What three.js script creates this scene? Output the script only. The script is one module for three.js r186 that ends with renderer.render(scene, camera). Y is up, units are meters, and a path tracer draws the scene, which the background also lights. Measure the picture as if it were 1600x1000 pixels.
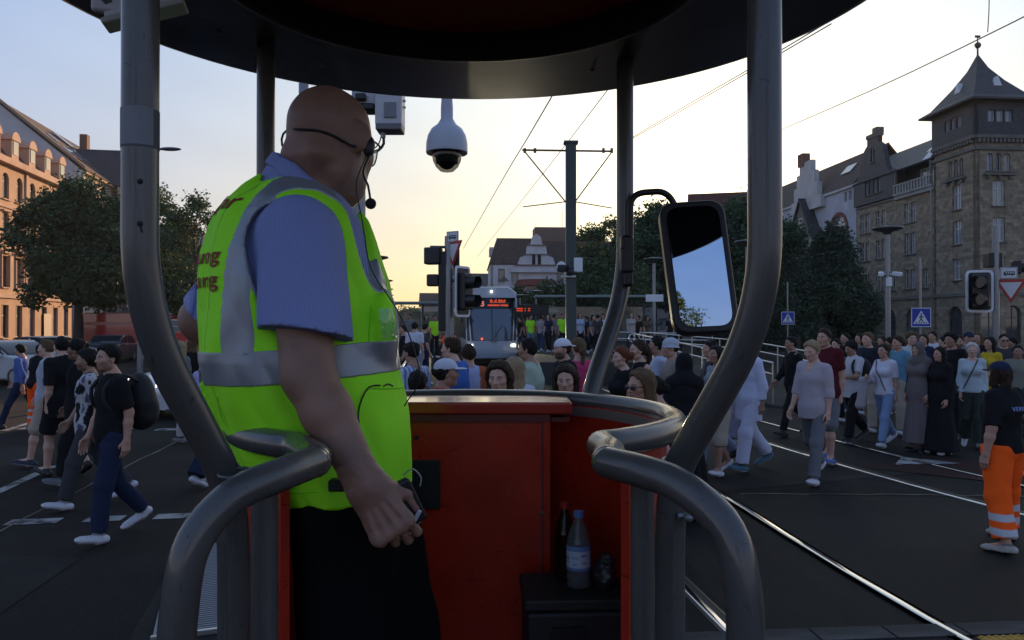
import * as THREE from 'three';
import { mergeGeometries, mergeVertices } from 'three/addons/utils/BufferGeometryUtils.js';
import { RoundedBoxGeometry } from 'three/addons/geometries/RoundedBoxGeometry.js';

// ---------------------------------------------------------------- camera, sky, sun, exposure
const scene = new THREE.Scene();
const camera = new THREE.PerspectiveCamera(45.24, 1.6, 0.05, 2000);
camera.position.set(0, 2, 0);
camera.rotation.x = 0.00667;
const renderer = new THREE.WebGLRenderer({ antialias: true });
renderer.toneMapping = THREE.LinearToneMapping;
renderer.toneMappingExposure = 1.3;
renderer.shadowMap.enabled = true;

const SUN_AZ = 15.6 * Math.PI / 180, SUN_EL = 8.7 * Math.PI / 180;
const sunDir = new THREE.Vector3(Math.sin(SUN_AZ) * Math.cos(SUN_EL), Math.sin(SUN_EL), -Math.cos(SUN_AZ) * Math.cos(SUN_EL));
{
  const W = 1024, H = 512, data = new Float32Array(W * H * 4);
  const mixc = (a, b, t) => [a[0] + (b[0] - a[0]) * t, a[1] + (b[1] - a[1]) * t, a[2] + (b[2] - a[2]) * t];
  for (let r = 0; r < H; r++) for (let c = 0; c < W; c++) {
    const el = ((r + 0.5) / H - 0.5) * Math.PI, th = ((c + 0.5) / W - 0.5) * 2 * Math.PI;
    const x = Math.cos(el) * Math.cos(th), y = Math.sin(el), z = Math.cos(el) * Math.sin(th);
    const dot = Math.min(1, x * sunDir.x + y * sunDir.y + z * sunDir.z), g = Math.acos(dot) * 180 / Math.PI;
    const e = Math.max(0, el * 180 / Math.PI);
    let az = Math.atan2(x, -z) - SUN_AZ; az = Math.abs(Math.atan2(Math.sin(az), Math.cos(az))) * 180 / Math.PI;
    const m = Math.exp(-(az * az) / (46 * 46));
    const hor = mixc([0.74, 0.71, 0.69], [1.14, 0.74, 0.09], m);
    const far = mixc([0.21, 0.36, 0.70], [0.42, 0.62, 0.87], m);
    const zen = [0.10, 0.165, 0.32];
    let col = mixc(mixc(far, hor, Math.exp(-e / (9.5 + 1.0 * m))), zen, Math.min(1, Math.max(0, (e - 22) / 60)));
    const g1 = 1.1 * Math.exp(-g / 17), g2 = 3 * Math.exp(-g / 4.5);
    col = [col[0] + g1 * 1.0 + g2 * 1.0, col[1] + g1 * 0.87 + g2 * 0.72, col[2] + g1 * 0.58 + g2 * 0.42];
    const i = (r * W + c) * 4;
    // thin high veils of cirrus
    const s = Math.sin(x * 9 + y * 31) * Math.sin(x * 23 - y * 57 + 1.3) * 0.5 + Math.sin(x * 41 + y * 90) * 0.3;
    const v = (1 + 0.035 * s * Math.min(1, e / 6)) / 1.22;
    data[i] = col[0] * v; data[i + 1] = col[1] * v; data[i + 2] = col[2] * v; data[i + 3] = 1;
  }
  const sky = new THREE.DataTexture(data, W, H, THREE.RGBAFormat, THREE.FloatType);
  sky.mapping = THREE.EquirectangularReflectionMapping; sky.magFilter = THREE.LinearFilter; sky.needsUpdate = true;
  scene.background = sky; scene.environment = sky;
}
const sun = new THREE.DirectionalLight(new THREE.Color().setRGB(1, 0.60, 0.32), 5);
sun.name = 'sun';
sun.position.copy(sunDir).multiplyScalar(400); sun.target.position.set(0, 0, 0);
sun.castShadow = true; sun.shadow.mapSize.set(4096, 4096);
Object.assign(sun.shadow.camera, { left: -120, right: 120, top: 90, bottom: -90, near: 1, far: 900 });
sun.shadow.radius = 1.2;
scene.add(sun, sun.target);

scene.fog = new THREE.FogExp2(new THREE.Color().setRGB(1, 0.9, 0.76), 0.0003);

// ---------------------------------------------------------------- helpers
let seedv = 12345;
function rnd() { seedv = (seedv + 0x6d2b79f5) | 0; let t = Math.imul(seedv ^ (seedv >>> 15), 1 | seedv); t = (t + Math.imul(t ^ (t >>> 7), 61 | t)) ^ t; return ((t ^ (t >>> 14)) >>> 0) / 4294967296; }
const rr = (a, b) => a + (b - a) * rnd();
function reseed(n) { seedv = n * 7919 + 17; }
const V = (x, y, z) => new THREE.Vector3(x, y, z);
// a point of the place that stands where the photograph's pixel (of 1600 x 1000) looks, d metres ahead
const at = (px, py, d) => V((px - 800) / 1200 * d, 2 + (508 - py) / 1200 * d, -d);
const hash3 = (x, y, z) => { let h = Math.imul(x, 374761393) ^ Math.imul(y, 668265263) ^ Math.imul(z, 2147483647 ^ 0x5bd1e995); h = Math.imul(h ^ (h >>> 13), 1274126177); return ((h ^ (h >>> 16)) >>> 0) / 4294967295; };
function noise3(x, y, z) {
  const xi = Math.floor(x), yi = Math.floor(y), zi = Math.floor(z); let u = x - xi, v = y - yi, w = z - zi;
  u = u * u * (3 - 2 * u); v = v * v * (3 - 2 * v); w = w * w * (3 - 2 * w);
  const a = hash3(xi, yi, zi), b = hash3(xi + 1, yi, zi), c = hash3(xi, yi + 1, zi), d = hash3(xi + 1, yi + 1, zi);
  const e = hash3(xi, yi, zi + 1), f = hash3(xi + 1, yi, zi + 1), g = hash3(xi, yi + 1, zi + 1), h = hash3(xi + 1, yi + 1, zi + 1);
  const l0 = a + (b - a) * u, l1 = c + (d - c) * u, l2 = e + (f - e) * u, l3 = g + (h - g) * u;
  const m0 = l0 + (l1 - l0) * v, m1 = l2 + (l3 - l2) * v;
  return (m0 + (m1 - m0) * w) * 2 - 1;
}
const fbm = (x, y, z, o = 4) => { let s = 0, a = 0.5; for (let i = 0; i < o; i++) { s += a * noise3(x, y, z); x *= 2.03; y *= 2.03; z *= 2.03; a *= 0.5; } return s; };

const names = new Map();
function numbered(n) { const k = names.get(n) || 0; names.set(n, k + 1); return k ? n + '_' + String(k).padStart(3, '0') : n; }
function tag(o, label, category, group) { o.userData.label = label; o.userData.category = category; if (group) o.userData.group = group; return o; }
function thing(name, label, category, pos = [0, 0, 0], turn = 0, group) {
  const o = new THREE.Group(); o.name = numbered(name); scene.add(o);
  if (pos.isVector3) o.position.copy(pos); else o.position.set(...pos);
  o.rotation.y = turn; return tag(o, label, category, group);
}
function part(name, geo, m, parent, label) {
  const g = Array.isArray(geo) ? merge(geo) : geo;
  const o = new THREE.Mesh(g, m); o.name = name; o.castShadow = o.receiveShadow = true; parent.add(o);
  if (label) o.userData.label = label; return o;
}
function struct(name, geo, m, parent = scene) {
  const o = part(name, geo, m, parent); if (parent === scene) { o.name = numbered(name); o.userData.kind = 'structure'; } return o;
}
function stuff(name, geo, m, parent = scene, label, category) {
  const o = part(name, geo, m, parent); o.userData.kind = 'stuff'; if (parent === scene) { o.name = numbered(name); tag(o, label, category); } return o;
}
function clean(g) {
  const keep = ['position', 'normal', 'uv']; let q = g.index ? g.toNonIndexed() : g;
  for (const k of Object.keys(q.attributes)) if (!keep.includes(k)) q.deleteAttribute(k);
  if (!q.attributes.normal) q.computeVertexNormals();
  if (!q.attributes.uv) q.setAttribute('uv', new THREE.BufferAttribute(new Float32Array(q.attributes.position.count * 2), 2));
  q.clearGroups(); return q;
}
function merge(list) { return list.length === 1 ? list[0] : mergeGeometries(list.map(clean)); }
function xf(g, x = 0, y = 0, z = 0, rx = 0, ry = 0, rz = 0) {
  const m = new THREE.Matrix4().makeRotationFromEuler(new THREE.Euler(rx, ry, rz)); m.setPosition(x, y, z); g.applyMatrix4(m); return g;
}
// box with uv in metres
function bx(w, h, d, x = 0, y = 0, z = 0, rx = 0, ry = 0, rz = 0) {
  const g = new THREE.BoxGeometry(w, h, d), uv = g.attributes.uv, s = [[d, h], [d, h], [w, d], [w, d], [w, h], [w, h]];
  for (let f = 0; f < 6; f++) for (let i = 0; i < 4; i++) { const k = f * 4 + i; uv.setXY(k, uv.getX(k) * s[f][0], uv.getY(k) * s[f][1]); }
  return xf(g, x, y, z, rx, ry, rz);
}
function rbx(w, h, d, r, x = 0, y = 0, z = 0, rx = 0, ry = 0, rz = 0, seg = 2) { return xf(new RoundedBoxGeometry(w, h, d, seg, r), x, y, z, rx, ry, rz); }
function cyl(r0, r1, h, x = 0, y = 0, z = 0, seg = 16, rx = 0, ry = 0, rz = 0) { return xf(new THREE.CylinderGeometry(r1, r0, h, seg), x, y, z, rx, ry, rz); }
function sph(r, x, y, z, sx = 1, sy = 1, sz = 1, seg = 16) { const g = new THREE.SphereGeometry(r, seg, Math.max(6, seg * 0.7 | 0)); g.scale(sx, sy, sz); return xf(g, x, y, z); }
function bar(a, b, r, seg = 8, r2 = r) {
  const d = b.clone().sub(a), L = d.length(), g = new THREE.CylinderGeometry(r2, r, L, seg);
  const q = new THREE.Quaternion().setFromUnitVectors(V(0, 1, 0), d.normalize());
  g.applyMatrix4(new THREE.Matrix4().makeRotationFromQuaternion(q).setPosition(a.clone().add(b).multiplyScalar(0.5))); return g;
}
// rectangular bar between two points
function beam(a, b, w, h) {
  const d = b.clone().sub(a), L = d.length(), g = new THREE.BoxGeometry(w, h, L);
  const m = new THREE.Matrix4().lookAt(b, a, Math.abs(d.y) > 0.95 * L ? V(1, 0, 0) : V(0, 1, 0)); m.setPosition(a.clone().add(b).multiplyScalar(0.5)); g.applyMatrix4(m); return g;
}
// tube along a polyline whose corners are rounded
function pipe(pts, r, fillet, radial = 16, closed = false, n = 8) {
  const path = new THREE.CurvePath(); let prev = pts[0].clone();
  for (let i = 1; i < pts.length - 1; i++) {
    const p = pts[i], a = pts[i - 1].clone().sub(p), b = pts[i + 1].clone().sub(p), f = Math.min(fillet, a.length() * 0.49, b.length() * 0.49);
    const s = p.clone().addScaledVector(a.normalize(), f), e = p.clone().addScaledVector(b.normalize(), f);
    path.add(new THREE.LineCurve3(prev, s)); path.add(new THREE.QuadraticBezierCurve3(s, p.clone(), e)); prev = e;
  }
  path.add(new THREE.LineCurve3(prev, pts[pts.length - 1].clone()));
  return tubePts(path.getSpacedPoints(Math.max(12, (pts.length - 1) * n * 2)), r, radial);
}
function tubePts(P, r, radial = 10, cap = true) {
  const c = new THREE.CatmullRomCurve3(P, false, 'centripetal'); const g = new THREE.TubeGeometry(c, P.length * 2, r, radial, false);
  if (!cap) return g;
  const a = P[0], b = P[P.length - 1];
  const s1 = xf(new THREE.SphereGeometry(r * 0.998, radial, 8), a.x, a.y, a.z), s2 = xf(new THREE.SphereGeometry(r * 0.998, radial, 8), b.x, b.y, b.z);
  return merge([g, s1, s2]);
}
function flat(pts, y) { // a sheet on the ground from [x, z] corners, uv in metres
  const s = new THREE.Shape(pts.map(([x, z]) => new THREE.Vector2(x, -z))); const g = new THREE.ShapeGeometry(s); return xf(g, 0, y, 0, -Math.PI / 2);
}

// ---------------------------------------------------------------- textures and materials
function canvasTex(w, h, draw, srgb = true, rep) {
  const c = document.createElement('canvas'); c.width = w; c.height = h; const x = c.getContext('2d'); draw(x, w, h);
  const t = new THREE.CanvasTexture(c); if (srgb) t.colorSpace = THREE.SRGBColorSpace; t.wrapS = t.wrapT = THREE.RepeatWrapping; if (rep) t.repeat.set(...rep); t.anisotropy = 8; return t;
}
function noiseTex(n, f, srgb, rep, oct = 4, seed = 0) { // f(v, x, y) -> [r, g, b]
  const d = new Uint8Array(n * n * 4);
  for (let y = 0; y < n; y++) for (let x = 0; x < n; x++) {
    // tileable: blend of two offsets
    const u = x / n, v = y / n, s = 8;
    const a = fbm(u * s, v * s, seed, oct), b = fbm((u - 1) * s, v * s, seed, oct), c = fbm(u * s, (v - 1) * s, seed, oct), e = fbm((u - 1) * s, (v - 1) * s, seed, oct);
    const k = (a * (1 - u) + b * u) * (1 - v) + (c * (1 - u) + e * u) * v; const q = f(k, x, y); const i = (y * n + x) * 4;
    d[i] = q[0]; d[i + 1] = q[1]; d[i + 2] = q[2]; d[i + 3] = 255;
  }
  const t = new THREE.DataTexture(d, n, n); t.magFilter = THREE.LinearFilter; t.wrapS = t.wrapT = THREE.RepeatWrapping; if (srgb) t.colorSpace = THREE.SRGBColorSpace; t.repeat.set(...rep); t.needsUpdate = true; return t;
}
const lin = (r, g, b) => new THREE.Color().setRGB(r, g, b);
const mcache = new Map();
function M(r, g, b, rough = 0.8, metal = 0, extra) {
  const k = [r, g, b, rough, metal].join() + (extra ? JSON.stringify(Object.keys(extra)) + (extra.key || '') : '');
  if (mcache.has(k)) return mcache.get(k);
  const e = { ...(extra || {}) }; delete e.key;
  const m = new THREE.MeshPhysicalMaterial({ color: lin(r, g, b), roughness: rough, metalness: metal, ...e }); mcache.set(k, m); return m;
}
const fabricBump = noiseTex(256, (k) => { const v = 128 + k * 150 + (rnd() - 0.5) * 40; return [v, v, v]; }, false, [4, 4], 5, 3);
const cloth = (r, g, b, rough = 0.95) => M(r, g, b, rough, 0, { bumpMap: fabricBump, bumpScale: 0.0015, specularIntensity: 0.25, key: 'cloth' });
const asphaltTex = noiseTex(1024, (k, x, y) => { const v = Math.max(20, 118 + k * 95 + Math.abs(k) * 40 + (rnd() - 0.5) * 80); return [v, v, v * 0.99]; }, true, [0.115, 0.115], 7, 7);
const grainTex = noiseTex(512, (k) => { const v = 128 + k * 90 + (rnd() - 0.5) * 130; return [v, v, v]; }, false, [2.2, 2.2], 3, 9);
const wearTex = noiseTex(512, (k) => { const v = Math.max(0, Math.min(255, 232 + k * 34)); return [v, v, v]; }, true, [0.12, 0.12], 5, 21);
const paintWear = noiseTex(512, (k) => { const v = k < -0.12 ? 60 : Math.min(255, 190 + k * 160); return [v, v, v]; }, true, [0.9, 0.9], 5, 22);
const smudge = noiseTex(512, (k) => { const v = Math.max(0, Math.min(255, 120 + k * 120)); return [v, v, v]; }, false, [1.3, 1.3], 5, 33);
const asphalt = (r, g, b, rough = 0.8, key = 'a') => M(r, g, b, rough, 0, { map: asphaltTex, bumpMap: grainTex, bumpScale: 0.006, specularIntensity: 0.4, key: 'asph' + key });
const steel = M(0.5, 0.5, 0.5, 0.35, 1, { bumpMap: smudge, bumpScale: 0.0004, key: 'steel' });
const galv = M(0.2, 0.215, 0.235, 0.55, 0.4, { roughnessMap: smudge, key: 'galv' });
const darkPost = M(0.05, 0.065, 0.06, 0.55, 0.1);
const blackPlastic = M(0.012, 0.012, 0.013, 0.45);
const white = M(0.72, 0.73, 0.75, 0.5);
const glassDark = M(0.02, 0.025, 0.03, 0.04, 0, { specularIntensity: 1, key: 'gd' });

// ---------------------------------------------------------------- signed-distance modelling (surface nets)
const sub3 = (a, b) => [a[0] - b[0], a[1] - b[1], a[2] - b[2]], add3 = (a, b) => [a[0] + b[0], a[1] + b[1], a[2] + b[2]], mul3 = (a, s) => [a[0] * s, a[1] * s, a[2] * s];
const len3 = (a) => Math.hypot(a[0], a[1], a[2]), nor3 = (a) => mul3(a, 1 / (len3(a) || 1)), dot3 = (a, b) => a[0] * b[0] + a[1] * b[1] + a[2] * b[2];
const cross3 = (a, b) => [a[1] * b[2] - a[2] * b[1], a[2] * b[0] - a[0] * b[2], a[0] * b[1] - a[1] * b[0]], mix3 = (a, b, t) => [a[0] + (b[0] - a[0]) * t, a[1] + (b[1] - a[1]) * t, a[2] + (b[2] - a[2]) * t];
const A3 = (v) => (v.isVector3 ? [v.x, v.y, v.z] : v);
// prims: {a, b, ra, rb, k, fl:[axis, factor]} tapered capsule; {c, r:[x,y,z], B:[X,Y,Z], k} ellipsoid; cut:[[p, n], ...] keeps dot(q-p,n) < 0; sub: carve
function primBox(p) {
  if (p.fn) return p.bb0;
  if (p.c) { const R = Math.max(...p.r); return p.B ? [add3(p.c, [-R, -R, -R]), add3(p.c, [R, R, R])] : [sub3(p.c, p.r), add3(p.c, p.r)]; }
  const lo = [], hi = []; for (let i = 0; i < 3; i++) { lo[i] = Math.min(p.a[i] - p.ra, p.b[i] - p.rb); hi[i] = Math.max(p.a[i] + p.ra, p.b[i] + p.rb); } return [lo, hi];
}
function sdf(prims, cell, after) {
  const lo = [1e9, 1e9, 1e9], hi = [-1e9, -1e9, -1e9];
  for (const p of prims) { p.bb = primBox(p); if (!p.sub && !p.mx) for (let i = 0; i < 3; i++) { lo[i] = Math.min(lo[i], p.bb[0][i]); hi[i] = Math.max(hi[i], p.bb[1][i]); } }
  const pad = cell * 3; for (let i = 0; i < 3; i++) { lo[i] -= pad; hi[i] += pad; }
  const n = [0, 1, 2].map((i) => Math.ceil((hi[i] - lo[i]) / cell) + 1), [nx, ny, nz] = n, F = new Float32Array(nx * ny * nz).fill(1);
  for (const p of prims) {
    const k = p.k ?? 0.02, m = k + cell * 2.5, i0 = [], i1 = [];
    for (let i = 0; i < 3; i++) { i0[i] = Math.max(0, Math.floor((p.bb[0][i] - m - lo[i]) / cell)); i1[i] = Math.min(n[i] - 1, Math.ceil((p.bb[1][i] + m - lo[i]) / cell)); }
    let ab, L2; if (!p.c && !p.fn) { ab = sub3(p.b, p.a); L2 = dot3(ab, ab) || 1e-9; }
    for (let z = i0[2]; z <= i1[2]; z++) for (let y = i0[1]; y <= i1[1]; y++) for (let x = i0[0], o = (z * ny + y) * nx + x; x <= i1[0]; x++, o++) {
      const P0 = lo[0] + x * cell, P1 = lo[1] + y * cell, P2 = lo[2] + z * cell; let d;
      if (p.fn) d = p.fn(P0, P1, P2);
      else if (p.c) {
        let q0 = P0 - p.c[0], q1 = P1 - p.c[1], q2 = P2 - p.c[2];
        if (p.B) { const [X, Y, Z] = p.B, t0 = q0 * X[0] + q1 * X[1] + q2 * X[2], t1 = q0 * Y[0] + q1 * Y[1] + q2 * Y[2]; q2 = q0 * Z[0] + q1 * Z[1] + q2 * Z[2]; q0 = t0; q1 = t1; }
        const a0 = q0 / p.r[0], a1 = q1 / p.r[1], a2 = q2 / p.r[2], k0 = Math.sqrt(a0 * a0 + a1 * a1 + a2 * a2);
        const b0 = a0 / p.r[0], b1 = a1 / p.r[1], b2 = a2 / p.r[2], k1 = Math.sqrt(b0 * b0 + b1 * b1 + b2 * b2);
        d = k1 > 1e-6 ? k0 * (k0 - 1) / k1 : -Math.min(...p.r);
      } else {
        let q0 = P0 - p.a[0], q1 = P1 - p.a[1], q2 = P2 - p.a[2];
        let t = (q0 * ab[0] + q1 * ab[1] + q2 * ab[2]) / L2; t = t < 0 ? 0 : t > 1 ? 1 : t;
        q0 -= ab[0] * t; q1 -= ab[1] * t; q2 -= ab[2] * t;
        if (p.fl) { const [w, f] = p.fl, s = (q0 * w[0] + q1 * w[1] + q2 * w[2]) * (f - 1); q0 += w[0] * s; q1 += w[1] * s; q2 += w[2] * s; }
        d = Math.sqrt(q0 * q0 + q1 * q1 + q2 * q2) - (p.ra + (p.rb - p.ra) * t);
      }
      if (p.cut) for (const [c, w] of p.cut) { const e = (P0 - c[0]) * w[0] + (P1 - c[1]) * w[1] + (P2 - c[2]) * w[2]; if (e > d) d = e; }
      const f = F[o];
      if (p.mx) F[o] = Math.max(f, d);
      else if (p.sub) { const e = -d, h = k > 0 ? Math.max(k - Math.abs(f - e), 0) / k : 0; F[o] = Math.max(f, e) + h * h * k * 0.25; }
      else { const h = k > 0 ? Math.max(k - Math.abs(f - d), 0) / k : 0; F[o] = Math.min(f, d) - h * h * k * 0.25; }
    }
  }
  const S = { F, n, lo, cell };
  if (after) for (let z = 0, o = 0; z < nz; z++) for (let y = 0; y < ny; y++) for (let x = 0; x < nx; x++, o++) { if (F[o] < 0.08 && F[o] > -0.12) F[o] = after(lo[0] + x * cell, lo[1] + y * cell, lo[2] + z * cell, F[o]); }
  return S;
}
function sampleF(S, p) {
  const { F, n: [nx, ny, nz], lo, cell } = S; const x = (p[0] - lo[0]) / cell, y = (p[1] - lo[1]) / cell, z = (p[2] - lo[2]) / cell;
  const i = Math.floor(x), j = Math.floor(y), k = Math.floor(z); if (i < 0 || j < 0 || k < 0 || i >= nx - 1 || j >= ny - 1 || k >= nz - 1) return 1;
  const u = x - i, v = y - j, w = z - k, o = (k * ny + j) * nx + i, s = nx * ny;
  const a = F[o] + (F[o + 1] - F[o]) * u, b = F[o + nx] + (F[o + nx + 1] - F[o + nx]) * u, c = F[o + s] + (F[o + s + 1] - F[o + s]) * u, d = F[o + s + nx] + (F[o + s + nx + 1] - F[o + s + nx]) * u;
  const e = a + (b - a) * v, f = c + (d - c) * v; return e + (f - e) * w;
}
function hitF(S, o, dir, max = 2) { // march from outside along dir to the surface
  let t = 0; for (let i = 0; i < 4000 && t < max; i++) { const p = add3(o, mul3(dir, t)), f = sampleF(S, p); if (f < 0.0005) return p; t += 0.0015; } return null;
}
// surface of a field; opt: color(p) -> [r,g,b], uv(p, nrm) -> [u,v], off: level
function nets(S, opt = {}) {
  const { F, n: [nx, ny, nz], lo, cell } = S, lev = opt.off || 0, sxy = nx * ny, vi = new Int32Array(F.length).fill(-1);
  const pos = [], nrm = [], idx = [];
  const offs = [0, 1, nx, nx + 1, sxy, sxy + 1, sxy + nx, sxy + nx + 1], E = [[0, 1], [2, 3], [4, 5], [6, 7], [0, 2], [1, 3], [4, 6], [5, 7], [0, 4], [1, 5], [2, 6], [3, 7]];
  const f = new Float32Array(8);
  for (let z = 0; z < nz - 1; z++) for (let y = 0; y < ny - 1; y++) for (let x = 0, o = (z * ny + y) * nx; x < nx - 1; x++, o++) {
    let m = 0; for (let i = 0; i < 8; i++) { f[i] = F[o + offs[i]] - lev; if (f[i] < 0) m |= 1 << i; }
    if (m === 0 || m === 255) continue;
    let sx = 0, sy = 0, sz = 0, c = 0;
    for (const [a, b] of E) if ((f[a] < 0) !== (f[b] < 0)) { const t = f[a] / (f[a] - f[b]); sx += (a & 1) + ((b & 1) - (a & 1)) * t; sy += (a >> 1 & 1) + ((b >> 1 & 1) - (a >> 1 & 1)) * t; sz += (a >> 2) + ((b >> 2) - (a >> 2)) * t; c++; }
    sx /= c; sy /= c; sz /= c; vi[o] = pos.length / 3;
    pos.push(lo[0] + (x + sx) * cell, lo[1] + (y + sy) * cell, lo[2] + (z + sz) * cell);
    const gx = f[1] - f[0] + f[3] - f[2] + f[5] - f[4] + f[7] - f[6], gy = f[2] - f[0] + f[3] - f[1] + f[6] - f[4] + f[7] - f[5], gz = f[4] - f[0] + f[5] - f[1] + f[6] - f[2] + f[7] - f[3], L = Math.hypot(gx, gy, gz) || 1;
    nrm.push(gx / L, gy / L, gz / L);
  }
  const quad = (a, b, c, d, flip) => { if (a < 0 || b < 0 || c < 0 || d < 0) return; if (flip) idx.push(a, c, b, a, d, c); else idx.push(a, b, c, a, c, d); };
  for (let z = 1; z < nz - 1; z++) for (let y = 1; y < ny - 1; y++) for (let x = 1, o = (z * ny + y) * nx + 1; x < nx - 1; x++, o++) {
    const s = F[o] - lev < 0;
    if (s !== (F[o + 1] - lev < 0)) quad(vi[o - nx - sxy], vi[o - sxy], vi[o], vi[o - nx], !s);
    if (s !== (F[o + nx] - lev < 0)) quad(vi[o - 1 - sxy], vi[o - 1], vi[o], vi[o - sxy], !s);
    if (s !== (F[o + sxy] - lev < 0)) quad(vi[o - 1 - nx], vi[o - nx], vi[o], vi[o - 1], !s);
  }
  const g = new THREE.BufferGeometry(), nv = pos.length / 3;
  g.setAttribute('position', new THREE.Float32BufferAttribute(pos, 3)); g.setAttribute('normal', new THREE.Float32BufferAttribute(nrm, 3));
  const uv = new Float32Array(nv * 2), col = opt.color ? new Float32Array(nv * 3) : null;
  for (let i = 0; i < nv; i++) {
    const p = [pos[i * 3], pos[i * 3 + 1], pos[i * 3 + 2]], q = [nrm[i * 3], nrm[i * 3 + 1], nrm[i * 3 + 2]];
    const t = opt.uv ? opt.uv(p, q) : [p[0] * 0.8 + p[2] * 0.75, p[1] + p[2] * 0.1]; uv[i * 2] = t[0]; uv[i * 2 + 1] = t[1];
    if (col) { const c = opt.color(p, q); col[i * 3] = c[0]; col[i * 3 + 1] = c[1]; col[i * 3 + 2] = c[2]; }
  }
  g.setAttribute('uv', new THREE.BufferAttribute(uv, 2)); if (col) g.setAttribute('color', new THREE.BufferAttribute(col, 3));
  g.setIndex(idx); return g;
}
function mergeCol(list) { // keeps vertex colours
  return mergeGeometries(list.map((g) => { const q = g.index ? g.toNonIndexed() : g; return q; }));
}
// ---------------------------------------------------------------- people: one continuous body each, clothes and hair as parts
const skinBump = noiseTex(256, (k) => { const v = 128 + k * 60 + (rnd() - 0.5) * 70; return [v, v, v]; }, false, [9, 9], 4, 41);
const skinMat = new THREE.MeshPhysicalMaterial({ color: 0xffffff, vertexColors: true, roughness: 0.55, bumpMap: skinBump, bumpScale: 0.0006 });
const toned = new THREE.MeshPhysicalMaterial({ color: 0xffffff, vertexColors: true, roughness: 0.9, specularIntensity: 0.25, bumpMap: fabricBump, bumpScale: 0.0015 });
const shoeMat = new THREE.MeshPhysicalMaterial({ color: 0xffffff, vertexColors: true, roughness: 0.6 });
const hairBump = noiseTex(256, (k, x, y) => { const v = 128 + 90 * noise3(x * 0.22, y * 0.02, 5) + 40 * k; return [v, v, v]; }, false, [6, 3], 3, 51);
const hairM = (r, g, b) => M(r, g, b, 0.7, 0, { bumpMap: hairBump, bumpScale: 0.006, specularIntensity: 0.35, key: 'hair' });
const HAIR = { black: [0.012, 0.01, 0.009], brown: [0.035, 0.02, 0.012], light: [0.11, 0.07, 0.035], blond: [0.3, 0.215, 0.125], grey: [0.35, 0.34, 0.33], white: [0.55, 0.53, 0.5], red: [0.12, 0.035, 0.015] };
const SKIN = { a: [0.55, 0.33, 0.24], b: [0.46, 0.26, 0.18], c: [0.33, 0.18, 0.115], d: [0.2, 0.105, 0.065], e: [0.1, 0.055, 0.036] };
// head prims in a frame: centre c, side X, up Y, forward Z
function headPrims(c, X, Y, Z, s = 1, f = false) {
  const P = (x, y, z) => add3(c, add3(mul3(X, x * s), add3(mul3(Y, y * s), mul3(Z, z * s)))), B = [X, Y, Z];
  const el = (x, y, z, a, b, d, k = 0.02, more) => ({ c: P(x, y, z), r: [a * s, b * s, d * s], B, k: k * s, ...more });
  const cp = (p, q, ra, rb, k, more) => ({ a: P(...p), b: P(...q), ra: ra * s, rb: rb * s, k: k * s, ...more });
  const jw = f ? 0.9 : 1;
  const L = [el(0, 0.03, -0.014, 0.074, 0.084, 0.094), el(0, -0.03, 0.022, 0.06 * jw, 0.082, 0.066, 0.03), el(0, -0.09, 0.058, 0.024 * jw, 0.018, 0.022, 0.03),
    cp([-0.045 * jw, -0.07, 0.0], [0.045 * jw, -0.07, 0.0], 0.016, 0.016, 0.04)];
  for (const q of [-1, 1]) {
    L.push(el(q * 0.043, -0.018, 0.052, 0.02, 0.018, 0.02, 0.03));
    L.push(cp([q * 0.012, 0.021, 0.082], [q * 0.046, 0.02, 0.064], 0.0075, 0.006, 0.016));
    L.push(el(q * 0.031, 0.001, 0.094, 0.017, 0.011, 0.016, 0.014, { sub: true }));
    L.push(el(q * 0.031, 0.001, 0.069, 0.0125, 0.0115, 0.0125, 0.003));
    L.push(el(q * 0.079, -0.006, -0.008, 0.009, 0.032, 0.02, 0.008));
    L.push(el(q * 0.087, -0.004, 0.0, 0.006, 0.018, 0.009, 0.006, { sub: true }));
    L.push(el(q * 0.0115, -0.031, 0.089, 0.0075, 0.006, 0.009, 0.006));
  }
  L.push(cp([0, 0.014, 0.084], [0, -0.025, 0.103], 0.007, 0.0105, 0.012));
  L.push(cp([-0.017, -0.053, 0.081], [0.017, -0.053, 0.081], 0.0055, 0.0055, 0.008), cp([-0.014, -0.063, 0.08], [0.014, -0.063, 0.08], 0.0065, 0.0065, 0.008));
  return L;
}
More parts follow.
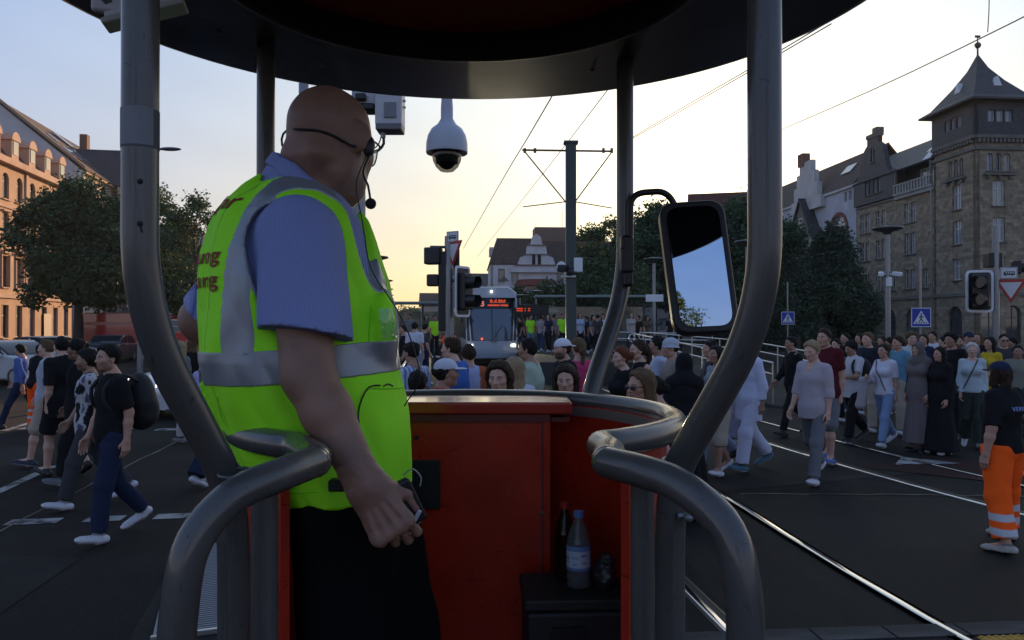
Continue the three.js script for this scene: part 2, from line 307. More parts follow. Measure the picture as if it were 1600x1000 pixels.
function headColor(c, X, Y, Z, s, o) {
  const sk = o.skin, hc = HAIR[o.hair] || HAIR.brown, lip = [sk[0] * 0.85, sk[1] * 0.55, sk[2] * 0.55], brow = mix3(sk, hc, 0.75);
  return (p) => {
    const q = sub3(p, c), x = dot3(q, X) / s, y = dot3(q, Y) / s, z = dot3(q, Z) / s, ax = Math.abs(x);
    if (z < -0.2 || y < -0.16) return sk;
    let col = sk;
    if (z > 0.05 && Math.abs(y - 0.026 + (ax - 0.03) * (ax > 0.035 ? 0.25 : 0)) < 0.0055 && ax > 0.012 && ax < 0.05) col = brow;
    if (z > 0.06 && Math.hypot(ax - 0.031, (y - 0.001) * 1.5) < 0.0125) col = Math.hypot(ax - 0.031, y - 0.001) < 0.006 ? [0.02, 0.014, 0.01] : o.kohl ? [0.1, 0.08, 0.07] : [0.5, 0.47, 0.44];
    if (z > 0.07 && Math.abs(y + 0.058) < 0.0095 && ax < 0.022) col = Math.abs(y + 0.0575) < 0.0018 ? mul3(lip, 0.5) : lip;
    if (o.beard && y < -0.04 && y > -0.12 && z > -0.01 && !(Math.abs(y + 0.058) < 0.009 && ax < 0.02)) col = mix3(col, hc, o.beard);
    else if (y < 0 && ax > 0.02 && z > 0.03 && y > -0.04) col = mix3(col, [sk[0], sk[1] * 0.8, sk[2] * 0.78], 0.4);
    return col;
  };
}
function handPrims(w, d, n, t, s = 1, curl = 0.5, spread = 0.012) {
  const P = (a, b, c) => add3(w, add3(mul3(d, a * s), add3(mul3(n, b * s), mul3(t, c * s)))), L = [];
  const cp = (a, b, ra, rb, k) => L.push({ a, b, ra: ra * s, rb: rb * s, k: k * s });
  const len = [0.043, 0.047, 0.044, 0.034], X = [0.03, 0.0105, -0.01, -0.029];
  for (let i = 0; i < 4; i++) {
    const base = P(0.088 - Math.abs(i - 1) * 0.004, -0.004, X[i]); cp(P(0.008, 0, X[i] * 0.55), base, 0.017, 0.0125, 0.016);
    let p = base, an = curl * (0.75 + i * 0.09); const fan = spread * (1.5 - i) * 0.12;
    for (let j = 0; j < 3; j++) {
      const l = len[i] * [1, 0.66, 0.5][j], q = add3(p, mul3(add3(add3(mul3(d, Math.cos(an)), mul3(n, Math.sin(an))), mul3(t, fan)), l * s));
      cp(p, q, 0.0092 - j * 0.0006, 0.0086 - j * 0.0007, 0.003); p = q; an += curl * 0.8;
    }
  }
  const b0 = P(0.018, 0.008, 0.024), b1 = P(0.05, 0.022, 0.05), b2 = P(0.08, 0.032, 0.05), b3 = P(0.102, 0.038, 0.042);
  cp(b0, b1, 0.016, 0.0125, 0.014); cp(b1, b2, 0.0115, 0.0105, 0.004); cp(b2, b3, 0.0105, 0.009, 0.004);
  return L;
}
const rotX = (p, a, c) => { const y = p[1] - c[1], z = p[2] - c[2], s = Math.sin(a), k = Math.cos(a); return [p[0], c[1] + y * k - z * s, c[2] + y * s + z * k]; };
const rotY = (p, a, c) => { const x = p[0] - c[0], z = p[2] - c[2], s = Math.sin(a), k = Math.cos(a); return [c[0] + x * k + z * s, p[1], c[2] - x * s + z * k]; };
const D = Math.PI / 180;

const shapeCache = new Map();
// joints of a standing or walking figure 1.75 m tall, facing +z; side -1 is its right hand, +1 its left
function joints(o) {
  const f = o.sex === 'f', st = o.stride ?? 0, J = {}, PV = [0, 0.94, 0], lean = (o.lean ?? 0) * D, tw = (o.twist ?? st * -7) * D;
  const up = (p) => rotX(rotY(p, tw, PV), lean, PV);
  J.up = up; J.pv = PV; J.ab = up([0, 1.1, 0.005]); J.ch = up([0, 1.28, 0]); J.nk = up([0, 1.47, -0.02]); J.sw = f ? 0.148 : 0.172;
  J.neckTop = up([0, 1.56, 0.005 + (o.poke ?? 0.015)]);
  const hy = (o.headYaw ?? 0) * D + tw, hp = (o.headPitch ?? 0) * D;
  J.HX = [Math.cos(hy), 0, -Math.sin(hy)]; const hz = [Math.sin(hy), 0, Math.cos(hy)];
  J.HZ = add3(mul3(hz, Math.cos(hp)), [0, -Math.sin(hp), 0]); J.HY = cross3(J.HZ, J.HX);
  J.hd = add3(up([0, 1.628, 0.012 + (o.poke ?? 0.015)]), add3(mul3(J.HZ, 0.008), [0, -Math.abs(Math.sin(hp)) * 0.015, 0]));
  for (const s of [-1, 1]) {
    const a = o.arms?.[s < 0 ? 0 : 1] ?? {}, sh = up([s * J.sw, 1.425, -0.012]);
    const pit = (a.pitch ?? -s * st * 20) * D, ab = (a.ab ?? 4) * D, el = (a.elbow ?? 18) * D, inn = (a.inn ?? 0) * D;
    const rot = (v) => rotX(rotY(v, tw, [0, 0, 0]), lean * 0.5, [0, 0, 0]);
    const d1 = rot([s * Math.sin(ab), -Math.cos(ab) * Math.cos(pit), Math.cos(ab) * Math.sin(pit)]);
    const e = add3(sh, mul3(d1, 0.295));
    const d2 = rot(nor3([s * Math.sin(ab) * 0.6 - s * Math.sin(inn), -Math.cos(pit + el), Math.sin(pit + el)])), w = add3(e, mul3(d2, 0.25));
    const n = rot(nor3([-s * 0.85, 0, a.palm ?? 0.1])); const nn = nor3(sub3(n, mul3(d2, dot3(n, d2)))); const t = nor3(mul3(cross3(d2, nn), s < 0 ? -1 : 1));
    J[s] = { sh, e, w, d1, d2, n: nn, t: t[2] < 0 && !a.flip ? mul3(t, -1) : t, curl: a.curl ?? 0.5 };
    const L = o.legs?.[s < 0 ? 0 : 1] ?? {}, hip = [s * (f ? 0.088 : 0.092), 0.92, 0];
    const tp = (L.pitch ?? s * st * (s * st > 0 ? 24 : 20)) * D, kn = (L.knee ?? (st === 0 ? 2 : s * st > 0 ? 8 : 26)) * D, la = (L.ab ?? (f ? 0.5 : 2.5)) * D;
    const kd = [s * Math.sin(la), -Math.cos(tp), Math.sin(tp)], k = add3(hip, mul3(kd, 0.43)), ad = [s * Math.sin(la) * 0.6, -Math.cos(tp - kn), Math.sin(tp - kn)], an = add3(k, mul3(ad, 0.425));
    const fp = (L.foot ?? (s * st > 0 ? 12 : s * st < 0 ? -28 : 0)) * D;
    J['L' + s] = { hip, k, an, fp, toe: add3(an, [s * 0.03, -0.045 + Math.sin(fp) * 0.16, Math.cos(fp) * 0.16]), heel: add3(an, [0, -0.045 - Math.sin(fp) * 0.06, -0.06 * Math.cos(fp)]) };
  }
  J.low = Math.min(...[-1, 1].flatMap((s) => [J['L' + s].toe[1] - 0.038, J['L' + s].heel[1] - 0.038]));
  return J;
}
function torso(J, f, g, build, belly = 0) { // g: how far the surface lies outside the body
  const up = J.up, B = [up([1, 0.94, 0]), up([0, 1.94, 0]), up([0, 0.94, 1])].map((v) => sub3(v, J.pv)); const w = build;
  const L = [{ c: [0, 0.93, -0.005], r: [(f ? 0.172 : 0.162) * w + g, 0.115 + g, (f ? 0.12 : 0.112) * w + g], k: 0.05 }, { c: up([0, 1.09, 0.008 + belly * 0.4]), r: [(f ? 0.128 : 0.15) * w + g, 0.17, (0.1 + belly) * w + g], B, k: 0.08 },
    { c: up([0, 1.285, 0.0]), r: [(f ? 0.142 : 0.168) * w + g, 0.175, (f ? 0.1 : 0.118) * w + g], B, k: 0.06 },
    { a: up([-J.sw + 0.03, 1.42, -0.012]), b: up([J.sw - 0.03, 1.42, -0.012]), ra: 0.052 + g, rb: 0.052 + g, k: 0.07 }, { a: up([0, 1.4, -0.01]), b: up([0, 1.475, -0.012]), ra: 0.085 + g * 0.5, rb: 0.058 + g * 0.5, k: 0.05 }];
  if (f) for (const s of [-1, 1]) L.push({ c: up([s * 0.07, 1.285, 0.085]), r: [0.062 + g, 0.06 + g, 0.055 + g], k: 0.05 });
  return L;
}
function buildShapes(o, cell) {
  const f = o.sex === 'f', J = joints(o), bw = o.build ?? 1, R = {}, sk = SKIN[o.skin] || SKIN.b, fine = cell < 0.02;
  const bodyP = torso(J, f, 0, bw, o.belly || 0), top = o.top, bot = o.bottom, aw = (f ? 0.86 : 1) * (0.6 + 0.4 * bw);
  bodyP.push({ a: J.nk, b: J.neckTop, ra: f ? 0.051 : 0.06, rb: f ? 0.047 : 0.056, k: 0.04 });
  for (const s of [-1, 1]) {
    const a = J[s], l = J['L' + s];
    bodyP.push({ a: a.sh, b: a.e, ra: 0.05 * aw, rb: 0.04 * aw, k: 0.04 }, { a: mix3(a.e, a.w, -0.05), b: mix3(a.e, a.w, 0.35), ra: 0.036 * aw, rb: 0.041 * aw, k: 0.03 }, { a: mix3(a.e, a.w, 0.35), b: a.w, ra: 0.041 * aw, rb: 0.027 * aw, k: 0.02 });
    if (bot.len < 0.95 || o.dress) bodyP.push({ a: l.hip, b: l.k, ra: 0.083 * bw, rb: 0.056, k: 0.04 }, { a: l.k, b: mix3(l.k, l.an, 0.35), ra: 0.052, rb: 0.057, k: 0.03 }, { a: mix3(l.k, l.an, 0.35), b: l.an, ra: 0.055, rb: 0.037, k: 0.03 }, { a: l.an, b: l.toe, ra: 0.036, rb: 0.028, k: 0.03 });
  }
  const flatSkin = { color: () => sk };
  const geos = [nets(sdf(bodyP, cell), flatSkin)];
  const hcell = fine ? 0.0055 : cell * 0.42;
  if (!o.veil) {
    const hp = headPrims(J.hd, J.HX, J.HY, J.HZ, f ? 0.96 : 1, f); hp.push({ a: J.nk, b: J.neckTop, ra: f ? 0.049 : 0.058, rb: f ? 0.046 : 0.055, k: 0.03 });
    geos.push(nets(sdf(hp, hcell), { color: headColor(J.hd, J.HX, J.HY, J.HZ, f ? 0.96 : 1, { skin: sk, hair: o.hair?.col, beard: o.beard, kohl: !fine }) }));
  }
  for (const s of [-1, 1]) if (!o.noHands) geos.push(nets(sdf([...handPrims(J[s].w, J[s].d2, J[s].n, J[s].t, f ? 0.92 : 1, J[s].curl), { a: mix3(J[s].e, J[s].w, 0.9), b: J[s].w, ra: 0.029 * aw, rb: 0.026 * aw, k: 0.02 }], fine ? 0.005 : 0.008), flatSkin));
  R.body = mergeCol(geos);
  const sd = (o.seed || 1) * 3.7, fold = (amp, fr) => (x, y, z, d) => d + amp * (noise3(x * fr + sd, y * fr * 0.7, z * fr) + 0.5 * noise3(x * fr * 2.3, y * fr * 1.5 + sd, z * fr * 2.3));
  // top
  const g = (top.loose ?? 0.016) * 0.65, tp = torso(J, f, g, bw, o.belly || 0), hem = top.hem ?? 0.86;
  if (hem < 0.84) tp.push({ a: [0, 0.93, 0], b: [0, hem - 0.05, 0], ra: 0.125 * bw + g, rb: 0.13 * bw + g, k: 0.08, fl: [[1, 0, 0], 0.8] });
  const sl = top.sleeve ?? 0.35, flare = top.flare ?? 0.006;
  if (sl > 0.02) for (const s of [-1, 1]) {
    const a = J[s], L1 = Math.min(1, sl * 2);
    const e1 = mix3(a.sh, a.e, L1);
    tp.push({ a: a.sh, b: mix3(a.sh, a.e, Math.min(1.15, L1 + 0.2)), ra: 0.052 * aw + g * 0.4, rb: 0.045 * aw + g * 0.7 + flare, k: 0.022, cut: sl <= 0.5 ? [[e1, a.d1]] : undefined });
    if (sl > 0.5) { const L2 = (sl - 0.5) * 2; tp.push({ a: a.e, b: mix3(a.e, a.w, Math.min(1.12, L2 + 0.15)), ra: 0.046 * aw + g * 0.7, rb: 0.036 * aw + g * 0.7, k: 0.03, cut: [[mix3(a.e, a.w, L2), a.d2]] }); }
  }
  const nk = top.neck ?? 0.065; tp.push({ a: J.nk, b: add3(J.neckTop, [0, 0.1, 0.01]), ra: nk, rb: nk + 0.012, k: 0.006, sub: true });
  if (top.vneck) tp.push({ a: J.up([0, 1.48, 0.06]), b: J.up([0, 1.36, 0.15]), ra: 0.05, rb: 0.02, k: 0.01, sub: true });
  const fo = (x, y, z, d) => fold(0.009, 7.5)(x, y, z, d) - 0.006 * Math.abs(noise3(x * 6 + y * 9 + sd, y * 5 - x * 4, z * 7));
  R.shirt = nets(sdf(tp, cell * 0.9, (x, y, z, d) => Math.max(fo(x, y, z, d), hem + 0.01 * noise3(x * 6, sd, z * 6) - y)), top.paint ? { color: top.paint } : {});
  // trousers, shorts or skirt
  if (!o.dress) {
    const lg = bot.loose ?? 0.012, P = [{ c: [0, 0.93, -0.005], r: [(f ? 0.172 : 0.162) * bw + 0.008, 0.13, (f ? 0.12 : 0.112) * bw + 0.008], k: 0.05 }], bl = bot.len ?? 0.98;
    for (const s of [-1, 1]) {
      const l = J['L' + s], t = bl * 2 * 0.98; const kd = nor3(sub3(l.an, l.k)), hd = nor3(sub3(l.k, l.hip)), c1 = bl < 0.5 ? [[mix3(l.hip, l.k, t), hd]] : undefined;
      P.push({ a: l.hip, b: bl < 0.5 ? mix3(l.hip, l.k, t + 0.2) : l.k, ra: 0.088 * bw + lg * 0.6, rb: 0.06 + lg + (bl < 0.5 ? 0.018 : 0), k: 0.035, cut: c1 });
      if (bl >= 0.5) { const u = (bl - 0.5) * 2; P.push({ a: l.k, b: mix3(l.k, l.an, u + 0.15), ra: 0.06 + lg, rb: (bot.hemR ?? 0.05) + lg, k: 0.035, cut: [[mix3(l.k, l.an, u), kd]] }); }
    }
    const f2 = (x, y, z, d) => fold(0.008, 9)(x, y, z, d) - 0.005 * Math.abs(noise3(x * 7, y * 11 + sd, z * 7)); R.trousers = nets(sdf(P, cell * 0.9, (x, y, z, d) => Math.max(f2(x, y, z, d), y - (bot.waist ?? 1.02))), bot.paint ? { color: bot.paint } : {});
  } else {
    const h = o.dress.hem ?? 0.08, P = torso(J, f, 0.034, bw); P.push({ a: [0, 1.05, 0], b: [0, h, 0.02], ra: 0.15, rb: o.dress.flare ?? 0.27, k: 0.1, fl: [[0, 0, 1], 1.18] });
    const f3 = (x, y, z, d) => d + 0.012 * Math.sin(Math.atan2(x, z) * 9 + 2 * noise3(x * 3, y * 2, z * 3) + sd) * Math.min(1, Math.max(0, (1.15 - y) * 1.2)) + 0.006 * noise3(x * 8, y * 5, z * 8);
    R.dress = nets(sdf(P, cell, (x, y, z, d) => Math.max(f3(x, y, z, d), h - y)));
  }
  // shoes
  const so = o.shoe ?? {}, sole = so.sole ?? [0.6, 0.6, 0.6], upc = so.col ?? [0.5, 0.5, 0.52];
  R.shoes = [-1, 1].map((s) => {
    const l = J['L' + s], dir = nor3(sub3(l.toe, l.heel)), un = nor3(cross3(dir, [s * 0 + 1, 0, 0])); const U = un[1] < 0 ? mul3(un, -1) : un, dn = mul3(U, -1);
    const P = [{ a: add3(l.heel, mul3(U, 0.004)), b: add3(l.toe, mul3(U, -0.002)), ra: 0.039, rb: 0.036, k: 0.02, cut: [[add3(l.heel, mul3(dn, 0.034)), dn]] }, { a: add3(l.an, [0, 0.0, 0]), b: mix3(l.heel, l.toe, 0.3), ra: 0.045, rb: 0.045, k: 0.03, cut: [[add3(l.an, mul3(U, so.high ?? 0.02)), U]] }, { a: mix3(l.heel, l.toe, 0.6), b: mix3(l.heel, l.toe, 1.12), ra: 0.045, rb: 0.032, k: 0.015, fl: [U, 1.4], cut: [[add3(l.heel, mul3(dn, 0.034)), dn]] }];
    return nets(sdf(P, fine ? 0.008 : 0.013), { color: (p) => { const q = sub3(p, l.heel), u = dot3(q, U), a = dot3(q, dir); return u < -0.014 ? mul3(sole, 0.75) : u > 0.042 && a < 0.12 ? mul3(upc, 0.35) : Math.abs(a - 0.1 - 0.022 * Math.round((a - 0.1) / 0.022)) < 0.004 && u > 0.012 && a > 0.05 ? mul3(upc, 0.6) : upc; } });
  });
  // hair, cap, scarf
  const H = (x, y, z) => add3(J.hd, add3(mul3(J.HX, x), add3(mul3(J.HY, y), mul3(J.HZ, z)))), HB = [J.HX, J.HY, J.HZ], hs = o.hair?.style, hcl = fine ? 0.0075 : cell * 0.5;
  const hn = (amp, fr) => (x, y, z, d) => d + amp * noise3(x * fr, y * fr * 0.6 + sd, z * fr);
  if (hs && hs !== 'bald') {
    const v = o.hair.vol ?? 0.008, front = nor3(add3(mul3(J.HZ, 0.8), mul3(J.HY, -0.6))), lowc = nor3(add3(mul3(J.HY, -0.92), mul3(J.HZ, 0.38)));
    const sk0 = { c: H(0, 0.032, -0.016), r: [0.076 + v, 0.087 + v * 1.3, 0.097 + v], B: HB, k: 0.01, cut: [...(o.cap ? [[H(0, 0.035, 0), J.HY]] : []), [H(0, 0.094, 0.066), front], [H(0, hs === 'short' ? -0.045 : -0.07, -0.05), lowc]] }, P = [sk0];
    if (hs === 'long') { for (const q of [-1, 1]) P.push({ a: H(q * 0.07, 0.02, -0.015), b: add3(H(q * 0.075, -0.2, -0.03), [0, 0, 0]), ra: 0.03, rb: 0.032, k: 0.04 }); P.push({ a: H(0, 0.0, -0.075), b: H(0, -0.27, -0.085), ra: 0.055, rb: 0.06, k: 0.05, fl: [J.HZ, 1.5] }); }
    if (hs === 'bob') { for (const q of [-1, 1]) P.push({ a: H(q * 0.07, 0.03, -0.02), b: H(q * 0.072, -0.09, -0.01), ra: 0.028, rb: 0.03, k: 0.04 }); P.push({ a: H(0, 0.0, -0.07), b: H(0, -0.09, -0.075), ra: 0.05, rb: 0.045, k: 0.05 }); }
    if (hs === 'pony') P.push({ a: H(0, 0.05, -0.12), b: H(0, -0.03, -0.15), ra: 0.026, rb: 0.03, k: 0.03 }, { a: H(0, -0.03, -0.15), b: H(0, -0.22, -0.13), ra: 0.03, rb: 0.014, k: 0.03 });
    if (hs === 'bun') P.push({ c: H(0, o.hair.bunY ?? 0.06, -0.13), r: [0.042, 0.042, 0.038], B: HB, k: 0.02 });
    if (hs === 'curly') P.push({ c: H(0, 0.055, -0.02), r: [0.1, 0.085, 0.105], B: HB, k: 0.03, cut: [[H(0, 0.092, 0.075), front]] });
    R.hair = nets(sdf(P, hcl, (x, y, z, d) => d + (hs === 'curly' ? 0.014 : 0.008) * noise3(x * 70, y * 24 + sd, z * 70) - 0.004 + 0.009 * noise3(x * 21 + sd, y * 14, z * 21)));
  }
  if (hs === 'bald' && o.hair.fringe) R.hair = nets(sdf([{ c: H(0, 0.02, -0.016), r: [0.079, 0.085, 0.1], B: HB, k: 0.01, cut: [[H(0, 0.03, 0), J.HY], [H(0, -0.05, 0), mul3(J.HY, -1)], [H(0, 0, 0.01), J.HZ]] }], hcl));
  if (o.cap) {
    const back = o.cap.back ? -1 : 1; const P = [{ c: H(0, 0.045, -0.012), r: [0.086, 0.085, 0.104], B: HB, k: 0.01, cut: [[H(0, o.cap.bucket ? 0.02 : 0.035, 0), nor3(add3(mul3(J.HY, -1), mul3(J.HZ, 0.12 * back)))]] }];
    if (o.cap.bucket) P.push({ a: H(0, 0.06, -0.012), b: H(0, 0.0, -0.012), ra: 0.08, rb: 0.115, k: 0.012, cut: [[H(0, 0.005, 0), mul3(J.HY, -1)], [H(0, 0.035, 0), J.HY]] });
    else P.push({ c: H(0, 0.038, 0.09 * back), r: [0.066, 0.011, 0.088], B: HB, k: 0.012 });
    R.cap = nets(sdf(P, fine ? 0.006 : hcl));
  }
  if (o.scarf) {
    const P = [{ c: H(0, 0.025, -0.015), r: [0.09, 0.1, 0.112], B: HB, k: 0.03 }, { a: H(0, -0.05, -0.01), b: add3(J.nk, [0, -0.01, 0.01]), ra: 0.088, rb: 0.11, k: 0.05 }, { a: add3(J.nk, [-0.1, -0.05, 0]), b: add3(J.nk, [0.1, -0.05, 0]), ra: 0.09, rb: 0.09, k: 0.06, fl: [[0, 0, 1], 0.9] }, { a: add3(J.nk, [0, -0.05, 0.06]), b: J.up([0, 1.15 - (o.scarf.long || 0), 0.09]), ra: 0.09, rb: 0.05, k: 0.06 }];
    P.push({ c: H(0, -0.015, 0.1), r: [0.056, 0.075, 0.07], B: HB, k: 0.012, sub: true });
    R.scarf = nets(sdf(P, fine ? 0.009 : cell * 0.6, hn(0.006, 16)));
  }
  if (o.glasses) { const P = []; for (const q of [-1, 1]) P.push({ c: H(q * 0.032, 0.0, 0.092), r: [0.025, 0.019, 0.008], B: HB, k: 0.004 }, { a: H(q * 0.055, 0.005, 0.085), b: H(q * 0.08, 0.005, -0.01), ra: 0.004, rb: 0.004, k: 0.002 }); P.push({ a: H(-0.02, 0.004, 0.098), b: H(0.02, 0.004, 0.098), ra: 0.004, rb: 0.004, k: 0.003 }); R.glasses = nets(sdf(P, 0.0045)); }
  if (o.strap) { // a bag strap across the chest, laid on the shirt
    const S = sdf(tp, 0.014), pts = []; const q = o.strap.side ?? 1;
    for (let i = 0; i <= 14; i++) { const t = i / 14, p = J.up([q * (0.09 - 0.22 * t), 1.47 - 0.5 * t, 0.4]); const h = hitF(S, p, [0, 0, -1], 0.8); if (h) pts.push(V(...h).add(V(0, 0, 0.006))); }
    if (pts.length > 4) R.strap = tubePts(pts, 0.011, 6, false);
  }
  R.J = J; return R;
}
function person(o, label, group) {
  const key = o.cache ? JSON.stringify([o.cache, o.sex]) : null; let S = key && shapeCache.get(key);
  const cell = o.d < 7.5 ? 0.014 : o.d < 11.5 ? 0.016 : o.d < 16 ? 0.02 : 0.028;
  if (!S) { S = buildShapes(o, cell); if (key) shapeCache.set(key, S); }
  const sc = (o.h ?? 1.75) / 1.75, p = o.pos ?? at(o.px, 508 + 2400 / o.d, o.d); p.y = o.y ?? 0;
  const t = thing('person', label, 'person', p, (o.yaw ?? 0) * D, group); t.scale.setScalar(sc);
  const dy = -S.J.low; const put = (n, g, m) => { const q = part(n, g, m, t); q.position.y = dy; return q; };
  put('body', S.body, skinMat);
  put('shirt', S.shirt, o.top.paint ? toned : cloth(...o.top.col));
  if (S.trousers) put(o.bottom.len < 0.55 ? 'shorts' : 'trousers', S.trousers, o.bottom.paint ? toned : cloth(...o.bottom.col));
  if (S.dress) put('dress', S.dress, cloth(...o.dress.col));
  for (const g of S.shoes) put('shoe', g, shoeMat);
  if (S.hair) put('hair', S.hair, hairM(...HAIR[o.hair.col]));
  if (S.cap) put('cap', S.cap, cloth(...o.cap.col));
  if (S.scarf) put('headscarf', S.scarf, cloth(...o.scarf.col));
  if (S.glasses) put('sunglasses', S.glasses, blackPlastic);
  if (S.strap) put('bag_strap', S.strap, M(...(o.strap.col ?? [0.02, 0.02, 0.02]), 0.6));
  o.S = S; o.t = t; o.dy = dy; o.sc = sc; return t;
}
// ---------------------------------------------------------------- ground, road, tracks, platforms
reseed(2);
const roadMat = asphalt(0.044, 0.041, 0.0365, 0.9, 'road'), patchMat = asphalt(0.033, 0.0308, 0.0275, 0.78, 'patch'), lightAsph = asphalt(0.066, 0.064, 0.06, 0.85, 'light');
const paint = M(0.36, 0.36, 0.36, 0.65, 0, { map: paintWear, key: 'paint' });
struct('ground', flat([[-900, 900], [900, 900], [900, -1500], [-900, -1500]], -0.03), asphalt(0.06, 0.06, 0.058, 0.9, 'gnd'));
struct('road', flat([[-60, 60], [40, 60], [40, -140], [-60, -140]], 0), roadMat);
// darker relaid asphalt between the rails in front, lighter strip where the crowd crosses
struct('asphalt_patch', flat([[0.3, -3.2], [8.6, -3.0], [8.2, -8.6], [2.4, -9.1], [0.3, -9.0]], 0.004), patchMat);
struct('crossing_strip', flat([[-1.2, -9.15], [2.3, -9.15], [5.6, -10.4], [11.5, -11.2], [12, -18], [4, -16.5], [-2, -14]], 0.004), lightAsph);
// red cycle crossing with worn white triangles
struct('cycle_crossing', flat([[4.9, -10.8], [6.2, -11.6], [9.5, -9.9], [7.4, -8.75]], 0.009), asphalt(0.17, 0.062, 0.05, 0.9, 'red'));
for (const [x, z, w, l, r] of [[5.95, -11.0, 1.0, 0.62, 0.1], [6.75, -10.15, 1.0, 0.62, 0.1]]) {
  const g = flat([[-w / 2, 0], [w / 2, 0], [0, -l]], 0.014); g.rotateY(r); g.translate(x, 0, z); struct('yield_mark', g, paint);
}
const lineSeg = (x0, z0, x1, z1, w, name = 'lane_marking') => { const d = V(x1 - x0, 0, z1 - z0).normalize(), nx = -d.z * w / 2, nz = d.x * w / 2; return struct(name, flat([[x0 + nx, z0 + nz], [x1 + nx, z1 + nz], [x1 - nx, z1 - nz], [x0 - nx, z0 - nz]], 0.006), paint); };
lineSeg(-6.05, -8.7, -6.5, -10.9, 0.13);
for (const [a, b] of [[-5.1, -4.62], [-4.38, -4.02], [-3.72, -3.2], [-2.95, -2.45]]) lineSeg(a, -7.78 - (a + 5.1) * 0.17, b, -7.78 - (b + 5.1) * 0.17, 0.22);
struct('pavement', flat([[-2.2, -4.0], [-2.98, -7.0], [-1.7, -7.6], [-0.7, -4.0]], 0.006), asphalt(0.085, 0.084, 0.083, 0.85, 'isl'));
{ // ribbed metal plate with bright edges lying beside the booth
  const Pl = thing('metal_plate', 'ribbed metal plate with bright edge strips on the ground left of the booth', 'plate', [-2.27, 0.012, -6.0], 0.357), pm = M(0.2, 0.215, 0.24, 0.5, 0.5), tm = M(0.5, 0.49, 0.46, 0.3, 0.8);
  part('plate', rbx(0.4, 0.02, 2.1, 0.004, -0.2, 0.006, 0), pm, Pl); const rib = []; for (let i = 0; i < 52; i++) rib.push(bx(0.36, 0.008, 0.016, -0.2, 0.019, -1.02 + i * 0.04)); stuff('tread_ribs', merge(rib), pm, Pl);
  part('edge_strip', rbx(0.03, 0.035, 2.12, 0.005, 0.012, 0.01, 0), tm, Pl); part('edge_strip', rbx(0.42, 0.035, 0.03, 0.005, -0.2, 0.01, 1.07), tm, Pl);
}
lineSeg(-9.6, -14.5, -12.6, -30, 0.15); lineSeg(-6.5, -17, -8.4, -29, 0.15);
for (let i = 0; i < 6; i++) lineSeg(-5 - i * 0.9, -14.6 - i * 0.05, -4.6 - i * 0.9, -14.62 - i * 0.05, 0.3);

// tar seams, a repaired trench and manhole covers
const tar = M(0.012, 0.012, 0.012, 0.45, 0, { bumpMap: grainTex, bumpScale: 0.002, key: 'tar' });
function seam(pts, w) { const P = [], I = []; const c = new THREE.CatmullRomCurve3(pts.map(([x, z]) => V(x, 0, z))); for (let i = 0; i <= 60; i++) { const p = c.getPointAt(i / 60), t = c.getTangentAt(i / 60), j = w * (0.35 + 0.4 * (0.5 + 0.5 * noise3(i * 0.9, w * 100, 3))), e = 0.03 * noise3(i * 0.5, pts[0][0], 8); P.push(p.x - t.z * (j + e), 0.0075, p.z + t.x * (j + e), p.x + t.z * (j - e), 0.0075, p.z - t.x * (j - e)); if (i) { const k = i * 2; I.push(k - 2, k - 1, k, k - 1, k + 1, k); } } const g = new THREE.BufferGeometry(); g.setAttribute('position', new THREE.Float32BufferAttribute(P, 3)); g.setIndex(I); g.computeVertexNormals(); g.setAttribute('uv', new THREE.Float32BufferAttribute(P.flatMap((v, i) => i % 3 === 0 ? [v, P[i + 2]] : []), 2)); struct('tar_seam', g, tar); }
seam([[-4.6, -4.2], [-4.9, -7], [-5.6, -12], [-6.5, -20]], 0.028); seam([[2.7, -9.1], [5.5, -9.0], [8.2, -8.7]], 0.03);
struct('asphalt_patch', flat([[-4.7, -5.1], [-3.5, -5.0], [-3.7, -6.6], [-4.95, -6.7]], 0.0045), asphalt(0.05, 0.048, 0.045, 0.85, 'rep')); struct('asphalt_patch', flat([[-8.6, -9.4], [-6.9, -9.2], [-7.4, -12.5], [-9.2, -12.7]], 0.0045), asphalt(0.045, 0.043, 0.04, 0.85, 'rep'));

